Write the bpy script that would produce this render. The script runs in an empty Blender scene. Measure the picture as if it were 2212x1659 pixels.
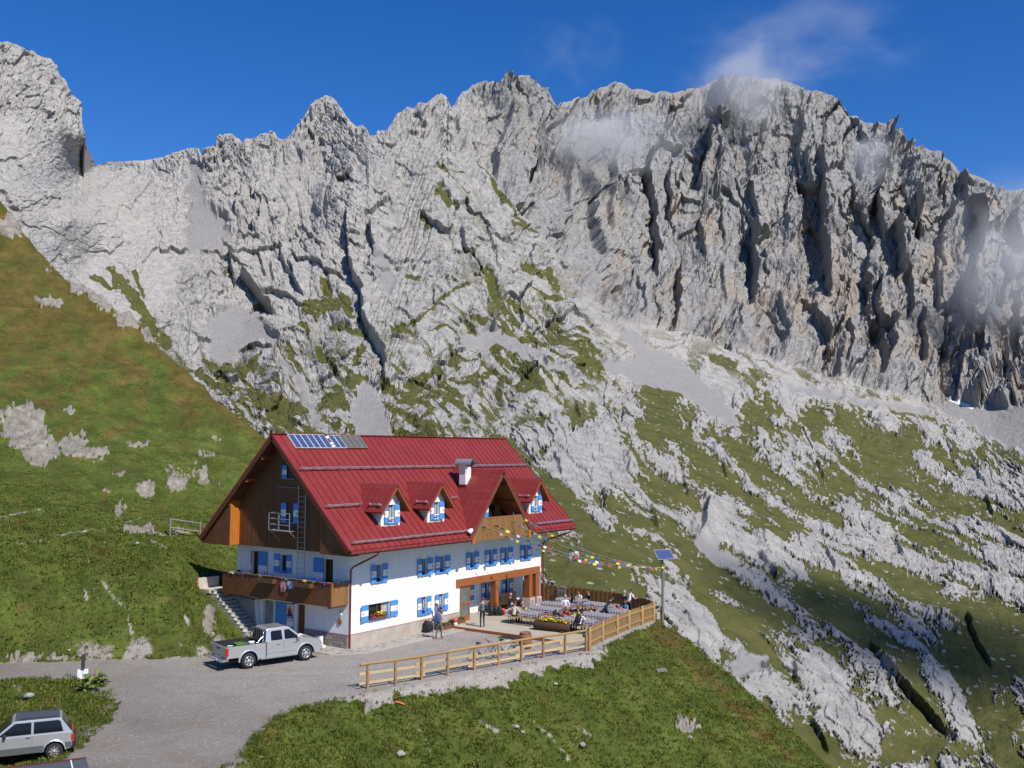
import bpy, bmesh, math, random
import numpy as np
from mathutils import Vector, Matrix

scn = bpy.context.scene
COL = scn.collection
R = random.Random(7)

# ------------------------------------------------------------------ camera
CAM = np.array([-39.1954, -38.3954, 10.814])
FPX, PCX, PCY = 2143.14, 1106.0, 829.5          # focal length and centre in the units of a 2212 px wide print


def _axes(yaw, pitch, roll):
    cy, sy, cp, sp = math.cos(yaw), math.sin(yaw), math.cos(pitch), math.sin(pitch)
    f = np.array([cy * cp, sy * cp, sp])
    r = np.array([sy, -cy, 0.0])
    u = np.cross(r, f)
    cr, sr = math.cos(roll), math.sin(roll)
    return cr * r + sr * u, -sr * r + cr * u, f


AX_R, AX_U, AX_F = _axes(0.6151, 0.0656, 0.0062)
cam_d = bpy.data.cameras.new('camera')
cam = bpy.data.objects.new('camera', cam_d)
COL.objects.link(cam)
cam.matrix_world = Matrix(((AX_R[0], AX_U[0], -AX_F[0], CAM[0]),
                           (AX_R[1], AX_U[1], -AX_F[1], CAM[1]),
                           (AX_R[2], AX_U[2], -AX_F[2], CAM[2]),
                           (0, 0, 0, 1)))
cam_d.sensor_width = 36.0
cam_d.lens = 36.0 * FPX / 2212.0
cam_d.clip_start = 0.5
cam_d.clip_end = 30000.0
scn.camera = cam

# ------------------------------------------------------------------ sky and sun
SUN_DIR = Vector((0.25, 1.0, -1.13)).normalized()     # the way the light travels
to_sun = -SUN_DIR
sun_el = math.asin(to_sun.z)
sun_az = math.atan2(to_sun.x, to_sun.y)
world = bpy.data.worlds.new('World')
scn.world = world
world.use_nodes = True
wn = world.node_tree.nodes
wl = world.node_tree.links
bg = wn['Background']
sky = wn.new('ShaderNodeTexSky')
sky.sky_type = 'NISHITA'
sky.sun_disc = False
sky.sun_elevation = sun_el
sky.sun_rotation = sun_az
sky.altitude = 2100.0
sky.air_density = 1.0
sky.dust_density = 0.1
sky.ozone_density = 3.0
hs = wn.new('ShaderNodeHueSaturation')               # the deep, clear blue of high mountain air
hs.inputs['Saturation'].default_value = 1.35
hs.inputs['Value'].default_value = 1.0
hs.inputs['Hue'].default_value = 0.512
wl.new(sky.outputs['Color'], hs.inputs['Color'])
wl.new(hs.outputs['Color'], bg.inputs['Color'])
bg.inputs['Strength'].default_value = 0.115
sun_d = bpy.data.lights.new('sun', 'SUN')
sun_d.energy = 4.6
sun_d.angle = math.radians(0.53)
sun_d.color = (1.0, 0.945, 0.86)
sun = bpy.data.objects.new('sun', sun_d)
COL.objects.link(sun)
sun.rotation_euler = SUN_DIR.to_track_quat('-Z', 'Y').to_euler()
scn.view_settings.view_transform = 'Standard'
scn.view_settings.look = 'None'
scn.view_settings.exposure = 0.32
scn.view_settings.gamma = 1.0
scn.view_settings.use_curve_mapping = False
scn.render.engine = 'CYCLES'
scn.cycles.use_denoising = True
scn.cycles.max_bounces = 6
scn.cycles.diffuse_bounces = 3
scn.cycles.volume_bounces = 1
scn.cycles.volume_max_steps = 96
scn.cycles.transparent_max_bounces = 16
scn.cycles.caustics_reflective = False
scn.cycles.caustics_refractive = False


# ------------------------------------------------------------------ helpers
def tag(o, label=None, cat=None, group=None, kind=None):
    if label: o['label'] = label
    if cat: o['category'] = cat
    if group: o['group'] = group
    if kind: o['kind'] = kind
    return o


def empty(name, loc, label=None, cat=None, group=None, rz=0.0):
    o = bpy.data.objects.new(name, None)
    o.empty_display_size = 0.2
    COL.objects.link(o)
    o.location = loc
    o.rotation_euler = (0, 0, rz)
    return tag(o, label, cat, group)


def link_mesh(name, me, parent=None, loc=None, rot=None):
    o = bpy.data.objects.new(name, me)
    COL.objects.link(o)
    if parent is not None: o.parent = parent
    if loc is not None: o.location = loc
    if rot is not None: o.rotation_euler = rot
    return o


class MB:
    """collects boxes, tubes and polygons; build() links them as one mesh object"""

    def __init__(s):
        s.v, s.f, s.m, s.sm, s.mats, s.cur = [], [], [], [], [], 0

    def mat(s, m):
        if m not in s.mats: s.mats.append(m)
        s.cur = s.mats.index(m)
        return s

    def poly(s, pts, smooth=False):
        n = len(s.v)
        s.v.extend([tuple(p) for p in pts])
        s.f.append(tuple(range(n, n + len(pts))))
        s.m.append(s.cur); s.sm.append(smooth)
        return s

    def faces(s, verts, faces, smooth=False):
        n = len(s.v)
        s.v.extend([tuple(p) for p in verts])
        for f in faces:
            s.f.append(tuple(i + n for i in f)); s.m.append(s.cur); s.sm.append(smooth)
        return s

    def box(s, x0, x1, y0, y1, z0, z1, M=None):
        P = [(x0, y0, z0), (x1, y0, z0), (x1, y1, z0), (x0, y1, z0), (x0, y0, z1), (x1, y0, z1), (x1, y1, z1), (x0, y1, z1)]
        if M is not None: P = [tuple(M @ Vector(p)) for p in P]
        return s.faces(P, [(0, 3, 2, 1), (4, 5, 6, 7), (0, 1, 5, 4), (1, 2, 6, 5), (2, 3, 7, 6), (3, 0, 4, 7)])

    def bar(s, a, b, w, h, up=(0, 0, 1), ext=0.0):
        """box of width w and height h from a to b"""
        a, b = Vector(a), Vector(b)
        d = (b - a)
        ln = d.length
        d.normalize()
        side = d.cross(Vector(up))
        if side.length < 1e-4: side = d.cross(Vector((1, 0, 0)))
        side.normalize()
        u = side.cross(d)
        M = Matrix(((d.x, side.x, u.x, a.x), (d.y, side.y, u.y, a.y), (d.z, side.z, u.z, a.z), (0, 0, 0, 1)))
        return s.box(-ext, ln + ext, -w / 2, w / 2, -h / 2, h / 2, M)

    def tube(s, pts, r, n=8, smooth=True, caps=True, radii=None):
        pts = [Vector(p) for p in pts]
        ring = []
        prev = None
        for i, p in enumerate(pts):
            d = (pts[min(i + 1, len(pts) - 1)] - pts[max(i - 1, 0)]).normalized()
            if prev is None:
                a = d.cross(Vector((0, 0, 1)))
                if a.length < 1e-3: a = d.cross(Vector((1, 0, 0)))
            else:
                a = prev - d * prev.dot(d)
            a.normalize(); prev = a
            b = d.cross(a)
            rr = radii[i] if radii else r
            ring.append([p + (a * math.cos(2 * math.pi * k / n) + b * math.sin(2 * math.pi * k / n)) * rr for k in range(n)])
        V = [q for rg in ring for q in rg]
        Fc = []
        for i in range(len(pts) - 1):
            for k in range(n):
                Fc.append((i * n + k, i * n + (k + 1) % n, (i + 1) * n + (k + 1) % n, (i + 1) * n + k))
        s.faces(V, Fc, smooth)
        if caps:
            s.poly(list(reversed(ring[0]))); s.poly(ring[-1])
        return s

    def lathe(s, prof, n=16, c=(0, 0, 0), smooth=True, M=None):
        V, Fc = [], []
        for (r, z) in prof:
            for k in range(n):
                p = Vector((r * math.cos(2 * math.pi * k / n), r * math.sin(2 * math.pi * k / n), z))
                if M is not None: p = M @ p
                V.append((p.x + c[0], p.y + c[1], p.z + c[2]))
        for i in range(len(prof) - 1):
            for k in range(n):
                Fc.append((i * n + k, i * n + (k + 1) % n, (i + 1) * n + (k + 1) % n, (i + 1) * n + k))
        return s.faces(V, Fc, smooth)

    def prism(s, poly, d, smooth=False):
        """extrude a planar polygon (list of 3D points) by the vector d"""
        d = Vector(d)
        A = [Vector(p) for p in poly]
        B = [p + d for p in A]
        n = len(A)
        s.poly(A); s.poly(list(reversed(B)))
        for i in range(n):
            j = (i + 1) % n
            s.poly([A[j], A[i], B[i], B[j]], smooth)
        return s

    def mesh(s, name, fix=True):
        me = bpy.data.meshes.new(name)
        me.from_pydata(s.v, [], s.f)
        for m in s.mats: me.materials.append(m)
        if s.m:
            me.polygons.foreach_set('material_index', s.m)
            me.polygons.foreach_set('use_smooth', s.sm)
        me.update()
        if fix:
            bm = bmesh.new(); bm.from_mesh(me)
            bmesh.ops.recalc_face_normals(bm, faces=bm.faces)
            bm.to_mesh(me); bm.free()
        return me

    def build(s, name, parent=None, mat=None, loc=None, rot=None, fix=True):
        if mat is not None and not s.mats: s.mats.append(mat)
        return link_mesh(name, s.mesh(name, fix), parent, loc, rot)


def copy_tree(o, parent=None, keep=()):
    c = o.copy()
    COL.objects.link(c)
    if parent is not None: c.parent = parent
    for ch in o.children:
        copy_tree(ch, c)
    return c


# ------------------------------------------------------------------ node helpers
class NT:
    def __init__(s, name):
        s.m = bpy.data.materials.new(name)
        s.m.use_nodes = True
        s.t = s.m.node_tree
        s.n = s.t.nodes
        s.b = s.n['Principled BSDF']
        s.out = s.n['Material Output']

    def lk(s, a, b): s.t.links.new(a, b)

    def val(s, sock, v):
        if isinstance(v, (int, float)): sock.default_value = v
        elif isinstance(v, tuple): sock.default_value = v if len(v) == len(sock.default_value) else v + (1.0,)
        else: s.lk(v, sock)

    def noise(s, scale, detail=4, rough=0.55, vec=None, dist=0.0, kind=None):
        n = s.n.new('ShaderNodeTexNoise')
        n.inputs['Scale'].default_value = scale
        n.inputs['Detail'].default_value = detail
        n.inputs['Roughness'].default_value = rough
        n.inputs['Distortion'].default_value = dist
        if vec is not None: s.lk(vec, n.inputs['Vector'])
        return n.outputs['Fac']

    def voro(s, scale, vec=None, feature='F1', out='Distance', rnd=1.0):
        n = s.n.new('ShaderNodeTexVoronoi')
        n.feature = feature
        n.inputs['Scale'].default_value = scale
        n.inputs['Randomness'].default_value = rnd
        if vec is not None: s.lk(vec, n.inputs['Vector'])
        return n.outputs[out]

    def ramp(s, fac, stops):
        n = s.n.new('ShaderNodeValToRGB')
        e = n.color_ramp.elements
        while len(e) < len(stops): e.new(0.5)
        for i, (p, c) in enumerate(stops):
            e[i].position = p
            e[i].color = (c + (1.0,)) if isinstance(c, tuple) else (c, c, c, 1)
        s.lk(fac, n.inputs['Fac'])
        return n.outputs['Color']

    def mix(s, fac, a, b, mode='MIX'):
        n = s.n.new('ShaderNodeMix')
        n.data_type = 'RGBA'
        n.blend_type = mode
        s.val(n.inputs[0], fac)
        s.val(n.inputs[6], a)
        s.val(n.inputs[7], b)
        return n.outputs[2]

    def math(s, op, a, b=None, clamp=False):
        n = s.n.new('ShaderNodeMath')
        n.operation = op
        n.use_clamp = clamp
        s.val(n.inputs[0], a)
        if b is not None: s.val(n.inputs[1], b)
        return n.outputs[0]

    def coord(s, which='Object'):
        return s.n.new('ShaderNodeTexCoord').outputs[which]

    def pos(s):
        return s.n.new('ShaderNodeNewGeometry').outputs['Position']

    def mapping(s, vec, scale=(1, 1, 1), rot=(0, 0, 0), loc=(0, 0, 0)):
        n = s.n.new('ShaderNodeMapping')
        s.lk(vec, n.inputs['Vector'])
        n.inputs['Scale'].default_value = scale
        n.inputs['Rotation'].default_value = rot
        n.inputs['Location'].default_value = loc
        return n.outputs[0]

    def attr(s, name):
        n = s.n.new('ShaderNodeAttribute')
        n.attribute_name = name
        return n.outputs['Fac']

    def bump(s, h, strength=0.5, dist=0.05, prev=None):
        n = s.n.new('ShaderNodeBump')
        n.inputs['Strength'].default_value = strength
        n.inputs['Distance'].default_value = dist
        s.lk(h, n.inputs['Height'])
        if prev is not None: s.lk(prev, n.inputs['Normal'])
        s.lk(n.outputs[0], s.b.inputs['Normal'])
        return n.outputs[0]

    def done(s, col=None, rough=0.6, metal=0.0, spec=0.5):
        if col is not None: s.val(s.b.inputs['Base Color'], col)
        s.val(s.b.inputs['Roughness'], rough)
        s.b.inputs['Metallic'].default_value = metal
        s.b.inputs['Specular IOR Level'].default_value = spec
        return s.m


_pc = {}


def plain(name, col, rough=0.6, metal=0.0, var=0.12, scale=6.0, spec=0.4, bump=0.0):
    """paint, cloth, plastic ...: one colour with a little mottling and wear"""
    if name in _pc: return _pc[name]
    t = NT(name)
    c = t.coord()
    f = t.noise(scale, 5, 0.6, c)
    lo = tuple(x * (1 - var) for x in col)
    hi = tuple(min(1, x * (1 + var)) for x in col)
    base = t.ramp(f, [(0.3, lo), (0.7, hi)])
    if bump: t.bump(t.noise(scale * 4, 3, 0.5, c), bump, 0.02)
    _pc[name] = t.done(base, rough, metal, spec)
    return _pc[name]


# ------------------------------------------------------------------ array noise
_rng = np.random.RandomState(11)
_PERM = np.concatenate([_rng.permutation(512)] * 3).astype(np.int32)
_ANG = _rng.rand(512) * 2 * np.pi
_GX, _GY = np.cos(_ANG).astype(np.float32), np.sin(_ANG).astype(np.float32)


def pn(x, y, seed=0):
    """2D gradient noise, about -1..1"""
    x = np.asarray(x, np.float32) + seed * 37.17
    y = np.asarray(y, np.float32) + seed * 91.73
    xi, yi = np.floor(x), np.floor(y)
    fx, fy = x - xi, y - yi
    xi = xi.astype(np.int32) & 511
    yi = yi.astype(np.int32) & 511
    ux = fx * fx * fx * (fx * (fx * 6 - 15) + 10)
    uy = fy * fy * fy * (fy * (fy * 6 - 15) + 10)
    a, b = _PERM[xi], _PERM[xi + 1]
    h00, h10, h01, h11 = _PERM[a + yi], _PERM[b + yi], _PERM[a + yi + 1], _PERM[b + yi + 1]
    n00 = _GX[h00] * fx + _GY[h00] * fy
    n10 = _GX[h10] * (fx - 1) + _GY[h10] * fy
    n01 = _GX[h01] * fx + _GY[h01] * (fy - 1)
    n11 = _GX[h11] * (fx - 1) + _GY[h11] * (fy - 1)
    r = (n00 * (1 - ux) + n10 * ux) * (1 - uy) + (n01 * (1 - ux) + n11 * ux) * uy
    return r * 1.5


def fbm(x, y, octv=4, gain=0.5, seed=0):
    s, a, t = 0.0, 1.0, 0.0
    for i in range(octv):
        s = s + a * pn(x * 2 ** i, y * 2 ** i, seed + i)
        t += a
        a *= gain
    return s / t


def ridged(x, y, octv=4, gain=0.5, seed=0):
    s, a, t = 0.0, 1.0, 0.0
    for i in range(octv):
        s = s + a * (1 - 2 * np.abs(pn(x * 2 ** i, y * 2 ** i, seed + i)))
        t += a
        a *= gain
    return s / t


def sstep(a, b, x):
    t = np.clip((x - a) / (b - a), 0, 1)
    return t * t * (3 - 2 * t)


def px_dir(px, py):
    """horizontal unit direction and tangent of elevation seen at (px, py) of the survey print"""
    a = (np.asarray(px, float) - PCX) / FPX
    b = -(np.asarray(py, float) - PCY) / FPX
    d = AX_F[None, :] + a.reshape(-1, 1) * AX_R[None, :] + b.reshape(-1, 1) * AX_U[None, :]
    h = np.hypot(d[:, 0], d[:, 1])
    return d[:, 0] / h, d[:, 1] / h, d[:, 2] / h


def grid_mesh(name, X, Y, Z, mat, attrs=None, smooth=False, flip=False):
    """X, Y, Z are (rows, cols) arrays"""
    nr, nc = X.shape
    co = np.stack([X, Y, Z], -1).reshape(-1).astype(np.float32)
    i = np.arange((nr - 1) * (nc - 1))
    r_, c_ = i // (nc - 1), i % (nc - 1)
    a = r_ * nc + c_
    q = np.stack([a, a + 1, a + nc + 1, a + nc], -1)
    if flip: q = q[:, ::-1]
    me = bpy.data.meshes.new(name)
    me.vertices.add(nr * nc)
    me.vertices.foreach_set('co', co)
    nq = len(q)
    me.loops.add(nq * 4)
    me.loops.foreach_set('vertex_index', np.ascontiguousarray(q).reshape(-1).astype(np.int32))
    me.polygons.add(nq)
    me.polygons.foreach_set('loop_start', (np.arange(nq) * 4).astype(np.int32))
    me.polygons.foreach_set('loop_total', np.full(nq, 4, np.int32))
    me.polygons.foreach_set('use_smooth', np.full(nq, smooth, bool))
    for k, v in (attrs or {}).items():
        at = me.attributes.new(k, 'FLOAT', 'POINT')
        at.data.foreach_set('value', np.asarray(v, np.float32).reshape(-1))
    me.materials.append(mat)
    me.update(calc_edges=True)
    return link_mesh(name, me)
# ================================================================== MOUNTAIN (a relief surveyed from the photograph, with real depth)
SKYLINE = [(-260, 60), (-120, 40), (0, 93), (16, 91.5), (31, 98), (59, 115), (68, 108), (81, 120), (94, 125), (108, 127), (116, 137), (120, 146), (142, 194), (151, 209),
    (157.5, 206), (170.6, 220), (174.5, 239), (178, 280), (186, 314), (194, 332), (206, 356), (221, 356), (229, 351), (250, 347), (266, 353), (281, 348), (302, 349),
    (325, 344), (349, 341.5), (375, 334), (406, 321), (430, 321), (433.5, 332), (436, 339), (443, 332), (456, 319), (469, 314), (474, 293), (489.5, 291), (502.5, 293),
    (518, 302), (523.5, 309), (544, 305), (565, 292), (593.5, 288), (598.7, 300), (614, 307.6), (630, 292), (648, 268.5), (667.7, 237), (682, 218), (703, 207), (714.5, 210),
    (726, 219), (739, 237), (750, 255.5), (765, 271), (776, 276), (782, 271), (794, 283), (799, 294.6), (812, 292), (815, 284), (828, 283), (835.6, 285.5), (848.6, 262),
    (859, 246), (872, 240), (880, 235), (897, 236), (901, 227), (919, 225.6), (934.6, 214), (953, 202), (964.5, 211), (968, 223), (975, 236), (981.5, 229.5), (989, 214),
    (999.7, 200), (1010, 195), (1020.7, 182), (1041.5, 178), (1062, 178), (1078, 182), (1088, 172.6), (1104, 172.6), (1114.5, 167.4), (1130, 165), (1138, 170), (1151, 176.5),
    (1158.7, 184), (1166.5, 195), (1174, 189.6), (1182, 192), (1187, 206.5), (1195, 222), (1203, 235), (1208, 225), (1216, 221), (1234, 218), (1242, 212), (1268, 209),
    (1281, 193.5), (1297, 188), (1310, 188), (1320, 180.5), (1338.5, 178), (1351.5, 182), (1364.5, 193.5), (1382.7, 195), (1401, 200), (1411.5, 202.6), (1427, 198.7),
    (1453, 202.6), (1474, 197.4), (1500, 192), (1523.5, 184), (1539, 179), (1575, 172), (1620, 166), (1667, 172), (1706, 182), (1745, 199), (1771, 202.6), (1797, 214),
    (1815.5, 231.6), (1823, 243), (1833.7, 255), (1849, 253.8), (1865, 266.8), (1893.6, 274.6), (1912, 277), (1935, 287.6), (1948, 302), (1953.5, 311), (1969, 321.5),
    (1992.6, 322.8), (2008, 332), (2026.5, 338), (2044.7, 346), (2060, 359), (2070.7, 375), (2076, 369.6), (2094, 372), (2117.6, 382.7), (2138.5, 395.7), (2154, 412.6),
    (2164.5, 407.4), (2185, 408.7), (2212, 412), (2300, 450), (2500, 560)]
# (print x, print y, horizontal distance in metres)
DEPTH = [(-250, 60, 600), (-250, 400, 430), (0, 92, 620), (100, 125, 640), (180, 300, 640), (0, 250, 560), (100, 350, 560), (0, 440, 450), (150, 480, 520), (215, 356, 820),
    (330, 345, 800), (430, 325, 770), (300, 450, 690), (420, 500, 630), (200, 560, 560), (330, 620, 520), (250, 720, 440), (400, 750, 430), (400, 880, 370), (520, 700, 480),
    (520, 900, 340), (560, 1000, 300), (480, 295, 760), (560, 400, 690), (560, 560, 570), (600, 300, 760), (600, 640, 510), (705, 208, 790), (705, 330, 730), (850, 295, 690),
    (780, 420, 610), (780, 540, 540), (700, 620, 500), (800, 750, 400), (800, 930, 310), (900, 860, 345), (950, 480, 570), (1000, 600, 510), (1050, 760, 430), (1000, 900, 330),
    (1100, 420, 640), (1150, 560, 570), (1250, 700, 490), (950, 205, 790), (1130, 166, 850), (1130, 330, 780), (1200, 235, 860), (1080, 350, 720), (1340, 180, 950), (1340, 400, 850),
    (1340, 600, 710), (1480, 700, 650), (1650, 170, 1010), (1650, 400, 900), (1650, 650, 770), (1900, 275, 1000), (1900, 500, 890), (1900, 760, 750), (2100, 380, 990),
    (2150, 600, 870), (2100, 850, 740), (2212, 410, 1010), (2460, 540, 980), (2460, 800, 800), (2000, 870, 710), (1750, 790, 690), (1480, 780, 570), (1300, 850, 430),
    (1300, 950, 320), (1300, 1050, 245), (1300, 1150, 195), (1300, 1300, 150), (1600, 900, 480), (1600, 1000, 370), (1600, 1150, 270), (1600, 1300, 205), (1600, 1450, 165),
    (1650, 1650, 140), (2000, 950, 560), (2150, 900, 670), (2212, 1000, 520), (2212, 1150, 380), (2212, 1300, 285), (2212, 1500, 215), (2212, 1700, 175), (1900, 1100, 370),
    (1900, 1300, 255), (1900, 1500, 190), (1900, 1700, 155), (2460, 1000, 480), (2460, 1400, 245), (2460, 1700, 180), (1100, 1200, 170), (700, 1000, 270), (1100, 1000, 255)]
# rock edges: the rock to the right of the line stands forward by A (print units), fading over w
STEPS = [
    ([(1448, 350), (1440, 400), (1446, 460), (1455, 515)], 22, 40), ([(1534, 270), (1531, 340), (1512, 365), (1508, 410)], 42, 70),
    ([(1396, 345), (1404, 417), (1411, 508), (1417, 580)], 34, 45), ([(1276, 410), (1273, 469), (1284, 521), (1302, 552)], 30, 35), ([(1312, 418), (1305, 469), (1310, 507)], 14, 20),
    ([(1350, 395), (1340, 440), (1331, 460)], 15, 20), ([(1622, 485), (1630, 535), (1635, 585)], 38, 55), ([(1620, 400), (1628, 450), (1640, 485)], 22, 30),
    ([(1773, 405), (1771, 482), (1776, 535), (1779, 576), (1782, 650)], 52, 60), ([(1768, 330), (1773, 365), (1771, 410)], 22, 30), ([(1735, 340), (1740, 380), (1752, 410)], 12, 20),
    ([(1886, 430), (1894, 476), (1900, 520)], 40, 45), ([(1928, 500), (1935, 545), (1943, 600)], 48, 55), ([(1974, 450), (1977, 490), (1982, 520)], 30, 40),
    ([(2094, 450), (2112, 490), (2120, 541), (2105, 620), (2100, 655)], 52, 60), ([(2185, 455), (2190, 502), (2195, 565)], 26, 40), ([(1852, 262), (1858, 295), (1866, 322)], 12, 15),
    ([(1881, 276), (1885, 300), (1872, 320)], 12, 15), ([(1912, 280), (1912, 320), (1917, 376)], 14, 20), ([(1953, 312), (1957, 342)], 12, 15), ([(2028, 345), (2030, 372), (2040, 445)], 14, 18),
    ([(2074, 378), (2080, 445)], 18, 22), ([(1468, 580), (1472, 640), (1460, 700)], 26, 28), ([(1563, 560), (1573, 645)], 10, 15), ([(1632, 570), (1636, 620), (1633, 642)], 28, 30),
    ([(1890, 630), (1885, 690), (1905, 730), (1912, 775)], 26, 30), ([(1915, 705), (1920, 760), (1905, 805)], 26, 30), ([(1988, 680), (1985, 740), (1990, 785)], 20, 28),
    ([(2087, 605), (2075, 660), (2090, 705)], 42, 45), ([(2100, 715), (2100, 775)], 26, 30), ([(2082, 785), (2072, 830), (2065, 865)], 34, 36), ([(2130, 680), (2125, 740), (2130, 795)], 32, 36),
    ([(1832, 700), (1838, 740), (1830, 790)], 14, 20), ([(1700, 420), (1690, 470), (1695, 520)], 12, 20), ([(1560, 420), (1556, 470), (1565, 520)], 14, 24), ([(1510, 470), (1512, 520), (1520, 560)], 16, 24),
    ([(1230, 360), (1222, 400), (1228, 440)], 12, 18), ([(1375, 600), (1382, 640), (1390, 690)], 14, 20), ([(1680, 640), (1686, 690), (1700, 740)], 12, 20), ([(1600, 660), (1606, 700), (1616, 740)], 12, 18),
    ([(2160, 560), (2168, 620), (2160, 680)], 22, 30), ([(2200, 640), (2196, 700), (2204, 780)], 24, 30), ([(2020, 560), (2030, 620), (2026, 670)], 20, 28), ([(1960, 600), (1970, 650), (1962, 700)], 16, 24),
    # central dome and its gully
    ([(757, 490), (752, 560), (765, 610), (785, 640), (784, 690), (800, 735), (825, 780), (826, 825)], 34, 38), ([(805, 485), (808, 540), (795, 585)], 20, 26), ([(495, 540), (498, 580), (506, 615)], 20, 24),
    ([(520, 600), (545, 625), (575, 650), (588, 672)], 40, 60), ([(577, 370), (572, 400), (552, 445)], 26, 36), ([(541, 405), (543, 445)], 14, 20), ([(515, 410), (511, 440), (513, 475)], 15, 22),
    ([(567, 450), (560, 485)], 20, 24), ([(549, 478), (545, 510)], 18, 22), ([(619, 310), (616, 332)], 9, 12), ([(650, 480), (667, 515), (690, 540), (706, 548)], 8, 12),
    ([(606, 525), (610, 570), (630, 600), (641, 622)], 12, 20), ([(622, 570), (640, 615), (656, 642)], 13, 20), ([(990, 500), (1000, 540), (1016, 568)], 13, 20),
    ([(1042, 485), (1060, 530), (1066, 565), (1072, 602)], 10, 18), ([(1090, 510), (1106, 548)], 6, 12), ([(892, 250), (905, 262), (916, 277)], 14, 16), ([(936, 236), (930, 258)], 12, 16),
    ([(986, 260), (993, 283)], 12, 18), ([(1016, 210), (1019, 230)], 11, 14), ([(1092, 245), (1080, 300), (1070, 330), (1076, 372)], 24, 42), ([(1140, 240), (1134, 274)], 9, 12),
    ([(1212, 295), (1196, 330), (1190, 350)], 16, 24), ([(98, 165), (105, 182)], 9, 14), ([(66, 200), (72, 216)], 8, 12), ([(680, 295), (676, 330)], 8, 10), ([(700, 250), (693, 268)], 7, 9),
    ([(724, 320), (716, 350)], 8, 10), ([(640, 500), (652, 545)], 7, 12), ([(560, 540), (570, 590)], 10, 14), ([(585, 560), (590, 600)], 8, 12), ([(875, 640), (880, 690)], 7, 12),
    ([(895, 700), (902, 740)], 8, 12), ([(1120, 640), (1130, 690)], 8, 12), ([(1060, 680), (1066, 720)], 7, 10), ([(930, 790), (940, 830)], 7, 10), ([(1010, 860), (1018, 905)], 9, 14),
    # slabs and outcrops of the lower slope
    ([(1524, 1085), (1515, 1120), (1512, 1155)], 22, 30), ([(1490, 1130), (1498, 1170)], 10, 16), ([(1880, 1400), (1905, 1445), (1955, 1500), (2010, 1560), (2065, 1602)], 26, 45),
    ([(1745, 1560), (1790, 1628)], 16, 30), ([(1630, 1200), (1674, 1258)], 18, 30), ([(1780, 1190), (1800, 1240)], 10, 18), ([(1400, 1100), (1412, 1150)], 12, 20), ([(1300, 1060), (1306, 1100)], 12, 18),
    ([(1200, 980), (1212, 1030)], 10, 16), ([(1345, 985), (1352, 1030)], 10, 16), ([(1470, 1030), (1482, 1075)], 9, 14), ([(1760, 1000), (1775, 1040)], 9, 14), ([(1240, 870), (1250, 905)], 9, 14),
    ([(2090, 1330), (2110, 1400), (2140, 1440)], 16, 26), ([(1700, 1440), (1712, 1490)], 14, 22), ([(2130, 1080), (2142, 1120)], 9, 16), ([(1930, 1160), (1945, 1200)], 9, 16),
    ([(1640, 1430), (1655, 1470)], 14, 20), ([(1555, 1000), (1566, 1040)], 8, 14)]
# ground that drops back to the right of the line
DROPS = [([(975, 285), (1000, 320), (1070, 395), (1140, 480), (1200, 560), (1260, 640), (1300, 690)], 45, 150), ([(2030, 1420), (2070, 1490), (2118, 1595)], 24, 60),
         ([(1560, 1180), (1620, 1270), (1690, 1340)], 8, 50), ([(1480, 712), (1600, 770), (1760, 800)], 10, 80)]
LEDGES = [([(800, 570), (830, 562), (870, 565), (930, 560), (962, 556)], 15, 26), ([(792, 592), (850, 586), (906, 584)], 12, 20), ([(820, 503), (860, 500)], 9, 16), ([(438, 338), (492, 334)], 7, 10),
          ([(440, 353), (505, 350)], 9, 12), ([(448, 370), (495, 366)], 7, 12), ([(860, 620), (930, 612)], 7, 14), ([(2000, 470), (2060, 455), (2095, 440)], 8, 20),
          ([(1300, 545), (1380, 565)], 8, 20), ([(520, 345), (600, 335)], 6, 14), ([(900, 470), (960, 462)], 6, 12)]
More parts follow.
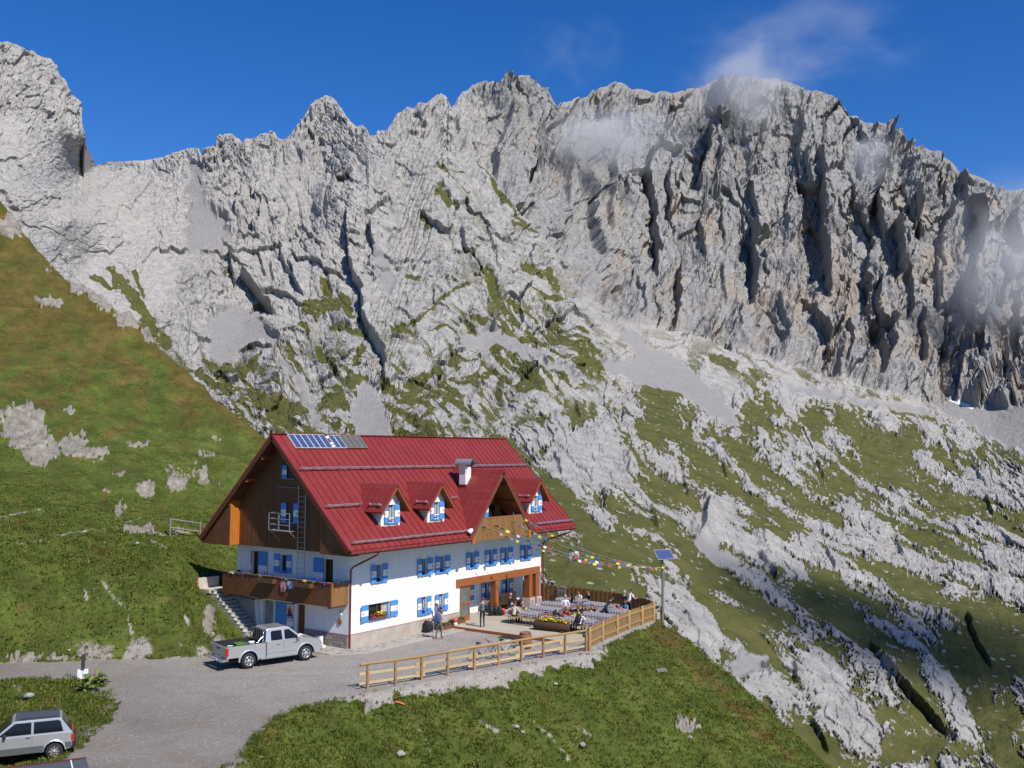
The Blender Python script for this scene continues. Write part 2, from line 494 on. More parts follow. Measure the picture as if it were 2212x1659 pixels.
GRASS = [([(666, 664), (745, 655)], 15), ([(703, 615), (712, 660)], 11), ([(735, 650), (757, 684)], 8), ([(720, 703), (782, 722)], 9), ([(690, 758), (702, 784)], 11), ([(785, 756), (770, 792)], 9), ([(752, 832), (788, 824)], 11),
    ([(705, 860), (748, 882)], 12), ([(620, 752), (648, 805)], 5), ([(565, 882), (645, 892)], 22), ([(590, 912), (622, 925)], 18), ([(850, 722), (892, 727)], 8), ([(925, 720), (966, 704)], 6), ([(880, 598), (906, 607)], 6),
    ([(880, 832), (952, 800)], 8), ([(876, 864), (906, 835)], 11), ([(455, 790), (505, 801), (545, 796)], 8), ([(440, 776), (500, 783)], 4), ([(460, 832), (545, 838)], 6), ([(950, 415), (966, 452)], 9), ([(940, 430), (988, 452)], 5),
    ([(910, 465), (926, 492)], 4), ([(1110, 480), (1162, 507)], 5), ([(930, 372), (1000, 370)], 3), ([(1030, 350), (1090, 430), (1155, 515)], 4), ([(1128, 582), (1178, 590)], 6), ([(1185, 588), (1202, 614)], 9),
    ([(1050, 602), (1064, 640), (1092, 668)], 9), ([(1160, 620), (1212, 646)], 6), ([(1028, 678), (1042, 704)], 7), ([(1080, 716), (1138, 731)], 8), ([(1140, 713), (1178, 743)], 6), ([(1188, 723), (1228, 747)], 10),
    ([(1255, 706), (1266, 716)], 6), ([(1308, 670), (1334, 672)], 9), ([(1340, 664), (1352, 670)], 6), ([(1540, 772), (1578, 790), (1600, 850), (1640, 868)], 12), ([(1620, 798), (1682, 884)], 5), ([(1590, 892), (1700, 896), (1850, 942)], 16),
    ([(1990, 900), (2060, 950), (2150, 985)], 12), ([(255, 600), (290, 650), (330, 700)], 12), ([(200, 600), (240, 625)], 6), ([(290, 590), (310, 640)], 5), ([(310, 700), (360, 745)], 14), ([(240, 580), (250, 620)], 6),
    ([(470, 565), (500, 590)], 2.5), ([(430, 800), (470, 830)], 10), ([(520, 790), (560, 775)], 5), ([(500, 860), (560, 850)], 7), ([(650, 700), (665, 715)], 8), ([(590, 730), (660, 850)], 2), ([(880, 715), (960, 640), (1010, 615)], 3),
    ([(940, 360), (1010, 420)], 3), ([(1000, 540), (1040, 600)], 2.5), ([(1100, 650), (1160, 690)], 4), ([(1000, 820), (1060, 810)], 6), ([(960, 860), (1000, 890)], 8), ([(1380, 820), (1420, 850)], 5), ([(1130, 790), (1200, 810)], 7)]
SCREE = [[(455, 690), (520, 650), (560, 690), (600, 735), (590, 760), (555, 745), (520, 760), (470, 800), (450, 760)],
    [(596, 748), (625, 790), (655, 830), (672, 870), (690, 905), (705, 935), (680, 925), (660, 880), (640, 825), (610, 780)], [(793, 825), (806, 835), (822, 870), (862, 948), (768, 948), (764, 880)],
    [(1008, 728), (1065, 713), (1130, 740), (1192, 762), (1170, 772), (1080, 757), (1000, 752)], [(1283, 678), (1310, 688), (1400, 742), (1480, 790), (1560, 855), (1605, 925), (1560, 918), (1480, 852), (1390, 832), (1300, 803), (1300, 780), (1378, 780), (1330, 720)],
    [(2005, 872), (2060, 862), (2110, 880), (2230, 872), (2230, 985), (2150, 955), (2080, 915)], [(405, 358), (432, 353), (447, 440), (492, 480), (480, 535), (420, 545), (395, 505), (412, 430)],
    [(1565, 1445), (1610, 1408), (1662, 1420), (1640, 1455), (1590, 1466)], [(1488, 1125), (1520, 1168), (1592, 1208), (1604, 1242), (1560, 1232), (1508, 1190)],
    [(826, 535), (835, 570), (860, 610), (835, 640), (800, 560)], [(1660, 820), (1800, 850), (1990, 880), (2010, 900), (1880, 880), (1720, 850)], [(1120, 762), (1200, 790), (1280, 830), (1240, 830), (1130, 780)]]


def dist_poly(px, py, pts):
    best = np.full(px.shape, 1e9, np.float32)
    for (ax, ay), (bx, by) in zip(pts[:-1], pts[1:]):
        dx, dy = bx - ax, by - ay
        t = np.clip(((px - ax) * dx + (py - ay) * dy) / (dx * dx + dy * dy), 0, 1)
        best = np.minimum(best, np.hypot(px - ax - t * dx, py - ay - t * dy))
    return best


def in_poly(px, py, pts):
    c = np.zeros(px.shape, bool)
    n = len(pts)
    for i in range(n):
        (x1, y1), (x2, y2) = pts[i], pts[(i + 1) % n]
        if y1 == y2: continue
        c ^= ((y1 > py) != (y2 > py)) & (px < (x2 - x1) * (py - y1) / (y2 - y1) + x1)
    return c


def window(px, py, pts, pad):
    xs, ys = [p[0] for p in pts], [p[1] for p in pts]
    return (px > min(xs) - pad) & (px < max(xs) + pad) & (py > min(ys) - pad) & (py < max(ys) + pad)


def terr(x, n):
    """a noise cut into beds: steep little risers between flat treads"""
    k = x * n
    i = np.floor(k)
    return (i + sstep(0.38, 0.62, k - i)) / n


def facets(x, y, seed, tilt=1.0, step=1.0):
    """fractured rock: every jittered cell is a little tilted plane standing forward or back of its neighbours"""
    xi, yi = np.floor(x).astype(np.int32), np.floor(y).astype(np.int32)
    best = np.full(x.shape, 9.0, np.float32)
    out = np.zeros(x.shape, np.float32)
    for dx in (-1, 0, 1):
        for dy in (-1, 0, 1):
            cx, cy = xi + dx, yi + dy
            h = _PERM[(_PERM[(cx + seed * 17) & 511] + cy + seed * 5) & 511]
            h2 = _PERM[(h + 91) & 511]; h3 = _PERM[(h2 + 47) & 511]
            px = cx + 0.5 + (h / 511.0 - 0.5) * 0.9
            py = cy + 0.5 + (h2 / 511.0 - 0.5) * 0.9
            ddx, ddy = x - px, y - py
            d = ddx * ddx + ddy * ddy
            a = h3 / 511.0 * 6.283
            val = step * (h / 511.0 - 0.5) + tilt * (np.cos(a) * ddx * 0.8 + 0.55 * ddx + np.sin(a) * ddy * 0.8)
            m = d < best
            best = np.where(m, d, best)
            out = np.where(m, val, out)
    return out.astype(np.float32)


def build_mountain(mat):
    NR = 640
    cols = np.concatenate([np.linspace(-250, -12, 26)[:-1], np.linspace(-12, 2224, 1100), np.linspace(2224, 2460, 26)[1:]])
    sx, sy_ = zip(*SKYLINE)
    ys = np.interp(cols, sx, sy_)
    jag = fbm(cols / 22, cols * 0, 4, 0.6, 3) * 5 + fbm(cols / 70, cols * 0 + 7, 2, 0.5, 9) * 3
    ys = ys - np.abs(jag) * 0.9 + jag * 0.35
    yb = np.interp(cols, [-250, 0, 150, 560, 640, 1100, 1200, 1400, 1560, 2460], [720, 760, 910, 1150, 1210, 1270, 1400, 1500, 1730, 1760])
    v = np.linspace(0, 1, NR)
    PX = np.repeat(cols[None, :], NR, 0).astype(np.float32)
    ker = np.exp(-(np.arange(-60, 61) / 26.0) ** 2); ker /= ker.sum()
    ysm = np.convolve(np.pad(ys, 60, mode='edge'), ker, 'valid') + 4
    PY = (yb[None, :] + (ysm - yb)[None, :] * v[:, None] + (ys - ysm)[None, :] * sstep(0.62, 1.0, v)[:, None]).astype(np.float32)
    # depth: smooth interpolation of the surveyed distances
    dp = np.array(DEPTH, float)
    n = len(dp)
    rr = np.hypot(dp[:, None, 0] - dp[None, :, 0], (dp[:, None, 1] - dp[None, :, 1]))
    A = np.zeros((n + 3, n + 3))
    A[:n, :n] = -rr + np.eye(n) * 6.0 * -1
    A[:n, n] = 1; A[:n, n + 1] = dp[:, 0] / 1000; A[:n, n + 2] = dp[:, 1] / 1000
    A[n:, :n] = A[:n, n:].T
    sol = np.linalg.solve(A, np.concatenate([np.log(dp[:, 2]), [0, 0, 0]]))
    # evaluated on a coarse lattice then resampled
    gx, gy = np.linspace(-260, 2470, 200), np.linspace(20, 1770, 150)
    GX_, GY_ = np.meshgrid(gx, gy)
    L = sol[n] + sol[n + 1] * GX_ / 1000 + sol[n + 2] * GY_ / 1000
    for k in range(n): L -= sol[k] * np.hypot(GX_ - dp[k, 0], GY_ - dp[k, 1])
    fx = (PX - gx[0]) / (gx[1] - gx[0]); fy = (PY - gy[0]) / (gy[1] - gy[0])
    ix, iy = np.clip(fx.astype(int), 0, 198), np.clip(fy.astype(int), 0, 148)
    fx -= ix; fy -= iy
    L = (L[iy, ix] * (1 - fx) + L[iy, ix + 1] * fx) * (1 - fy) + (L[iy + 1, ix] * (1 - fx) + L[iy + 1, ix + 1] * fx) * fy
    D = np.exp(L).astype(np.float32)
    U = D / FPX                                     # metres per print unit at that distance

    # zones: wall (dark pillared cliff on the right), slope (grassy karst), the rest is pale slabs
    wall = sstep(-20, 30, (PX - np.interp(PY, [150, 240, 400, 560, 700, 800, 900], [940, 1060, 1080, 1200, 1330, 1560, 2050])).astype(np.float32)) * sstep(9, -9, PY + 4 * fbm(PX / 16, PY / 16, 3, 0.6, 17) - np.interp(PX, [1200, 1480, 1750, 2000, 2230], [690, 715, 800, 872, 885]))
    slope = sstep(-60, 60, PY - np.interp(PX, [500, 800, 1100, 1300, 1480, 1700, 2000, 2230], [860, 930, 900, 860, 800, 830, 900, 985]))
    slope *= sstep(900, 1150, PX + 0 * PY)
    pale = (1 - wall) * (1 - slope)
    peaks = sstep(20, -20, PY - np.interp(PX, [-250, 0, 190, 215, 440, 610, 800, 850, 980, 1080], [420, 250, 330, 340, 380, 330, 310, 300, 315, 370])) * sstep(1120, 1060, PX)

    # domain warp for everything below
    w1 = fbm(PX / 90, PY / 90, 3, 0.5, 21); w2 = fbm(PX / 90, PY / 90, 3, 0.5, 31)
    w3 = fbm(PX / 22, PY / 22, 2, 0.5, 41); w4 = fbm(PX / 22, PY / 22, 2, 0.5, 51)
    H = np.zeros_like(D)                            # forward relief in print units
    for pts, A_, w in STEPS:
        m = window(PX, PY, pts, 3.2 * w)
        x, y = PX[m] + w3[m] * 6 + w1[m] * 6, PY[m]
        py_, px_ = [p[1] for p in pts], [p[0] for p in pts]
        u0 = np.interp(y, py_, px_)
        t = x - u0
        ln = py_[-1] - py_[0]
        e = sstep(0, 0.22, (y - py_[0] + 0.1 * ln) / ln) * sstep(0, 0.3, (py_[-1] + 0.12 * ln - y) / ln)
        # rises slowly from the left as a hollow, jumps at the edge, then fades away to the right
        f = np.where(t > 0, np.exp(-(t / w) ** 1.3), -0.35 * np.exp(-(-t / (w * 0.55)) ** 1.2))
        edge = sstep(-2.0, 3.5, t)
        f = np.where(np.abs(t) < 4, -0.35 + 1.35 * edge, f)
        H[m] += A_ * 1.3 * e * f
    for pts, A_, w in DROPS:
        m = window(PX, PY, pts, 2.5 * w)
        x, y = PX[m] + w3[m] * 4 + w1[m] * 8, PY[m]
        py_, px_ = [p[1] for p in pts], [p[0] for p in pts]
        t = x - np.interp(y, py_, px_)
        ln = py_[-1] - py_[0]
        e = sstep(0, 0.25, (y - py_[0] + 0.05 * ln) / ln) * sstep(0, 0.25, (py_[-1] + 0.05 * ln - y) / ln)
        H[m] -= A_ * e * np.where(t > 0, sstep(0, 8, t) * np.exp(-t / w), 0)
    for pts, A_, w in LEDGES:
        m = window(PX, PY, pts, 3 * w)
        x, y = PX[m], PY[m] + w4[m] * 5 + w2[m] * 4
        px_, py_ = [p[0] for p in pts], [p[1] for p in pts]
        t = np.interp(x, px_, py_) - y              # above the line is positive
        ln = px_[-1] - px_[0]
        e = sstep(0, 0.2, (x - px_[0] + 0.05 * ln) / ln) * sstep(0, 0.2, (px_[-1] + 0.05 * ln - x) / ln)
        f = np.where(t > 0, np.exp(-(t / w) ** 1.2), -0.4 * np.exp(t / (w * 0.5)))
        H[m] += A_ * e * np.where(np.abs(t) < 3, -0.4 + 1.4 * sstep(-2, 3, t), f)

    # --- pillars and gullies of the wall
    X1, Y1 = PX + w1 * 26, PY + w2 * 20
    tilt = X1 + 0.10 * Y1
    pil = ridged(tilt / 62, Y1 / 230, 3, 0.55, 61)
    saw = (tilt / 34 + 1.6 * pn(tilt / 120, Y1 / 160, 71)) % 1.0
    saw = np.where(saw < 0.14, saw / 0.14, 1 - (saw - 0.14) / 0.86)
    fine = ridged(X1 / 15 + w3 * 0.5, Y1 / 46, 4, 0.6, 81)
    saw2 = (X1 / 15 + 1.8 * pn(X1 / 40, Y1 / 70, 73)) % 1.0
    saw2 = np.where(saw2 < 0.2, saw2 / 0.2, 1 - (saw2 - 0.2) / 0.8)
    Hw = 23 * pil + 13.0 * saw * np.clip(0.45 + 0.9 * pn(X1 / 90, Y1 / 70, 77), 0, 1.2) + 4.5 * saw2 * np.clip(0.4 + pn(X1 / 50, Y1 / 40, 79), 0, 1) \
        + 6.0 * fine + 3.4 * ridged(PX / 8 + w3, PY / 15 + w4, 2, 0.6, 89) + 2.2 * fbm(PX / 4.5, PY / 6, 2, 0.6, 91) \
        + 9 * terr(fbm(X1 / 70, Y1 / 45, 4, 0.55, 93), 7)
    fx_, fy_ = X1 + 7 * w3, Y1 + 7 * w4
    Hw = Hw * 0.55 + 42 * facets(fx_ / 78, fy_ / 230, 14, 1.0, 1.0) + 24 * facets(fx_ / 46, fy_ / 88, 1, .9, 1.0) + 9 * facets(fx_ / 21, fy_ / 40, 2, .9, .9) + 3.4 * facets(fx_ / 9, fy_ / 15, 3, 1, .9)
    # --- pale slabs: bedding dipping to the right, cracks, small steps
    a = math.radians(40)
    S1 = (PX * math.cos(a) + PY * math.sin(a)) + w1 * 26
    T1 = (-PX * math.sin(a) + PY * math.cos(a)) + w2 * 20
    slab = ridged(T1 / 26, S1 / 100, 4, 0.58, 101)
    lump = fbm(PX / 60 + w1, PY / 50, 4, 0.55, 111)
    crk = ridged(PX / 20 + w3, PY / 30 + w4, 3, 0.55, 121)
    blk = np.abs(pn(PX / 13 + w3 * 1.2, PY / 9 + w4 * 1.2, 125))
    sw = (PX / 21 + PY / 60 + 1.9 * pn(PX / 45, PY / 40, 127)) % 1.0
    sw = np.where(sw < 0.16, sw / 0.16, 1 - (sw - 0.16) / 0.84)
    sw3 = (PX / 9 + PY / 30 + 1.6 * pn(PX / 16, PY / 14, 128)) % 1.0
    sw3 = np.where(sw3 < 0.25, sw3 / 0.25, 1 - (sw3 - 0.25) / 0.75)
    dens = np.clip(0.5 + 1.1 * fbm(PX / 100, PY / 80, 3, 0.55, 129), 0.1, 1.3)
    qb = (PY + 0.22 * PX) / 23 + 1.7 * pn(PX / 60, PY / 34, 138) + 0.5 * w3
    fb = qb % 1.0
    fb = np.where(fb < 0.14, 1 - fb / 0.14, (fb - 0.14) / 0.86)
    qc = (PY - 0.1 * PX) / 10 + 1.5 * pn(PX / 22, PY / 15, 139) + 0.5 * w4
    fc = qc % 1.0
    fc = np.where(fc < 0.2, 1 - fc / 0.2, (fc - 0.2) / 0.8)
    bedz = np.clip(0.35 + 1.3 * fbm(PX / 80, PY / 60, 3, 0.55, 140), 0, 1.2)
    Hp = 10.5 * fb * bedz + 5 * fc * bedz + 14 * lump + 10 * terr(fbm(T1 / 40, S1 / 90, 4, 0.6, 133), 8) * dens + 4.5 * slab + 10.0 * sw * dens * np.clip(0.3 + 1.2 * pn(PX / 35, PY / 30, 137), 0, 1) \
        + 5.0 * sw3 * dens - 9.0 * np.clip(crk - 0.35, 0, 1) + 4.4 * ridged(PX / 9 + w3, PY / 8 + w4, 3, 0.6, 131) * dens + 7.0 * blk * dens + 2.0 * pn(PX / 3.6, PY / 3.6, 135)
    c30, s30 = math.cos(math.radians(28)), math.sin(math.radians(28))
    fa, fb_ = (PX * c30 + PY * s30) + 9 * w3 + 22 * w1, (-PX * s30 + PY * c30) + 9 * w4 + 22 * w2
    butt = sstep(400, 520, PX + 0.35 * (PY - 400)) * sstep(1350, 1150, PX - 0.5 * (PY - 600))      # the grey central buttress is rougher
    rough = 0.62 + 0.55 * butt
    # rounded slabs parted by cracks: steep on the left, raking down to the right on the flank
    flank = sstep(780, 960, PX + 0.15 * (PY - 500))
    angs = np.radians(78 - 30 * flank)
    ts = -PX * np.sin(angs) + PY * np.cos(angs)
    ss = PX * np.cos(angs) + PY * np.sin(angs)
    def slabs(wd, ln, sd, pw):
        q = (ts + 26 * w1 + 8 * w3) / wd + 0.9 * pn(ss / ln, ts / (wd * 3), sd)
        fr = q - np.floor(q)
        cell = _PERM[(np.floor(q).astype(np.int32) * 7 + np.floor(ss / ln + 3 * pn(ts / 60, ss / 90, sd + 1)).astype(np.int32) * 31 + sd) & 511] / 511.0
        return (1 - np.abs(2 * fr - 1) ** pw) + 0.55 * (cell - 0.5)
    big_l = fbm(PX / 150, PY / 120, 2, 0.45, 145)
    Hp = Hp * (0.34 + 0.10 * butt) + 62 * big_l * butt + rough * (19 * facets(fa / 92, fb_ / 64, 4, .9, .9) + 6.5 * slabs(38, 95, 31, 4.0) * butt + 2.2 * slabs(16, 42, 37, 3.0) * (0.1 + 0.9 * dens) \
        + 8 * facets(fa / 36, fb_ / 27, 5, 1, .9) * (0.25 + 0.9 * dens) + 3.6 * facets(fa / 14, fb_ / 10, 6, 1, 1) * (0.2 + 0.8 * dens) + 1.3 * facets(PX / 6 + w3, PY / 5 + w4, 7, 1, 1))
    # --- summit towers
    Ht = 5 * fb * bedz + 17 * ridged(PX / 34 + w1, PY / 90, 4, 0.6, 141) + 6.5 * ridged(PX / 12 + w3, PY / 26, 3, 0.6, 151) + 6 * terr(fbm(PX / 40, PY / 30, 4, 0.6, 153), 6) + 2.2 * pn(PX / 4, PY / 5, 155) \
        + 9 * sw * np.clip(0.4 + pn(PX / 40, PY / 40, 157), 0, 1)
    Ht = Ht * 0.7 + 14 * facets((PX + 8 * w3) / 34, (PY + 8 * w4) / 62, 8, .9, 1) + 7 * facets((PX + 6 * w3) / 14, (PY + 6 * w4) / 24, 9, 1, 1) + 2.6 * facets(PX / 6 + w3, PY / 8 + w4, 10, 1, 1)
    # --- karst slope: bedded outcrops running down to the right between turf
    b = math.radians(52)
    S2 = (PX * math.cos(b) + PY * math.sin(b)) + w1 * 30
    T2 = (-PX * math.sin(b) + PY * math.cos(b)) + w2 * 24
    near = sstep(950, 1500, PY)
    oc = fbm(T2 / (44 + 22 * near), S2 / (92 + 60 * near), 5, 0.52, 161) + 0.42 * fbm(PX / 150, PY / 110, 2, 0.5, 171)
    cover = np.interp(PY, [800, 900, 960, 1050, 1200, 1400, 1600], [0.26, 0.06, 0.0, 0.0, 0.0, 0.04, 0.02]).astype(np.float32)
    # hand-placed big outcrops (print x, y, half length along dip, half width, dip degrees)
    for (ox, oy, la, lb, dg, s) in [(1230, 985, 75, 45, 60, .5), (1300, 1010, 60, 40, 62, .4), (1440, 1030, 40, 25, 60, .25), (1620, 1190, 85, 30, 48, .6), (1700, 1230, 90, 26, 50, .6), (1540, 1130, 40, 30, 30, .5), (1500, 1330, 70, 22, 68, .5), (1430, 1210, 60, 16, 60, .45),
                                    (1530, 1370, 40, 18, 75, .45), (1780, 1480, 90, 40, 52, .5), (1830, 1560, 70, 45, 55, .5), (2040, 1500, 110, 22, 55, .6), (2080, 1580, 30, 20, 50, .5), (1980, 1230, 90, 30, 40, .3), (2130, 1180, 90, 50, 35, .3), (1860, 1150, 70, 30, 40, .3), (1960, 1370, 90, 25, 35, .25),
                                    (1750, 1380, 60, 20, 50, .3), (1290, 1110, 30, 24, 70, .4), (1240, 1200, 30, 16, 75, .5), (1350, 1000, 50, 30, 60, .25), (1720, 1060, 60, 22, 50, .2), (1850, 870, 120, 14, 22, .4), (2050, 940, 70, 10, 20, .3), (1560, 990, 40, 18, 55, .25), (1700, 1620, 40, 14, 60, .4), (1640, 1560, 40, 10, 55, .4)]:
        c_, s_ = math.cos(math.radians(dg)), math.sin(math.radians(dg))
        m = window(PX, PY, [(ox, oy)], la * 2)
        dx, dy = PX[m] - ox, PY[m] - oy
        q = ((dx * c_ + dy * s_) / la) ** 2 + ((-dx * s_ + dy * c_) / lb) ** 2
        oc[m] += s * np.exp(-q * 1.1)
    for (ox, oy, la, lb, dg, s) in [(1330, 1180, 130, 50, 10, .5), (1250, 1250, 80, 60, 0, .4), (1420, 1060, 60, 20, 20, .3), (1480, 940, 120, 24, 5, .3), (1700, 900, 140, 16, 12, .35), (1950, 960, 150, 16, 15, .35), (1900, 1030, 120, 14, 15, .2), (1650, 1330, 90, 40, 45, .4), (1800, 1330, 110, 50, 20, .45),
                                    (2150, 1420, 60, 130, 30, .5), (2180, 1560, 40, 90, 20, .6), (1980, 1440, 50, 30, 50, .4), (2000, 1620, 140, 26, 5, .4), (1540, 1250, 40, 30, 30, .3), (1780, 1400, 80, 24, 0, .4), (1560, 1400, 40, 40, 0, .3), (1230, 900, 60, 10, 0, .2)]:
        c_, s_ = math.cos(math.radians(dg)), math.sin(math.radians(dg))
        m = window(PX, PY, [(ox, oy)], max(la, lb) * 2)
        dx, dy = PX[m] - ox, PY[m] - oy
        q = ((dx * c_ + dy * s_) / la) ** 2 + ((-dx * s_ + dy * c_) / lb) ** 2
        oc[m] -= s * np.exp(-q * 1.1)
    speck = 0.55 * fbm(PX / 9 + w3, PY / 8 + w4, 3, 0.6, 181) + 0.75 * fbm(T2 / 7 + w3, S2 / 24, 3, 0.6, 182)
    fsp = fbm(T2 / 4, S2 / 11, 2, 0.6, 183)
    oc = oc + 0.20 * facets((T2 + 8 * w3) / (34 + 12 * near), (S2 + 8 * w4) / (70 + 26 * near), 15, .5, 1.1) + 0.12 * facets((T2 + 5 * w3) / 13, (S2 + 5 * w4) / 26, 16, .5, 1.1)
    rock = sstep(-0.02, 0.12, 1.05 * oc + cover + 0.50 * speck * np.clip(1.25 - 1.6 * np.abs(oc), 0.45, 1.2) + 0.28 * fsp)
    Hs = rock * (0.8 + 17.0 * np.sqrt(np.clip(oc + 0.08, 0, 1)) * (0.6 + 0.5 * near) + 3 * terr(fbm(T2 / 22, S2 / 50, 4, 0.6, 187), 6) + 3.2 * ridged(T2 / 11 + w3, S2 / 30, 3, 0.5, 191) + 1.2 * fbm(PX / 5, PY / 5, 2, 0.6, 195)) + 12 * fbm(PX / 100, PY / 70, 3, 0.5, 201) + 20 * ridged((T2 + 20 * w1) / 150, S2 / 480, 2, 0.45, 203)
    Hs += rock * (9 * facets((T2 + 5 * w3) / 30, (S2 + 5 * w4) / 60, 11, .8, .8) + 3.4 * facets((T2 + 4 * w3) / 11, (S2 + 4 * w4) / 24, 12, 1, .9) + 1.1 * facets(T2 / 4.5 + w3, S2 / 7 + w4, 13, 1, 1))
    Hs += (1 - rock) * (2.6 * fbm(PX / 14, PY / 8, 5, 0.65, 205))

    scree = np.zeros_like(D)
    for pts in SCREE:
        m = window(PX, PY, pts, 20)
        scree[m] = np.maximum(scree[m], in_poly(PX[m] + w3[m] * 16 + w1[m] * 10, PY[m] + w4[m] * 14, pts))
    # soften the scree edge
    k = scree
    for _ in range(5):
        k = (k + np.roll(k, 1, 0) + np.roll(k, -1, 0) + np.roll(k, 1, 1) + np.roll(k, -1, 1)) / 5
    scree = k
    GP = np.zeros_like(D)                           # turf patches lie smoother than bare rock
    for pts, w in GRASS:
        m = window(PX, PY, pts, 2 * w + 8)
        GP[m] = np.maximum(GP[m], sstep(1.5 * w, 0.6 * w, dist_poly(PX[m] + w3[m] * 7, PY[m] + w4[m] * 7, pts)))
    Hd = Hw * wall + Hp * pale * (1 - 0.8 * peaks) + Ht * peaks + Hs * slope
    lw = np.interp(PX, [-250, 200, 430, 480, 2460], [0.85, 0.85, 0.9, 1, 1])          # the far left slabs are smoother
    Hd = Hd * (1 - 0.45 * np.clip(GP, 0, 1))
    H = H + Hd * lw * (1 - 0.93 * scree) + scree * (0.5 * fbm(PX / 4, PY / 4, 2, 0.6, 211) + 1.6 * fbm(PX / 30, PY / 12, 3, 0.5, 213) + 1.6 * np.clip(fbm(PX / 5, PY / 4, 2, 0.5, 215) - 0.3, 0, 1) * 3)

    # surface from distance, then relief along the surface normal
    hx, hy, te = px_dir(PX.reshape(-1), PY.reshape(-1))
    hx, hy, te = [q.reshape(PX.shape) for q in (hx, hy, te)]
    P = np.stack([CAM[0] + D * hx, CAM[1] + D * hy, CAM[2] + D * te], -1)
    du = np.gradient(P, axis=1); dv = np.gradient(P, axis=0)
    N = np.cross(du, dv)
    N /= np.linalg.norm(N, axis=-1, keepdims=True) + 1e-9
    s = np.sign((N * np.stack([hx, hy, te * 0], -1)).sum(-1, keepdims=True))
    N *= -s                                           # towards the viewer's side
    tocam = np.stack([-hx, -hy, -te * 0.3], -1)
    dirn = N * 0.5 + tocam * 0.5
    top = sstep(1.0, 0.985, v)[:, None]               # keep the skyline itself where it was drawn
    P = P + dirn * (H * U * (0.25 + 0.75 * top))[..., None]

    du = np.gradient(P, axis=1); dv = np.gradient(P, axis=0)
    N = np.cross(du, dv)
    N /= np.linalg.norm(N, axis=-1, keepdims=True) + 1e-9
    nz = np.abs(N[..., 2])
    # turf: hand-drawn patches on the slabs plus the cover of the lower slope
    g = np.zeros_like(D)
    for pts, w in GRASS:
        m = window(PX, PY, pts, 3 * w + 8)
        d = dist_poly(PX[m] + w3[m] * 7, PY[m] + w4[m] * 7, pts)
        g[m] = np.maximum(g[m], sstep(1.15 * w, 0.75 * w, d + speck[m] * w * 0.7 + w3[m] * w * 0.4))
    vein = sstep(0.50, 0.68, ridged(T1 / 30, S1 / 130, 3, 0.55, 221) + 0.45 * fbm(PX / 60, PY / 60, 2, 0.5, 225) + 0.3 * (nz - 0.5))
    vz = sstep(560, 860, PY) * 0.75 + sstep(900, 1000, PX) * sstep(1330, 1200, PX) * sstep(300, 420, PY) * 0.45
    vz *= sstep(200, 420, PX) * 0.6 + 0.4
    g = np.maximum(g, np.clip(vz, 0, 1) * vein * pale * (1 - peaks))
    foot = sstep(760, 930, PY) * sstep(0.22, 0.40, fbm(PX / 34, PY / 20, 4, 0.6, 231) + 0.1) * pale
    g = np.maximum(g, foot)
    g = g * (1 - slope) + (1 - rock) * slope
    g *= (1 - wall) * (1 - scree)
    green_wall = sstep(0.25, 0.5, fbm(PX / 40, PY / 14, 3, 0.5, 241)) * wall * sstep(0.45, 0.7, nz) * 0.35
    g = np.maximum(g, green_wall)
    ochre = wall * sstep(-0.05, 0.5, fbm(PX / 70, PY / 90, 4, 0.6, 251) + 0.25 * sstep(420, 600, PY) * sstep(1050, 800, PY) - 0.1) + 0.25 * pale * sstep(0.2, 0.6, fbm(PX / 50, PY / 50, 3, 0.6, 255))
    grey = np.clip(butt * pale + slope * 0.95 + peaks * 0.35 + 0.12, 0, 1) * np.clip(0.72 + 0.5 * fbm(PX / 70, PY / 60, 3, 0.5, 261), 0, 1)
    snow = np.zeros_like(D)
    for pts in ([(2052, 866), (2064, 866), (2102, 881), (2099, 885), (2072, 876)],):
        m = window(PX, PY, pts, 6)
        snow[m] = np.maximum(snow[m], in_poly(PX[m] + 3 * w3[m], PY[m] + 2 * w4[m], pts))
    # the far side of the ridge, so that the mountain is solid
    back = []
    for k_, (dd, fz) in enumerate([(12, 0.985), (60, 0.9), (220, 0.6), (500, 0.1)]):
        B = P[-1].copy()
        B[:, 0] += hx[-1] * dd; B[:, 1] += hy[-1] * dd; B[:, 2] = B[:, 2] * fz
        back.append(B)
    P = np.concatenate([P, np.stack(back)], 0)
    ext = lambda q: np.concatenate([q, np.repeat(q[-1:], 4, 0)], 0)
    return grid_mesh('mountain', P[..., 0], P[..., 1], P[..., 2], mat,
                     dict(turf=ext(g), scree=ext(scree), ochre=ext(np.clip(ochre, 0, 1)), wall=ext(wall), grey=ext(grey), snow=ext(snow)), smooth=False, flip=False)


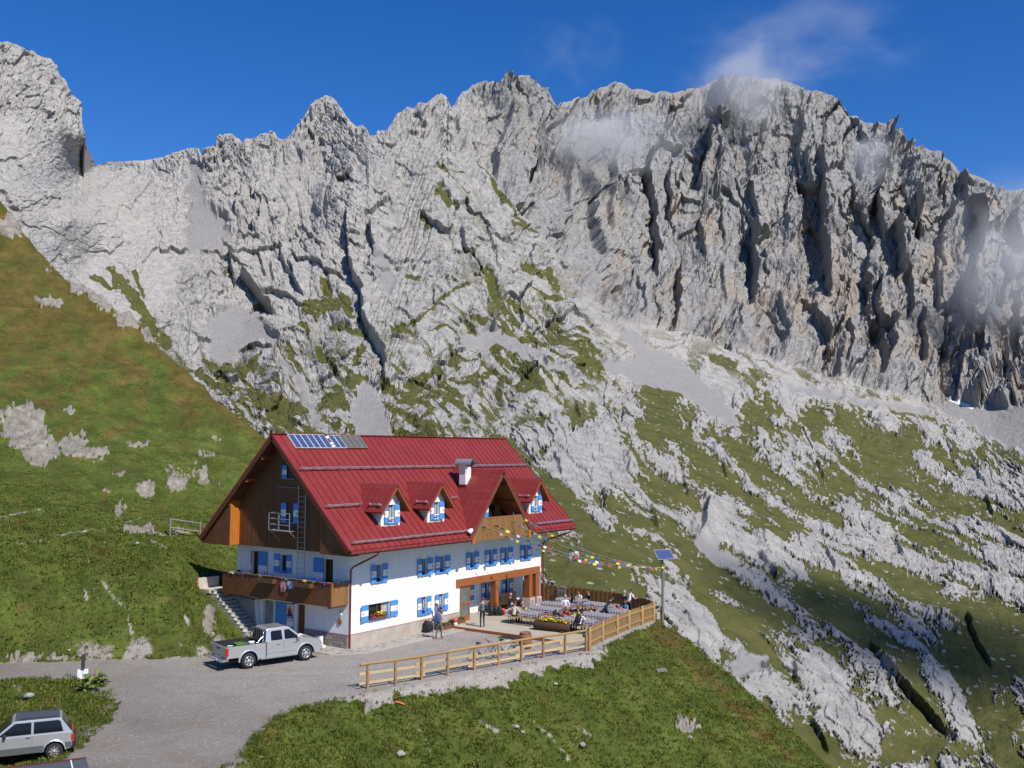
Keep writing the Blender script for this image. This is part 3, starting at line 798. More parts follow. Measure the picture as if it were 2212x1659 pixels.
def rock_material():
    t = NT('limestone_and_turf')
    p = t.pos()
    big = t.noise(0.035, 5, 0.6, p)
    med = t.noise(0.22, 6, 0.65, p)
    fin = t.noise(1.6, 5, 0.7, p)
    stretched = t.mapping(p, (0.5, 0.5, 0.09))
    streak = t.noise(0.6, 5, 0.65, stretched, 0.4)
    lime = t.ramp(med, [(0.30, (0.235, 0.226, 0.213)), (0.5, (0.355, 0.342, 0.323)), (0.72, (0.465, 0.449, 0.424))])
    lime = t.mix(t.math('MULTIPLY', t.ramp(fin, [(0.45, 0.0), (0.75, 1.0)]), 0.35), lime, (0.24, 0.23, 0.215))
    lime = t.mix(t.math('MULTIPLY', t.ramp(big, [(0.42, 0.0), (0.68, 1.0)]), 0.35), lime, (0.42, 0.375, 0.34))
    wl_ = t.ramp(streak, [(0.3, (0.16, 0.158, 0.156)), (0.52, (0.255, 0.251, 0.245)), (0.72, (0.36, 0.352, 0.34))])
    wl_ = t.mix(t.math('MULTIPLY', t.attr('ochre'), 0.45), wl_, t.mix(med, (0.27, 0.195, 0.13), (0.36, 0.285, 0.215)))
    lime = t.mix(t.math('MULTIPLY', t.attr('ochre'), 0.4), lime, (0.47, 0.40, 0.33))
    lime = t.mix(t.math('MULTIPLY', t.attr('grey'), 0.72), lime, t.ramp(med, [(0.30, (0.19, 0.184, 0.174)), (0.5, (0.295, 0.286, 0.271)), (0.72, (0.405, 0.392, 0.371))]))
    col = t.mix(t.attr('wall'), lime, wl_)
    grit = t.noise(2.4, 3, 0.8, p)
    sc = t.ramp(grit, [(0.3, (0.20, 0.192, 0.188)), (0.55, (0.255, 0.246, 0.242)), (0.75, (0.35, 0.34, 0.33))])
    col = t.mix(t.math('MULTIPLY', t.attr('scree'), 0.85), col, sc)
    gn = t.noise(0.11, 7, 0.68, p)
    g1 = t.ramp(gn, [(0.32, (0.055, 0.066, 0.016)), (0.5, (0.094, 0.10, 0.026)), (0.68, (0.145, 0.125, 0.042))])
    g2 = t.noise(0.9, 5, 0.75, p)
    g1 = t.mix(t.math('MULTIPLY', g2, 0.5), g1, (0.03, 0.042, 0.008))
    lich = t.ramp(t.noise(0.45, 6, 0.7, p), [(0.45, 0.0), (0.7, 1.0)])
    g1 = t.mix(t.math('MULTIPLY', lich, 0.6), g1, t.mix(g2, (0.10, 0.085, 0.03), (0.16, 0.135, 0.065)))
    chip = t.math('MULTIPLY', t.ramp(t.voro(0.30, p, 'F1', 'Distance'), [(0.13, 1.0), (0.20, 0.0)]), t.ramp(t.noise(0.05, 4, 0.6, p), [(0.42, 0.0), (0.56, 1.0)]))
    g1 = t.mix(t.math('MULTIPLY', chip, 0.9), g1, (0.36, 0.345, 0.32))
    tf = t.math('ADD', t.attr('turf'), t.math('MULTIPLY', t.math('SUBTRACT', fin, 0.5), 0.9))
    tf = t.ramp(tf, [(0.34, 0.0), (0.68, 1.0)])
    col = t.mix(tf, col, g1)
    col = t.mix(t.attr('snow'), col, (0.82, 0.84, 0.86))
    hh = t.math('ADD', t.noise(1.1, 8, 0.72, p), t.math('MULTIPLY', t.noise(0.16, 5, 0.6, p), 2.5))
    nb = t.bump(hh, 0.6, 1.1)
    return t.done(col, 0.92, 0, 0.15)


tag(build_mountain(rock_material()), 'pale grey limestone mountain with turf ledges rising behind the hut', kind='structure')
# ================================================================== NEAR GROUND (yard, road, banks, the left hill, the foreground spur)
def ray_pt(px, py, d):
    hx, hy, te = px_dir([px], [py])
    return (CAM[0] + d * hx[0], CAM[1] + d * hy[0], CAM[2] + d * te[0])


def to_print(X, Y, Z):
    dx, dy, dz = X - CAM[0], Y - CAM[1], Z - CAM[2]
    w = dx * AX_F[0] + dy * AX_F[1] + dz * AX_F[2]
    return (PCX + FPX * (dx * AX_R[0] + dy * AX_R[1] + dz * AX_R[2]) / w, PCY - FPX * (dx * AX_U[0] + dy * AX_U[1] + dz * AX_U[2]) / w)


YARD = [(-4.6, 4.6), (-6, 4.5), (-8.4, 6.9), (-10, 8.6), (-12.8, 11.4), (-20, 18.5), (-27, 25), (-29, 21), (-22, 14.5), (-14.6, 8), (-12.2, 6.5), (-11.9, 4.1), (-13.6, 0), (-15.7, -2.4), (-18.7, -4.7), (-22, -6.5), (-24, -10), (-19, -9.6),
        (-15.9, -10.2), (-13.7, -8.5), (-11.2, -6.9), (-8.5, -6.9), (-6, -7.2), (0, -8.8), (7.4, -10.8), (14, -9.7), (18.2, -9.2), (20.8, -5), (21.2, 3), (21, 10), (0.3, 10), (-0.2, 6.6), (-1.4, 5.6), (-3, 5.2)]
CTRL = [(-6, 4.3, 0), (-8.4, 6.9, 0), (-10, 8.6, 0), (-12.8, 11.4, 0), (-20, 18.5, -.1), (-14.6, 8, 0), (-22, 14.5, -.2), (-12, 4, 0), (-13.6, 0, 0), (-15.7, -2.4, -.15), (-19.4, -4.8, -.3), (-22, -1, -.3), (-24, 6, -.3), (-23, -6, -.5),
        (-18.5, -9.3, -.3), (-15.9, -10.2, -.2), (-13.7, -8.5, -.05), (-11.2, -6.9, 0), (-8.5, -6.9, 0), (-5.7, -7.2, 0), (-2, -8, 0), (2, -9, 0), (7, -10.6, 0), (0, 0, 0), (5, -3, 0), (10, -5, 0), (15, -5, 0), (19, -5, 0), (20.5, 0, 0),
        (12, -9.6, -.1), (17.5, -9.3, -.2), (10, 5, 0), (18, 8, 0), (-3, 0, 0), (-6, 0, 0), (-10, -3, 0), (0, -5, 0), (-4, -4, 0),
        (-14.6, -12.2, -1.4), (-10.8, -11.2, -2.2), (-4.8, -13.1, -3.2), (2.4, -15.2, -4.2), (9, -17, -4.6), (12, -21, -7.2), (6, -25, -10), (-2, -22, -9), (-10, -18, -7), (-16, -16, -4.5), (-22, -13, -2.4), (-20, -20, -6), (-28, -22, -4),
        (-39, -38, 9.1), (-36, -33, 6.5), (-32, -28, 1.5), (14, -14, -2.9), (17.4, -12.6, -2.1), (18.3, -16, -4.4), (17.2, -20, -6.9), (15, -26, -10.8), (10, -32, -15),
        (21, -10, -1.6), (23, -14, -5.8), (23.5, -19, -10), (22, -25, -14), (28, -8, -5.5), (32, -14, -12), (30, -22, -18), (40, -10, -17), (45, -25, -31), (60, -20, -42), (22.6, -5, -1.0), (23.2, 2, -.9), (27, -2, -4), (30, 5, -4), (35, 0, -8),
        (45, 5, -13), (60, 10, -19), (80, 20, -25), (120, 40, -32), (24, 9, -.4), (22, 14, .6), (30, 14, -2), (40, 20, -7), (60, 40, -12), (11, 12.5, 1.2), (3, 12.5, 2.6), (17, 12, .8),
        (-1.6, 6.6, .05), (-1.6, 8, .95), (-1.6, 10, 2.3), (-0.6, 11.5, 2.75), (-3.2, 7.3, 1.1), (-2.8, 9, 2.1), (2, 11, 2.6)]
CTRL_PX = [(0, 1300, 58.5), (100, 1300, 58.5), (230, 1300, 58), (350, 1300, 57.5), (-150, 1300, 59), (0, 1200, 62.5), (150, 1200, 62.5), (300, 1200, 63), (400, 1215, 63), (0, 1160, 65), (120, 1160, 65.5), (240, 1148, 66.5), (330, 1152, 69), (370, 1157, 70), (432, 1156, 71),
           (0, 1080, 73), (200, 1080, 75), (400, 1080, 79), (0, 980, 84), (200, 980, 86), (430, 1000, 88), (500, 1050, 84), (0, 880, 97), (200, 880, 98), (400, 920, 97), (520, 980, 92), (0, 760, 112), (150, 760, 113), (300, 780, 112), (420, 850, 105),
           (0, 640, 127), (120, 640, 128), (220, 680, 124), (0, 540, 140), (80, 560, 138), (-150, 900, 95), (-150, 600, 130), (-200, 330, 160)]
RIDGE = [(-60, 390, 154), (0, 440, 150), (30, 470, 147), (60, 522, 143), (90, 555, 139), (120, 590, 136), (180, 622, 132), (240, 668, 126), (300, 704, 121), (360, 765, 115), (400, 803, 112), (440, 840, 108), (480, 873, 104), (520, 905, 100), (560, 938, 97), (600, 985, 92)]
for q in CTRL_PX: CTRL.append(ray_pt(*q))
for (px_, py_, d_) in RIDGE:
    CTRL.append(ray_pt(px_, py_, d_))
    a_ = ray_pt(px_, py_, d_ + 14); CTRL.append((a_[0], a_[1], a_[2] - 9))
    a_ = ray_pt(px_, py_, d_ + 55); CTRL.append((a_[0], a_[1], a_[2] - 52))
_c = np.array(CTRL, float)
_k = len(_c)
_ph = lambda r2: np.sqrt(r2 + 4.0)
_A = np.zeros((_k + 3, _k + 3))
_A[:_k, :_k] = _ph((_c[:, None, 0] - _c[None, :, 0]) ** 2 + (_c[:, None, 1] - _c[None, :, 1]) ** 2) - np.eye(_k) * 0.03
_A[:_k, _k] = 1; _A[:_k, _k + 1] = _c[:, 0]; _A[:_k, _k + 2] = _c[:, 1]
_A[_k:, :_k] = _A[:_k, _k:].T
_S = np.linalg.solve(_A, np.concatenate([_c[:, 2], [0, 0, 0]]))


def base_z(X, Y):
    Z = _S[_k] + _S[_k + 1] * X + _S[_k + 2] * Y
    for i in range(_k):
        Z = Z + _S[i] * np.sqrt((X - _c[i, 0]) ** 2 + (Y - _c[i, 1]) ** 2 + 4.0)
    return Z


def yard_mask(X, Y, soft=0.8):
    """1 inside the yard, falling to 0 over `soft` metres outside"""
    ins = in_poly(X, Y, YARD)
    d = dist_poly(X, Y, YARD + YARD[:1])
    return np.where(ins, 1.0, sstep(soft, 0.0, d)), ins, d


def ground_z(x, y):
    X, Y = np.array([float(x)]), np.array([float(y)])
    m, _, _ = yard_mask(X, Y)
    zf = -0.03 * np.clip(-X - 12, 0, 12)
    return float((base_z(X, Y) * (1 - m) + zf * m)[0])


HROCK = [(52, 925, 60, 62, .9), (90, 975, 50, 45, .8), (160, 965, 40, 34, .75), (205, 985, 35, 22, .6), (152, 889, 13, 8, .9), (295, 963, 32, 7, .8), (400, 1018, 60, 20, .5), (440, 1040, 16, 16, .7), (316, 1058, 26, 22, .85), (382, 1050, 32, 18, .8), (450, 985, 46, 8, .5),
         (260, 1025, 16, 9, .8), (232, 1062, 12, 7, .8), (262, 1098, 16, 9, .8), (255, 1110, 12, 6, .8), (30, 490, 42, 34, .75), (170, 618, 26, 24, .9), (110, 655, 36, 11, .9), (235, 650, 36, 30, .95), (280, 685, 36, 34, .95), (205, 640, 20, 20, .9), (330, 728, 26, 20, .8), (105, 575, 20, 20, .5),
         (300, 1148, 44, 8, .9), (390, 1150, 20, 9, .8), (450, 1345, 20, 40, .55), (475, 1395, 22, 22, .6), (60, 1424, 60, 10, .8), (130, 1424, 50, 8, .7), (1482, 1572, 30, 20, .8), (794, 1535, 9, 16, .8), (470, 950, 20, 6, .6), (520, 960, 14, 10, .5), (1500, 1395, 10, 5, .9)]
HPATH = [([(20, 1180), (100, 1164), (169, 1148), (242, 1141), (275, 1128), (305, 1117)], 2.2), ([(242, 1143), (300, 1146), (375, 1158)], 3), ([(221, 1254), (247, 1293), (281, 1319), (276, 1340), (286, 1368), (302, 1405)], 4), ([(182, 1272), (188, 1294)], 6), ([(401, 1334), (408, 1358)], 7),
         ([(861, 1522), (900, 1561), (913, 1589), (931, 1630)], 5), ([(1150, 1560), (1190, 1590), (1230, 1640)], 5), ([(1040, 1560), (1075, 1580)], 7), ([(1250, 1570), (1275, 1590)], 9), ([(0, 1118), (60, 1105), (98, 1098)], 2.5), ([(30, 1480), (62, 1500)], 8), ([(140, 1290), (150, 1310)], 6), ([(330, 1170), (360, 1185)], 6)]


def build_ground(mat):
    az = np.arctan2(AX_F[1], AX_F[0])
    ang = np.concatenate([np.linspace(-0.80, -0.50, 30)[:-1], np.linspace(-0.50, 0.52, 800), np.linspace(0.52, 0.70, 18)[1:]])[::-1]
    d = np.concatenate([np.geomspace(14, 36, 20)[:-1], np.geomspace(36, 78, 250)[:-1], np.geomspace(78, 160, 150)[:-1], np.geomspace(160, 330, 14)])
    A_, D_ = np.meshgrid(az + ang, d)
    X = CAM[0] + D_ * np.cos(A_); Y = CAM[1] + D_ * np.sin(A_)
    Z = base_z(X, Y)
    m, ins, de = yard_mask(X, Y)
    zf = -0.03 * np.clip(-X - 12, 0, 12)
    rough = np.clip(de / 2.5, 0, 1) * (~ins)
    n = 0.55 * fbm(X / 7, Y / 7, 3, 0.5, 301) + 0.22 * fbm(X / 1.9, Y / 1.9, 3, 0.55, 305) + 0.07 * fbm(X / .5, Y / .5, 2, 0.5, 309)
    far = sstep(75, 110, D_)
    n = n * (1 + 0.9 * far)
    Z = (Z + rough * n) * (1 - m) + zf * m + 0.012 * fbm(X / 0.6, Y / 0.6, 3, 0.6, 311) * m
    # under the hut and the terrace the soil stays just below the slabs
    for (x0, x1, y0, y1) in [(0.1, 18.6, 0.1, 9.1), (8.4, 20, -8, 0)]:
        inside = (X > x0) & (X < x1) & (Y > y0) & (Y < y1)
        Z = np.where(inside, np.minimum(Z, -0.03), Z)
    st_ = (X > -1.75) & (X < 0.3) & (Y > 5.8) & (Y < 11.2)
    Z = np.where(st_, np.minimum(Z, np.clip(0.725 * (Y - 6.45) - 0.05, -0.02, 2.42)), Z)
    px, py = to_print(X, Y, Z)
    w3 = fbm(px / 14, py / 14, 3, 0.6, 321); w4 = fbm(px / 14, py / 14, 3, 0.6, 331)
    rock = np.zeros_like(Z)
    for (ox, oy, rx, ry, s) in HROCK:
        mm = (np.abs(px - ox) < rx * 1.6) & (np.abs(py - oy) < ry * 1.8)
        q = np.hypot((px[mm] - ox + w3[mm] * 10) / rx, (py[mm] - oy + w4[mm] * 10) / ry)
        rock[mm] = np.maximum(rock[mm], s * sstep(1.15, 0.5, q))
    veg = fbm(px / 9 + w3, py / 6 + w4, 4, 0.6, 341)
    cellv = facets((px + 8 * w3) / 19, (py + 6 * w4) / 10, 21, .5, 1.0) + 0.45 * facets((px + 5 * w3) / 8, (py + 4 * w4) / 5, 22, .6, 1.0)
    rk = sstep(0.44, 0.54, rock + 0.40 * veg + 0.42 * cellv) * (~ins)
    # scattered stones in the turf of the hill
    rk = np.maximum(rk, sstep(0.60, 0.68, fbm(px / 11, py / 6, 3, 0.5, 345)) * sstep(100, 60, np.abs(py - 1020)) * (px < 560) * 0.8)
    Z = Z + rk * (0.10 + 0.55 * np.clip(fbm(X / 1.7, Y / 1.7, 3, 0.55, 351) + 0.35, 0, 1) + 0.16 * terr(fbm(X / .8, Y / .8, 2, 0.5, 355), 4) + 0.55 * np.clip(cellv, -.5, .8)) * (0.35 + D_ / 260)
    path = np.zeros_like(Z)
    for pts, w in HPATH:
        mm = window(px, py, pts, 3 * w + 6)
        dd = dist_poly(px[mm] + w3[mm] * 5, py[mm] + w4[mm] * 4, pts)
        path[mm] = np.maximum(path[mm], sstep(1.2 * w, 0.5 * w, dd + veg[mm] * w * 0.9))
    wob = 0.5 * fbm(X / 2.2, Y / 2.2, 3, 0.55, 361) + 0.35 * fbm(X / 0.6, Y / 0.6, 2, 0.5, 365)
    sd = np.where(ins, -de, de)
    # gravel spills over the edge below the rail fence
    spill = sstep(-9.5, -6, X) * sstep(10.5, 7, X) * (Y < -5)
    gravel = sstep(0.25, -0.15, sd + wob * (0.7 + 1.1 * spill) - 0.75 * spill)
    worn = sstep(0.0, 0.5, fbm(X / 2.5, Y / 2.5, 4, 0.55, 371) + 0.15) * sstep(2.2, 0.3, np.abs(sd)) * 0.75
    gravel = np.maximum(gravel, worn * (X < -3))
    # the turf island where the small car stands
    gravel = np.maximum(gravel, path * np.clip(0.55 + 0.8 * fbm(X / .9, Y / .9, 3, 0.6, 375), 0.1, 0.9))
    dry = sstep(-0.1, 0.45, fbm(px / 60, py / 40, 4, 0.55, 381) + 0.75 * sstep(26, 0, np.abs(py - np.interp(px, [r[0] for r in RIDGE], [r[1] for r in RIDGE]) - 12)) * (px < 620) + 0.4 * sstep(900, 620, py) * (px < 600)
                + 0.55 * sstep(60, 0, np.abs(px - np.interp(py, [1340, 1450, 1550, 1660], [1440, 1560, 1655, 1760]) + 40)) * (py > 1330) - 0.25 + 0.34 * sstep(1050, 800, py) * (px < 620))
    lush = fbm(px / 45, py / 30, 4, 0.55, 391)
    rut = np.zeros_like(Z)
    for pts in ([(-22, 18.2), (-14.5, 9.6), (-10.5, 4.6), (-8.4, 1.2), (-4, -3.4), (2, -5.6)], [(-12.2, 7.4), (-11.2, 3.0), (-12.6, -2.5), (-16.5, -6.8), (-21, -9)]):
        for o_ in (-.75, .75):
            q_ = [(a + o_ * .72, b + o_ * .69) for a, b in pts]
            dd = dist_poly(X, Y, q_)
            rut = np.maximum(rut, sstep(0.42, 0.12, dd + 0.22 * fbm(X / .8, Y / .8, 2, .5, 377)) * np.clip(.6 + fbm(X / 2.4, Y / 2.4, 2, .5, 379), 0, 1))
    global GROUND
    GROUND = dict(X=X, Y=Y, Z=Z, px=px, py=py, gravel=gravel, rock=rk, dry=dry, D=D_, lush=lush)
    return grid_mesh('ground', X, Y, Z, mat, dict(gravel=gravel, rock=rk, dry=dry, rut=rut), smooth=True)


def ground_material():
    t = NT('turf_gravel_and_rock')
    p = t.pos()
    n1 = t.noise(0.5, 6, 0.65, p)
    n2 = t.noise(4.5, 5, 0.7, p)
    n3 = t.noise(22, 3, 0.7, p)
    g = t.ramp(n1, [(0.33, (0.050, 0.074, 0.014)), (0.5, (0.085, 0.114, 0.021)), (0.67, (0.13, 0.15, 0.032))])
    d = t.ramp(n1, [(0.33, (0.078, 0.060, 0.015)), (0.5, (0.122, 0.090, 0.024)), (0.67, (0.175, 0.105, 0.038))])
    c = t.mix(t.math('MULTIPLY', t.attr('dry'), 0.85), g, d)
    c = t.mix(t.math('MULTIPLY', t.ramp(n2, [(0.45, 0.0), (0.65, 1.0)]), 0.45), c, (0.040, 0.052, 0.011))
    hs_ = t.mapping(p, (0.5, 0.16, 0.3), (0, 0, -0.9))
    stk = t.noise(1.1, 6, 0.7, hs_)
    c = t.mix(t.math('MULTIPLY', t.ramp(stk, [(0.46, 0.0), (0.62, 1.0)]), 0.55), c, t.mix(n1, (0.045, 0.050, 0.012), (0.070, 0.062, 0.02)))
    red = t.ramp(t.noise(0.8, 5, 0.75, p), [(0.58, 0.0), (0.72, 1.0)])
    c = t.mix(t.math('MULTIPLY', t.math('MULTIPLY', red, t.attr('dry')), 0.55), c, (0.21, 0.095, 0.035))
    # gravel: grey stones with pale and dark grains
    v = t.voro(26.0, p, 'F1', 'Color')
    vv = t.n.new('ShaderNodeSeparateColor')
    t.lk(v, vv.inputs[0])
    gr = t.ramp(vv.outputs[0], [(0.0, (0.255, 0.228, 0.205)), (0.5, (0.335, 0.305, 0.28)), (0.9, (0.385, 0.355, 0.325)), (0.98, (0.52, 0.49, 0.455))])
    gr = t.mix(t.math('MULTIPLY', n3, 0.25), gr, (0.17, 0.155, 0.14))
    damp = t.ramp(t.noise(0.16, 4, 0.6, p), [(0.42, 0.0), (0.62, 1.0)])
    sx = t.n.new('ShaderNodeSeparateXYZ'); t.lk(p, sx.inputs[0])
    west = t.ramp(t.math('MULTIPLY', t.math('ADD', sx.outputs[0], 18), 0.06), [(0.2, 1.0), (0.75, 0.0)])
    gr = t.mix(t.math('MULTIPLY', t.math('MULTIPLY', damp, west), 0.55), gr, (0.15, 0.128, 0.108))
    gr = t.mix(t.math('MULTIPLY', west, 0.42), gr, (0.165, 0.142, 0.12))
    br = t.ramp(t.noise(0.45, 5, 0.65, p), [(0.5, 0.0), (0.66, 1.0)])
    gr = t.mix(t.math('MULTIPLY', br, 0.42), gr, (0.20, 0.158, 0.115))
    pk = t.ramp(t.voro(3.2, p, 'F1', 'Distance'), [(0.10, 1.0), (0.15, 0.0)])
    gr = t.mix(t.math('MULTIPLY', pk, 0.8), gr, (0.46, 0.44, 0.41))
    pk2 = t.ramp(t.voro(5.1, p, 'F1', 'Distance'), [(0.13, 1.0), (0.19, 0.0)])
    gr = t.mix(t.math('MULTIPLY', pk2, 0.6), gr, (0.15, 0.135, 0.12))
    gr = t.mix(t.math('MULTIPLY', t.attr('rut'), 0.5), gr, t.mix(n2, (0.17, 0.15, 0.13), (0.30, 0.28, 0.255)))
    gm = t.math('ADD', t.attr('gravel'), t.math('MULTIPLY', t.math('SUBTRACT', n2, 0.5), 0.7))
    gm = t.ramp(gm, [(0.42, 0.0), (0.6, 1.0)])
    c = t.mix(gm, c, gr)
    r = t.ramp(t.noise(1.3, 6, 0.7, p), [(0.3, (0.14, 0.128, 0.108)), (0.5, (0.245, 0.222, 0.19)), (0.7, (0.36, 0.335, 0.295))])
    rm = t.math('ADD', t.attr('rock'), t.math('MULTIPLY', t.math('SUBTRACT', n2, 0.5), 0.6))
    rm = t.ramp(rm, [(0.42, 0.0), (0.58, 1.0)])
    c = t.mix(rm, c, r)
    h = t.math('ADD', t.math('MULTIPLY', n2, 0.7), t.math('MULTIPLY', n3, 0.3))
    t.bump(h, 0.9, 0.14)
    return t.done(c, 0.95, 0, 0.12)


ground_ob = tag(build_ground(ground_material()), 'grassy hill, gravel yard and spur round the hut', kind='structure')

# far valley floor out to the horizon
mb = MB()
N_ = 48
ring = lambda r, z: [(r * math.cos(2 * math.pi * k / N_), r * math.sin(2 * math.pi * k / N_), z) for k in range(N_)]
rings = [ring(30, -78), ring(400, -80), ring(2500, -120), ring(14000, -300)]
V_ = [p for r_ in rings for p in r_]
F_ = [(i * N_ + k, i * N_ + (k + 1) % N_, (i + 1) * N_ + (k + 1) % N_, (i + 1) * N_ + k) for i in range(3) for k in range(N_)]
mb.faces(V_, F_ + [tuple(range(N_))])
t = NT('valley_meadow')
vc = t.ramp(t.noise(0.01, 6, 0.6, t.pos()), [(0.35, (0.04, 0.055, 0.015)), (0.65, (0.09, 0.09, 0.03))])
tag(mb.build('valley_ground', None, t.done(vc, 0.95, 0, 0.1)), 'green valley floor far below the hut', kind='structure')


# ------------------------------------------------------------------ grass and herbs growing on it
def build_grass():
    rs = np.random.RandomState(5)
    G = GROUND
    nr, nc = G['X'].shape
    sel = (G['px'] > -40) & (G['px'] < 2260) & (G['py'] > 380) & (G['py'] < 1700)
    cnt = 120000
    ii = rs.randint(0, nr - 1, cnt * 3); jj = rs.randint(0, nc - 1, cnt * 3)
    ok = sel[ii, jj]
    ii, jj = ii[ok], jj[ok]
    fr, fc = rs.rand(len(ii)), rs.rand(len(ii))
    I = lambda q: ((q[ii, jj] * (1 - fc) + q[ii, jj + 1] * fc) * (1 - fr) + (q[ii + 1, jj] * (1 - fc) + q[ii + 1, jj + 1] * fc) * fr)
    X, Y, Z, gv, rk, dry, D_, lush, py = [I(G[k]) for k in ('X', 'Y', 'Z', 'gravel', 'rock', 'dry', 'D', 'lush', 'py')]
    ins = in_poly(X, Y, YARD)
    inside_house = (X > -1.8) & (X < 21) & (Y > -9) & (Y < 11.0)
    clump = fbm(X / 1.1, Y / 1.1, 3, 0.6, 401)
    keep = (rs.rand(len(X)) > np.clip(gv * 0.95 + rk * 1.1, 0, 0.96)) & ~inside_house & (D_ < 155) & (rs.rand(len(X)) < np.clip(0.72 + clump * 0.9, 0.12, 1)) & ~(ins & (gv > 0.3))
    idx = np.nonzero(keep)[0][:78000]
    X, Y, Z, dry, D_, lush, clump = [q[idx] for q in (X, Y, Z, dry, D_, lush, clump)]
    n = len(X)
    nb = 4
    sc = D_ / 50.0
    hill = sstep(62, 80, D_)
    ht = (0.06 + 0.10 * rs.rand(n) + 0.14 * np.clip(clump, 0, 1) * np.clip(lush + .3, 0, 1)) * (1 - 0.45 * hill)
    leafy = (rs.rand(n) < np.clip(0.12 + 1.0 * lush, 0, 0.75) * (1 - .8 * hill)) & (dry < 0.6)
    V = np.zeros((n, nb, 4, 3), np.float32)
    for b in range(nb):
        a = rs.rand(n) * 6.283
        lean = np.where(leafy, 0.9 + 0.7 * rs.rand(n), 0.25 + 0.5 * rs.rand(n)) * ht
        wd = np.where(leafy, 0.022 + 0.032 * rs.rand(n), 0.010 + 0.016 * rs.rand(n)) * np.clip(sc, 0.8, 1.5)
        hh = np.where(leafy, 0.55 + 0.4 * rs.rand(n), 0.8 + 0.5 * rs.rand(n)) * ht
        ox, oy = (rs.rand(n) - 0.5) * 0.22 * sc, (rs.rand(n) - 0.5) * 0.22 * sc
        cx, sx_ = np.cos(a), np.sin(a)
        bx, by = X + ox, Y + oy
        V[:, b, 0] = np.stack([bx - sx_ * wd * .3, by + cx * wd * .3, Z - 0.03], -1)
        V[:, b, 1] = np.stack([bx + cx * lean * .5 + sx_ * wd, by + sx_ * lean * .5 - cx * wd, Z + hh * .62], -1)
        V[:, b, 2] = np.stack([bx + cx * lean, by + sx_ * lean, Z + hh * np.where(leafy, .8, 1)], -1)
        V[:, b, 3] = np.stack([bx + cx * lean * .5 - sx_ * wd, by + sx_ * lean * .5 + cx * wd, Z + hh * .62], -1)
    nq = n * nb
    me = bpy.data.meshes.new('grass')
    me.vertices.add(nq * 4)
    me.vertices.foreach_set('co', V.reshape(-1))
    me.loops.add(nq * 4)
    me.loops.foreach_set('vertex_index', np.arange(nq * 4, dtype=np.int32))
    me.polygons.add(nq)
    me.polygons.foreach_set('loop_start', np.arange(nq, dtype=np.int32) * 4)
    me.polygons.foreach_set('loop_total', np.full(nq, 4, np.int32))
    tone = np.clip(0.5 + 0.35 * lush + 0.22 * rs.randn(n), 0, 1)
    dr = np.clip(dry * 0.9 + 0.28 * rs.randn(n) - 0.05, 0, 1)
    for nm, q in (('tone', tone), ('dryness', dr)):
        at = me.attributes.new(nm, 'FLOAT', 'POINT')
        at.data.foreach_set('value', np.repeat(q.astype(np.float32), nb * 4))
    t = NT('grass_blades')
    c1 = t.ramp(t.attr('tone'), [(0.0, (0.055, 0.085, 0.014)), (0.45, (0.115, 0.155, 0.022)), (0.8, (0.18, 0.215, 0.034)), (1.0, (0.26, 0.27, 0.05))])
    c2 = t.ramp(t.attr('tone'), [(0.0, (0.09, 0.066, 0.02)), (0.5, (0.18, 0.125, 0.035)), (1.0, (0.30, 0.21, 0.08))])
    c = t.mix(t.attr('dryness'), c1, c2)
    t.done(c, 0.7, 0, 0.2)
    tr = t.n.new('ShaderNodeBsdfTranslucent'); t.lk(c, tr.inputs['Color'])
    mx = t.n.new('ShaderNodeMixShader'); mx.inputs[0].default_value = 0.35
    t.lk(t.b.outputs[0], mx.inputs[1]); t.lk(tr.outputs[0], mx.inputs[2]); t.lk(mx.outputs[0], t.out.inputs['Surface'])
    me.materials.append(t.m)
    me.update(calc_edges=True)
    tag(link_mesh('grass', me), 'green and dry brown grass and herbs over the slopes', 'grass', kind='stuff')


build_grass()
# ================================================================== THE HUT
HL, HW = 18.745, 9.2
RX0, RX1 = -1.57, 20.72            # roof ends
EY, EZ, RZ = -1.56, 5.484, 11.586  # eave and ridge
SL = (RZ - EZ) / (HW / 2 - EY)
rz_at = lambda y: EZ + (y - EY) * SL
ry_at = lambda z: EY + (z - EZ) / SL
nrm = Vector((0, -SL, 1)).normalized()


def plaster_material():
    t = NT('white_plaster')
    c = t.coord()
    n = t.noise(0.7, 6, 0.65, c)
    dr = t.noise(1.2, 5, 0.6, t.mapping(c, (3, 3, 0.35)))
    col = t.ramp(n, [(0.3, (0.74, 0.73, 0.705)), (0.7, (0.83, 0.825, 0.81))])
    col = t.mix(t.math('MULTIPLY', t.ramp(dr, [(0.52, 0.0), (0.8, 1.0)]), 0.5), col, (0.58, 0.56, 0.52))
    t.bump(t.noise(38, 4, 0.6, c), 0.25, 0.01)
    return t.done(col, 0.9, 0, 0.2)


def wood_material(name, a, b, along=2, rough=0.62, contrast=1.0, wear=0.25):
    """boards with grain along an axis and a tone of its own per object"""
    t = NT(name)
    c = t.coord()
    sc = [9.0, 9.0, 9.0]; sc[along] = 0.55
    g = t.noise(3.2, 6, 0.65, t.mapping(c, tuple(sc)), 0.6)
    oi = t.n.new('ShaderNodeObjectInfo').outputs['Random']
    lo = tuple(x * (1 - 0.28 * contrast) for x in a)
    col = t.ramp(g, [(0.28, lo), (0.5, a), (0.74, b)])
    col = t.mix(t.math('MULTIPLY', oi, 0.45), col, tuple(x * 0.62 for x in a))
    w = t.noise(1.6, 5, 0.65, c)
    col = t.mix(t.math('MULTIPLY', t.ramp(w, [(0.5, 0.0), (0.75, 1.0)]), wear), col, tuple(0.5 * x + 0.10 for x in a))
    t.bump(g, 0.3, 0.01)
    return t.done(col, rough, 0, 0.35)


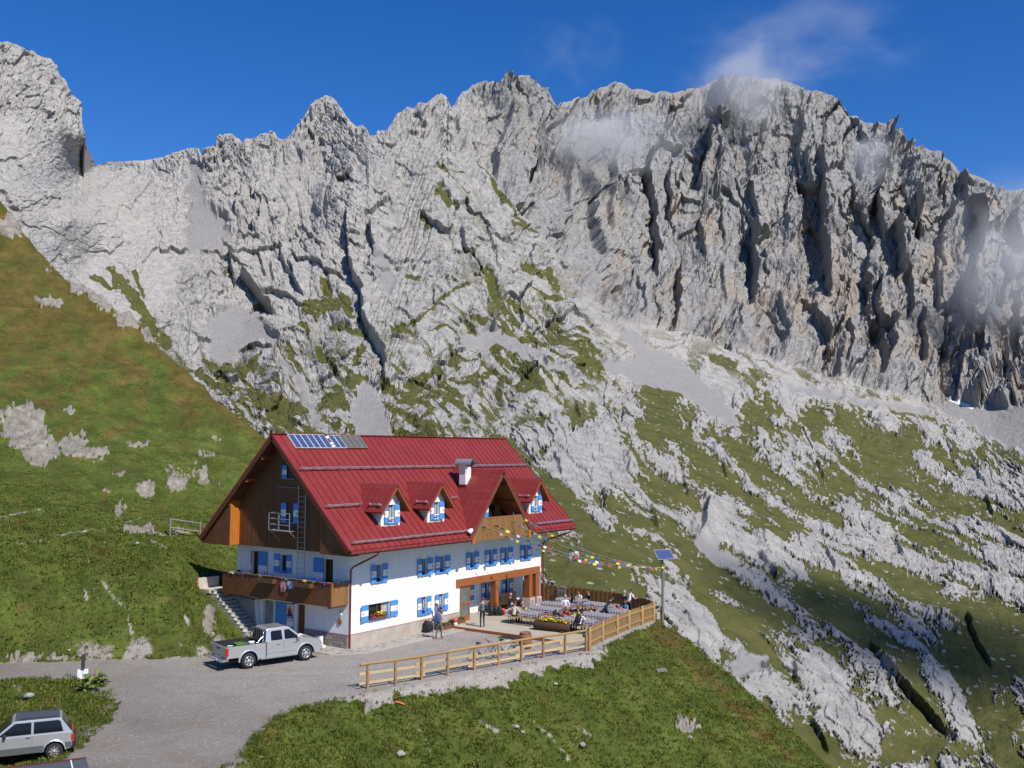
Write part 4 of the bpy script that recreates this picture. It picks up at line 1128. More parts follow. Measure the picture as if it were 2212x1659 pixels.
def roof_material():
    t = NT('dark_red_sheet_metal')
    c = t.pos()
    n = t.noise(0.6, 6, 0.65, c)
    s = t.noise(1.6, 5, 0.6, t.mapping(c, (4, 0.4, 0.4)))
    col = t.ramp(n, [(0.3, (0.175, 0.020, 0.019)), (0.7, (0.225, 0.030, 0.027))])
    col = t.mix(t.math('MULTIPLY', t.ramp(s, [(0.46, 0.0), (0.78, 1.0)]), 0.45), col, (0.25, 0.075, 0.062))
    oi = t.n.new('ShaderNodeObjectInfo').outputs['Random']
    col = t.mix(t.math('MULTIPLY', oi, 0.16), col, (0.19, 0.02, 0.02))
    t.bump(t.noise(2.0, 3, 0.5, t.mapping(c, (2, 0.7, 0.7))), 0.12, 0.02)
    return t.done(col, 0.42, 0.0, 0.4)


M = {}
M['plaster'] = plaster_material()
M['wood'] = wood_material('stained_boards', (0.145, 0.052, 0.016), (0.20, 0.08, 0.025), 2)
M['wood_h'] = wood_material('stained_beam', (0.30, 0.095, 0.026), (0.38, 0.135, 0.04), 0)
M['wood_v'] = wood_material('stained_post', (0.30, 0.095, 0.026), (0.38, 0.135, 0.04), 2)
M['orange'] = wood_material('painted_sunlit_boards', (0.46, 0.145, 0.014), (0.56, 0.20, 0.025), 2, wear=0.1)  # sunlit copy of the brown boards: the sun's orange is put into the colour
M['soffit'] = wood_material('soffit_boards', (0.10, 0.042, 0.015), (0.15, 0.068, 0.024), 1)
M['pine'] = wood_material('weathered_pine', (0.255, 0.125, 0.04), (0.37, 0.20, 0.075), 2, contrast=1.6, wear=0.5)
M['roof'] = roof_material()
M['blue'] = plain('blue_paint', (0.075, 0.255, 0.62), 0.5, 0, 0.14, 5)
M['white'] = plain('white_paint', (0.78, 0.78, 0.77), 0.5, 0, 0.05, 5)
M['glass'] = plain('dark_window_glass', (0.018, 0.017, 0.016), 0.06, 0, 0.2, 2, spec=0.6)
M['curtain'] = plain('curtain_cloth', (0.42, 0.36, 0.30), 0.9, 0, 0.2, 8)
M['brownframe'] = plain('brown_window_frame', (0.16, 0.065, 0.028), 0.55, 0, 0.2, 8)
M['steel'] = plain('galvanised_steel', (0.42, 0.43, 0.44), 0.42, 0.55, 0.15, 12)
M['pipe'] = plain('dark_red_pipe', (0.16, 0.022, 0.022), 0.4, 0, 0.15, 6)
M['concrete'] = plain('rough_concrete', (0.30, 0.29, 0.275), 0.92, 0, 0.28, 2.2, bump=0.3)
M['plinth'] = plain('beige_plinth_render', (0.40, 0.345, 0.29), 0.92, 0, 0.16, 1.6, bump=0.3)
M['stone'] = plain('grey_plinth_stone', (0.26, 0.225, 0.195), 0.92, 0, 0.32, 5, bump=0.5)
M['mortar'] = plain('pale_mortar', (0.36, 0.33, 0.295), 0.95, 0, 0.15, 8)
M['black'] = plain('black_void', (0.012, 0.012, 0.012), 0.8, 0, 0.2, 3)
M['redtrim'] = plain('terracotta_trim', (0.42, 0.15, 0.10), 0.7, 0, 0.15, 6)
M['tread'] = plain('pale_stair_concrete', (0.46, 0.42, 0.36), 0.9, 0, 0.16, 4, bump=0.2)

hut = empty('mountain_hut', (0, 0, 0), 'white alpine hut with steep red metal roof, dormers and blue striped shutters', 'hut')


def wall_with_holes(name, mat, o, ux, uz, nrm_, W, H, holes, th=0.35, par=hut, reveal=None):
    """flat wall with rectangular openings and their reveals; holes are (u0, u1, v0, v1)"""
    o, ux, uz, nn = Vector(o), Vector(ux), Vector(uz), Vector(nrm_)
    us = sorted({0, W, *[h[0] for h in holes], *[h[1] for h in holes]})
    vs = sorted({0, H, *[h[2] for h in holes], *[h[3] for h in holes]})
    pt = lambda u, v, d=0: o + ux * u + uz * v - nn * d
    b = MB().mat(mat)
    for i in range(len(us) - 1):
        for j in range(len(vs) - 1):
            cu, cv = (us[i] + us[i + 1]) / 2, (vs[j] + vs[j + 1]) / 2
            if any(h[0] < cu < h[1] and h[2] < cv < h[3] for h in holes): continue
            b.poly([pt(us[i], vs[j]), pt(us[i + 1], vs[j]), pt(us[i + 1], vs[j + 1]), pt(us[i], vs[j + 1])])
    for (a, c, d, e) in holes:
        for p, q in (((a, d), (c, d)), ((c, d), (c, e)), ((c, e), (a, e)), ((a, e), (a, d))):
            b.poly([pt(*p), pt(*q), pt(*q, th), pt(*p, th)])
    return b.build(name, par, fix=False)


def frame_axes(face):
    """local axes of a facade: u along, n outward"""
    if face == 'S': return Vector((1, 0, 0)), Vector((0, -1, 0))
    return Vector((0, -1, 0)), Vector((-1, 0, 0))        # 'W': seen from outside u runs towards the front corner


def local_box(b, o, u, n, a0, a1, z0, z1, d0, d1):
    """box between a0..a1 along u, z0..z1, and d0..d1 along the outward normal"""
    P = []
    for z in (z0, z1):
        for (a, d) in ((a0, d0), (a1, d0), (a1, d1), (a0, d1)):
            p = o + u * a + n * d
            P.append((p.x, p.y, z))
    b.faces(P, [(0, 3, 2, 1), (4, 5, 6, 7), (0, 1, 5, 4), (1, 2, 6, 5), (2, 3, 7, 6), (3, 0, 4, 7)])


def shutter(par, o, u, n, a0, a1, z0, z1, ang=0.0, hinge=0):
    """board shutter in three bands, flat on the wall or standing off it by ang"""
    h = z1 - z0
    b = MB()
    w = a1 - a0
    piv = a0 if hinge == 0 else a1
    def tr(a, d):
        da = a - piv
        ca, sa = math.cos(ang), math.sin(ang)
        return piv + da * ca, 0.05 + d + abs(da) * sa
    for (f0, f1, m, q) in ((0, 0.33, 'blue', 0), (0.33, 0.66, 'white', 0.002), (0.66, 1, 'blue', 0)):
        b.mat(M[m])
        P = []
        for z in (z0 + h * f0, z0 + h * f1):
            for (a, d) in ((a0, 0), (a1, 0), (a1, 0.035 + q), (a0, 0.035 + q)):
                aa, dd = tr(a, d)
                p = o + u * aa + n * dd
                P.append((p.x, p.y, z))
        b.faces(P, [(0, 3, 2, 1), (4, 5, 6, 7), (0, 1, 5, 4), (1, 2, 6, 5), (2, 3, 7, 6), (3, 0, 4, 7)])
    b.mat(M['black'])
    aa = a0 + w * (0.2 if hinge else 0.8)
    for f in (0.5,):
        a2, d2 = tr(aa, 0.037)
        p = o + u * a2 + n * d2
        b.box(p.x - .02, p.x + .02, p.y - .02, p.y + .02, z0 + h * f - .05, z0 + h * f + .05)
    return b.build('shutter', par)


def window(face, plane, a0, a1, z0, z1, sw=(0.38, 0.38), ang=(0.0, 0.0), rail=True, depth=0.2, name='window', curtain=True, par=hut, sill=True, base_v=None):
    """a window part with frame, pane, curtain, sill, guard rail and shutters as its pieces"""
    u, n = frame_axes(face)
    o = Vector((0, plane, 0)) if face == 'S' else Vector((plane, 0, 0))
    s = 1 if face == 'S' else -1                           # world coordinate along the facade -> u
    A0, A1 = (a0, a1) if face == 'S' else (-a1, -a0)
    fb = MB().mat(M['blue'] if name == 'window' else M['brownframe'])
    t = 0.05
    local_box(fb, o, u, n, A0, A0 + t, z0, z1, -depth, -depth + 0.07)
    local_box(fb, o, u, n, A1 - t, A1, z0, z1, -depth, -depth + 0.07)
    local_box(fb, o, u, n, A0 + t, A1 - t, z1 - t, z1, -depth, -depth + 0.07)
    local_box(fb, o, u, n, A0 + t, A1 - t, z0, z0 + t, -depth, -depth + 0.07)
    fb.mat(M['brownframe'])
    mid = (A0 + A1) / 2
    local_box(fb, o, u, n, mid - .03, mid + .03, z0 + t, z1 - t, -depth, -depth + 0.06)
    w = fb.build(name, par)
    g = MB(); local_box(g, o, u, n, A0 + t, A1 - t, z0 + t, z1 - t, -depth - .02, -depth + .015)
    g.build('pane', w, M['glass'])
    if curtain:
        c = MB()
        cw = (A1 - A0) * R.uniform(0.18, 0.34)
        local_box(c, o, u, n, A1 - t - cw, A1 - t - .01, z0 + .3 * (z1 - z0), z1 - t, -depth + .018, -depth + .03)
        c.build('curtain', w, M['curtain'])
    if sill:
        b = MB(); local_box(b, o, u, n, A0 - .04, A1 + .04, z0 - .05, z0, -depth, 0.09)
        b.build('sill', w, M['blue'])
    if rail:
        b = MB()
        for f in (0.27, 0.31):
            p = o + u * (A0 - .02) + n * .06; q = o + u * (A1 + .02) + n * .06
            zz = z0 + f * (z1 - z0)
            b.bar((p.x, p.y, zz), (q.x, q.y, zz), .03, .03)
        b.build('guard_bar', w, M['blue'])
    if sw[0]: shutter(w, o, u, n, A0 - sw[0], A0, z0 - .03, z1 + .03, ang[0], 1)
    if sw[1]: shutter(w, o, u, n, A1, A1 + sw[1], z0 - .03, z1 + .03, ang[1], 0)
    return w


# ---- front facade
UP = [(2.07, 2.61), (5.96, 6.51), (7.62, 8.16), (10.62, 11.12), (12.58, 13.10), (14.27, 14.78), (16.55, 17.05)]
LO = [(1.47, 3.30, 1.36, 2.19), (5.97, 6.53, 1.08, 2.08), (7.56, 8.12, 1.10, 2.07)]
holes = [(a, b, 3.37, 4.32) for a, b in UP] + LO + [(9.68, 18.745, 0.0, 2.30)]
holes = [(a, b, c - 0.12, d - 0.12) for a, b, c, d in holes[:-1]] + [(9.68, 18.745, 0.0, 2.18)]
wall_with_holes('front_wall', M['plaster'], (0, 0, 0.12), (1, 0, 0), (0, 0, 1), (0, -1, 0), HL, 5.5, holes)
for i, (a, b) in enumerate(UP):
    window('S', 0, a, b, 3.37, 4.32, (0.40 if i < 1 else 0.36, 0.37), ((0.06, 0.10), (0.10, 0.28), (0.05, 0.3), (0.05, 0.12), (0.05, 0.08), (0.08, 0.3), (0.04, 0.2))[i])
big = window('S', 0, 1.47, 3.30, 1.36, 2.19, (0.60, 0.60), (0.10, 0.03), rail=False)
window('S', 0, 5.97, 6.53, 1.08, 2.08, (0.33, 0.33), (0.06, 0.05))
window('S', 0, 7.56, 8.12, 1.10, 2.07, (0.32, 0.33), (0.06, 0.05))
# plinth with its thin red drip edge
b = MB().mat(M['plinth']); b.box(0.0, 9.66, -0.045, 0.0, -0.05, 0.76)
b.build('plinth', hut)
b = MB().mat(M['redtrim']); b.box(-0.05, 9.67, -0.06, -0.046, 0.755, 0.785); b.box(-.06, -.046, -0.06, 3.35, .755, .785)
b.build('drip_edge', hut)

# ---- porch recess on the ground floor
b = MB().mat(M['plaster']); b.box(9.66, 18.74, 0.36, 1.5, 2.32, 2.36)
b.build('porch_ceiling', hut)
PW = [(12.0, 12.62), (14.18, 14.66), (16.5, 17.06)]
wall_with_holes('porch_wall', M['plaster'], (9.68, 1.5, 0.12), (1, 0, 0), (0, 0, 1), (0, -1, 0), 9.065, 2.22, [(a - 9.68, b_ - 9.68, 0.90, 1.82) for a, b_ in PW] + [(10.2 - 9.68, 11.2 - 9.68, 0.03, 2.05)])
for a, b_ in PW: window('S', 1.5, a, b_, 1.02, 1.94, (0.33, 0.38), (0.05, 0.05), rail=False, curtain=False)
wall_with_holes('porch_side_wall', M['plaster'], (9.68, 0.36, 0.12), (0, 1, 0), (0, 0, 1), (1, 0, 0), 1.14, 2.2, [])
b = MB().mat(M['brownframe'])
for x0, x1 in ((10.2, 10.28), (11.12, 11.2)): b.box(x0, x1, 1.6, 1.68, .15, 2.17)
b.box(10.28, 11.12, 1.6, 1.68, 2.09, 2.17); b.box(10.28, 11.12, 1.6, 1.68, 1.05, 1.13)
d_ = b.build('entrance_door', hut)
MB().box(10.28, 11.12, 1.63, 1.65, .15, 2.09).build('pane', d_, M['glass'])
# glazed screen of warm wood beside the porch
b = MB().mat(M['wood_v'])
for x0, x1 in ((9.70, 9.80), (10.60, 10.70)): b.box(x0, x1, -0.02, 0.06, 0.16, 2.29)
for z0, z1 in ((0.16, 0.42), (1.18, 1.30), (2.19, 2.29)): b.box(9.80, 10.60, -0.02, 0.06, z0, z1)
d_ = b.build('glazed_screen', hut)
for z0, z1 in ((0.42, 1.18), (1.30, 2.19)): MB().box(9.80, 10.60, 0.01, 0.03, z0, z1).build('pane', d_, plain('porch_glass', (0.12, 0.14, 0.13), 0.08, 0, 0.3, 2, spec=0.7))
b = MB().mat(M['wood_h']); b.box(9.29, 18.5, -0.10, 0.30, 2.31, 2.77)
b.build('porch_beam', hut)
for (x0, x1, y0, y1, zb) in ((13.35, 13.69, -0.08, 0.34, 0.15), (17.21, 17.61, -0.08, 0.34, 0.72), (18.02, 18.44, -0.08, 0.34, 0.72)):
    pb = MB().mat(M['wood_v']); pb.box(x0, x1, y0, y1, zb, 2.308)
    po = pb.build('porch_post', hut)
    if zb > .3:
        MB().mat(M['tread']).box(x0 - .08, x1 + .1, y0 - .14, y1 + .1, .1, .72).build('post_base', po)
        MB().mat(M['concrete']).box(x0 - .02, x1 + .04, y0 - .15, y0 - .141, .22, .62).build('stone_panel', po)

# ---- west gable: plastered storey, basement, timber gable above
WH = [(0.0 + 1.22, 1.91, 2.47, 4.72), (4.85, 5.45, 3.74, 4.72), (7.22, 7.86, 2.47, 4.78)]
hl = [(HW - b_, HW - a, c - .12, d - .12) for a, b_, c, d in WH] + [(HW - 6.85, HW - 5.95, 0.0, 1.93), (HW - 5.88, HW - 4.22, 0.0, 1.95), (HW - 3.98, HW - 3.36, 0.0, 1.95)]
wall_with_holes('gable_wall', M['plaster'], (0, HW, .12), (0, -1, 0), (0, 0, 1), (-1, 0, 0), HW, 5.3, hl)
window('W', 0, 1.22, 1.91, 2.47, 4.72, (0.74, 0), (0.03, 0), rail=False, name='balcony_door', sill=False)
window('W', 0, 4.85, 5.45, 3.74, 4.72, (0.44, 0.38), (0.06, 0.04), rail=False)
window('W', 0, 7.22, 7.86, 2.47, 4.78, (0.05, 0.72), (0, 0.04), rail=False, name='balcony_door', sill=False)
# basement: dark side door, blue double door with the painted emblem, brown door
b = MB().mat(M['concrete']); b.box(.2, .24, 5.95, 6.85, .0, 2.05); b.build('cellar_door', hut)
b = MB().mat(M['blue']); b.box(0.1, 0.15, 5.02, 5.86, .12, 2.06); b.box(0.08, 0.13, 4.24, 5.0, .12, 2.06)
bd = b.build('blue_door', hut)
b = MB().mat(M['white']); b.box(.070, .079, 4.36, 4.90, .75, 1.95); em = b.build('emblem_board', bd)
pnl = plain('emblem_yellow', (0.72, 0.42, 0.03), .6); red_ = plain('emblem_red', (0.20, 0.03, 0.03), .6); navy = plain('emblem_navy', (0.03, 0.045, 0.12), .6)
cyl = MB().mat(pnl)
cyl.prism([(.066, 4.66 + .23 * math.cos(k * math.pi / 14), 1.66 + .25 * math.sin(k * math.pi / 14)) for k in range(28)], (.004, 0, 0))
cyl.build('emblem_sun', em)
cyl = MB().mat(red_); cyl.prism([(.0615, 4.90, 1.30), (.0615, 4.40, 1.30), (.0615, 4.70, 1.80)], (.004, 0, 0))
cyl.mat(navy); cyl.prism([(.057, 4.90, 1.18), (.057, 4.36, 1.18), (.057, 4.42, 1.34), (.057, 4.90, 1.36)], (.004, 0, 0))
cyl.mat(navy); cyl.prism([(.060, 4.60, 1.36), (.060, 4.38, 1.36), (.060, 4.66, 1.75)], (.0012, 0, 0))
cyl.mat(M['concrete']); cyl.box(.066, .0695, 4.38, 4.88, 1.05, 1.10)
cyl.build('emblem_mountain', em)
fc = bpy.data.curves.new('lettering', 'FONT')
fc.body = 'Al Base'; fc.size = 0.15; fc.extrude = 0.001
fo = bpy.data.objects.new('lettering_curve', fc); COL.objects.link(fo)
lm = bpy.data.meshes.new_from_object(fo.evaluated_get(bpy.context.evaluated_depsgraph_get()))
bpy.data.objects.remove(fo)
lm.materials.clear(); lm.materials.append(M['white'])
fo = link_mesh('lettering', lm, em)
fo.matrix_world = Matrix(((0, 0, -1, .0535), (-1, 0, 0, 4.89), (0, 1, 0, 1.215), (0, 0, 0, 1)))
b = MB().mat(M['wood'])
for k in range(5): b.box(.12, .15, 3.37 + k * .122, 3.37 + k * .122 + .118, .1, 2.06)
b.build('brown_door', hut)
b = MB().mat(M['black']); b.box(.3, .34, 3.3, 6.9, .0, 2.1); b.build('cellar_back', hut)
# stone plinth under the corner
b = MB().mat(M['mortar']); b.box(-.03, 0, 0.0, 3.34, -.05, .755); b.build('stone_plinth_bed', hut)
rr = random.Random(3)
stones = []
for r_ in range(4):
    y = 0.02
    z0 = -.02 + r_ * .195
    while y < 3.2:
        w = rr.uniform(.22, .42)
        y1 = min(y + w, 3.33)
        dpt = rr.uniform(.012, .03)
        sb = MB().mat(M['stone'])
        j = [rr.uniform(-.012, .012) for _ in range(8)]
        P_ = [(-.03, y + .012, z0 + .01), (-.03, y1 - .012, z0 + .01), (-.03, y1 - .012, z0 + .185), (-.03, y + .012, z0 + .185)]
        Q_ = [(-.03 - dpt, p[1] + (.015 if i in (0, 3) else -.015) + j[i], p[2] + (.012 if i < 2 else -.012) + j[i + 4]) for i, p in enumerate(P_)]
        sb.faces(P_ + Q_, [(4, 5, 6, 7), (0, 1, 5, 4), (1, 2, 6, 5), (2, 3, 7, 6), (3, 0, 4, 7)])
        sb.build('stone', hut)
        y = y1

# timber gable, standing 0.7 m forward of the plaster, board by board
CX_ = -0.70
bw = 0.19
board_cache = {}
y = -0.86 + 0.0
wins = [(3.60, 4.20, 6.66, 7.70), (3.57, 4.22, 9.10, 9.80)]
k = 0
while y < 10.0:
    y1 = min(y + bw - .008, 10.05)
    zt = min(rz_at(y), rz_at(y1)) if (y + y1) / 2 < HW / 2 else min(rz_at(HW - y), rz_at(HW - y1))
    zt -= 0.24
    if zt > 5.2:
        segs = [(5.19, zt)]
        for (wa, wb, wc, wd) in wins:
            if y1 > wa and y < wb:
                ns = []
                for (s0, s1) in segs:
                    if s0 < wc < s1: ns.append((s0, wc))
                    if s0 < wd < s1: ns.append((wd, s1))
                    if wc >= s1 or wd <= s0: ns.append((s0, s1))
                segs = ns
        bb = MB().mat(M['wood'])
        off = 0.006 * (k % 2)
        for (s0, s1) in segs: bb.box(CX_ - .022 - off, CX_ - off, y, y1, s0, s1)
        bb.build('gable_board', hut)
    y += bw; k += 1
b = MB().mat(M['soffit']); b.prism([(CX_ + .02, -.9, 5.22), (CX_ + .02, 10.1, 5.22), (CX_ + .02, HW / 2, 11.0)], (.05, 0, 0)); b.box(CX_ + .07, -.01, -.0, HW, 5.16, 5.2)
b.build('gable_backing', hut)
window('W', CX_ + .0, 3.60, 4.20, 6.66, 7.70, (0.40, 0.38), (.03, .03), rail=False, depth=.1)
window('W', CX_ + .0, 3.57, 4.22, 9.10, 9.80, (0.37, 0.0), (.03, .03), rail=False, depth=.1)
# boxed eaves at both ends of the gable
def eave_box(y0, y1, side):
    out = []
    e = empty('eave_box', (0, 0, 0)); e.parent = hut
    yy = y0
    n_ = int(round((y1 - y0) / .19))
    for i in range(n_):
        a, c = y0 + (y1 - y0) * i / n_, y0 + (y1 - y0) * (i + 1) / n_ - .008
        f = (lambda q: rz_at(q)) if side == 'front' else (lambda q: rz_at(HW - q))
        za, zc = f(a) - .24, f(c) - .24
        if max(za, zc) < 5.21: continue
        bb = MB().mat(M['wood'])
        bb.prism([(-1.42, a, 5.19), (-1.42, c, 5.19), (-1.42, c, max(zc, 5.192)), (-1.42, a, max(za, 5.192))], (.022, 0, 0))
        bb.build('board', e)
    ys_ = y1 if side == 'front' else y0
    zt_ = (rz_at(ys_) if side == 'front' else rz_at(HW - ys_)) - .24
    for i in range(4):
        x0 = -1.40 + i * .175
        bb = MB().mat(M['orange'])
        bb.box(x0, x0 + .17, ys_ - .022, ys_, 5.19, zt_)
        bb.build('side_board', e)
    bb = MB().mat(M['soffit']); bb.box(-1.42, CX_, min(y0, y1) + .02, max(y0, y1) - .02, 5.17, 5.188); bb.build('underside', e)
eave_box(-1.50, 0.80, 'front')
eave_box(8.20, 10.70, 'rear')

# ---- roof deck, panels, verge boards
XC, ZC, TC, HWD = 12.0, 9.5, 1.2, 3.35         # the big front gable: axis, ridge height, slope, half width
th = 0.20
b = MB().mat(M['soffit'])
zv = lambda x: ZC - abs(x - XC) * TC
pts = [(RX0, EY, EZ), (XC - HWD, EY, EZ), (XC, ry_at(ZC), ZC), (XC + HWD, EY, EZ), (RX1, EY, EZ), (RX1, HW / 2, RZ), (RX0, HW / 2, RZ)]
sub = nrm * -0.02
b.prism([Vector(p) + sub for p in pts], nrm * -th)
nr2 = Vector((0, SL, 1)).normalized()
b.prism([Vector(p) + nr2 * -0.02 for p in [(RX0, HW - EY, EZ), (RX1, HW - EY, EZ), (RX1, HW / 2, RZ), (RX0, HW / 2, RZ)]], nr2 * -th)
b.build('roof_deck', hut)
# rafters under the verge
for yy in (0.9, 2.3, 3.6):
    for side in (0, 1):
        y_ = yy if side == 0 else HW - yy
        z_ = rz_at(yy) - .36
        MB().mat(M['wood_h']).bar((RX0 + .12, y_, z_), (CX_, y_, z_), .16, .18).build('purlin', hut)
MB().mat(M['wood_h']).bar((RX0 + .10, HW / 2, RZ - .42), (CX_, HW / 2, RZ - .42), .18, .22).build('purlin', hut)
NP = 44
pw = (RX1 - RX0) / NP
for i in range(NP):
    xa, xb = RX0 + i * pw, RX0 + (i + 1) * pw
    za, zb = max(EZ, zv(xa) if abs(xa - XC) < HWD else EZ), max(EZ, zv(xb) if abs(xb - XC) < HWD else EZ)
    poly = [(xa, ry_at(za), za), (xb, ry_at(zb), zb), (xb, HW / 2, RZ), (xa, HW / 2, RZ)]
    if xa < XC < xb: poly = [(xa, ry_at(za), za), (XC, ry_at(ZC), ZC), (xb, ry_at(zb), zb), (xb, HW / 2, RZ), (xa, HW / 2, RZ)]
    pb = MB().mat(M['roof'])
    off = nrm * (0.002 * R.random())
    pb.prism([Vector(p) + off for p in poly], nrm * -0.012)
    pb.bar(Vector((xa + .011, ry_at(za), za)) + nrm * .018, Vector((xa + .011, HW / 2, RZ)) + nrm * .018, .022, .038, up=nrm)
    pb.build('roof_panel', hut)
b = MB().mat(M['roof']); b.prism([Vector(p) + nr2 * .004 for p in [(RX0, HW - EY, EZ), (RX1, HW - EY, EZ), (RX1, HW / 2, RZ), (RX0, HW / 2, RZ)]], nr2 * -0.012)
b.build('rear_roof_sheet', hut)
b = MB().mat(M['roof'])
b.bar((RX0 - .02, HW / 2, RZ + .03), (RX1 + .02, HW / 2, RZ + .03), .26, .04)
b.build('ridge_cap', hut)
for x in (RX0, RX1):
    s_ = -1 if x < 0 else 1
    b = MB().mat(M['roof'])
    for y0, y1 in ((EY, HW / 2), (HW - EY, HW / 2)):
        d0 = Vector((x + s_ * .02, y0, EZ)); d1 = Vector((x + s_ * .02, y1, RZ))
        nn = nrm if y0 < 1 else nr2
        b.bar(d0 - nn * .03, d1 - nn * .03, .045, .14, up=nn)
    b.mat(M['wood'])
    for y0, y1 in ((EY, HW / 2), (HW - EY, HW / 2)):
        nn = nrm if y0 < 1 else nr2
        b.bar(Vector((x + s_ * .012, y0, EZ)) - nn * .17, Vector((x + s_ * .012, y1, RZ)) - nn * .17, .035, .16, up=nn)
    b.build('verge_board', hut)
# gutters and downpipes
for (x0, x1) in ((RX0 + .02, XC - HWD + .1), (XC + HWD - .1, RX1 - .02)):
    b = MB().mat(M['roof'])
    prof = [(EY - .02, EZ - .02), (EY - .15, EZ - .05), (EY - .17, EZ - .14), (EY - .10, EZ - .20), (EY - .01, EZ - .20)]
    b.prism([(x0, p[0], p[1]) for p in prof], (x1 - x0, 0, 0))
    g_ = b.build('gutter', hut)
    bb = MB().mat(M['pipe'])
    nb_ = int((x1 - x0) / .62)
    for i in range(nb_):
        xx = x0 + .3 + i * .62
        bb.box(xx - .012, xx + .012, EY - .178, EY - .01, EZ - .21, EZ - .03)
    bb.build('gutter_bracket', g_)
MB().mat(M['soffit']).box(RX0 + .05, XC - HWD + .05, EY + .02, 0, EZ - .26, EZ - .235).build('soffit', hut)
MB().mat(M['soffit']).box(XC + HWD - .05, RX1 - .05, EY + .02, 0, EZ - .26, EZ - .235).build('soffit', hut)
MB().mat(M['pipe']).tube([(0.55, -1.66, 5.28), (0.5, -1.6, 5.12), (0.12, -.22, 4.42), (0.03, -.11, 4.25), (0.03, -.11, 0.0)], .05, 8).build('downpipe', hut)
MB().mat(M['pipe']).tube([(20.1, -1.66, 5.28), (20.1, -1.6, 5.1), (19.0, -.2, 4.5), (18.86, -.12, 4.3), (18.86, -.12, 0.1)], .055, 8).build('downpipe', hut)
# snow guards: twin pipes on brackets
def snow_guard(x0, x1, z, lift=0.0, plane=None):
    b = MB().mat(M['steel'])
    y = ry_at(z)
    for k_ in (0.09, 0.19):
        p0 = Vector((x0, y, z)) + nrm * (k_ + lift) + Vector((0, -.02 - k_ * .4, 0)); p1 = Vector((x1, y, z)) + nrm * (k_ + lift) + Vector((0, -.02 - k_ * .4, 0))
        b.tube([p0, p1], .021, 6)
    g_ = b.build('snow_guard', hut)
    n_ = max(2, int((x1 - x0) / .95) + 1)
    me = None
    for i in range(n_):
        x = x0 + .12 + (x1 - x0 - .24) * i / (n_ - 1)
        if me is None:
            c = MB().mat(M['steel'])
            a = Vector((0, 0, 0))
            c.bar(a, a + nrm * .24 + Vector((0, -.10, 0)), .03, .09, up=(1, 0, 0))
            c.bar(a + Vector((0, .12, .12 * SL)) + nrm * .02, a + nrm * .18, .03, .03, up=(1, 0, 0))
            me = c.mesh('bracket')
        link_mesh('bracket', me, g_, (x, y, z))
snow_guard(-1.45, 20.58, 9.60)
snow_guard(-1.39, 1.33, 7.63)
snow_guard(8.9, 9.9, 7.68)
snow_guard(-1.25, 8.55, 5.79)
snow_guard(16.05, 20.62, 5.79)
b = MB().mat(M['white']); b.lathe([(.0, .0), (.16, .01), (.17, .05), (.10, .26), (.04, .32), (0, .33)], 12, M=Matrix.Rotation(.7, 3, 'X') @ Matrix.Rotation(.5, 3, 'Y'), c=(8.6, -1.5, 5.78))
b.build('floodlight', hut)

# ---- big front gable with its loggia
cg = empty('front_gable', (0, 0, 0)); cg.parent = hut
yf = -1.60
for s_ in (-1, 1):
    n2 = Vector((s_ * TC, 0, 1)).normalized()
    A_ = Vector((XC, yf, ZC)); B_ = Vector((XC, ry_at(ZC) + .05, ZC)); C_ = Vector((XC + s_ * HWD, EY, ZC - TC * HWD)); D_2 = Vector((XC + s_ * (HWD + .02), yf, ZC - TC * (HWD + .02)))
    b = MB().mat(M['roof']); b.prism([A_ + n2 * .03, B_ + n2 * .03, C_ + n2 * .03, D_2 + n2 * .03], n2 * -.03)
    # standing seams run down the slope
    nse = 8
    for i in range(nse):
        yy = yf + .02 + i * .5
        if yy > ry_at(ZC) - .2: break
        # where the seam meets the valley: main roof height equals gable height
        zz = rz_at(yy)
        xe = (ZC - zz) / TC if zz > ZC - TC * HWD else HWD
        b.bar(Vector((XC, yy, ZC)) + n2 * .045, Vector((XC + s_ * xe, yy, ZC - TC * xe)) + n2 * .045, .02, .03, up=n2)
    b.build('gable_roof_sheet', cg)
    b = MB().mat(M['wood_h']); b.prism([A_ - n2 * .002, B_ - n2 * .002, C_ - n2 * .002, D_2 - n2 * .002], n2 * -.16)
    b.build('gable_roof_boards', cg)
    b = MB().mat(M['roof']); b.bar(A_ + Vector((0, -.03, .0)), D_2 + Vector((0, -.03, 0)), .04, .13, up=n2)
    b.mat(M['wood']); b.bar(A_ + Vector((0, -.015, -.02)) - n2 * .15, D_2 + Vector((0, -.015, 0)) - n2 * .15, .04, .17, up=n2)
    b.build('gable_verge', cg)
    for i in range(3):
        f = .2 + .28 * i
        p = Vector((XC + s_ * HWD * f, yf + .1, ZC - TC * HWD * f)) - n2 * .24
        MB().mat(M['wood_h']).bar(p, p + Vector((0, 1.6, 0)), .12, .15).build('gable_purlin', cg)
MB().mat(M['wood_h']).bar((XC, yf + .06, ZC - .30), (XC, .6, ZC - .30), .16, .2).build('gable_purlin', cg)
b = MB().mat(M['wood_v'])                          # back wall and floor of the loggia
b.prism([(XC - 3.0, .05, 5.4), (XC + 3.0, .05, 5.4), (XC + 1.9, .05, 7.0), (XC, .05, 9.25), (XC - 1.9, .05, 7.0)], (0, .06, 0))
b.build('loggia_wall', cg)
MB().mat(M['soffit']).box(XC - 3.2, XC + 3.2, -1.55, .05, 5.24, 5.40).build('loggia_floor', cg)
w_ = window('S', 0.04, 12.45, 13.25, 5.42, 7.35, (0.40, 0.42), (0.0, 0.0), rail=False, depth=.0, name='balcony_door', sill=False, par=cg) if False else None
b = MB().mat(M['brownframe']); b.box(12.55, 13.30, .0, .05, 5.42, 7.3)
bd2 = b.build('balcony_door', cg)
bl = MB()
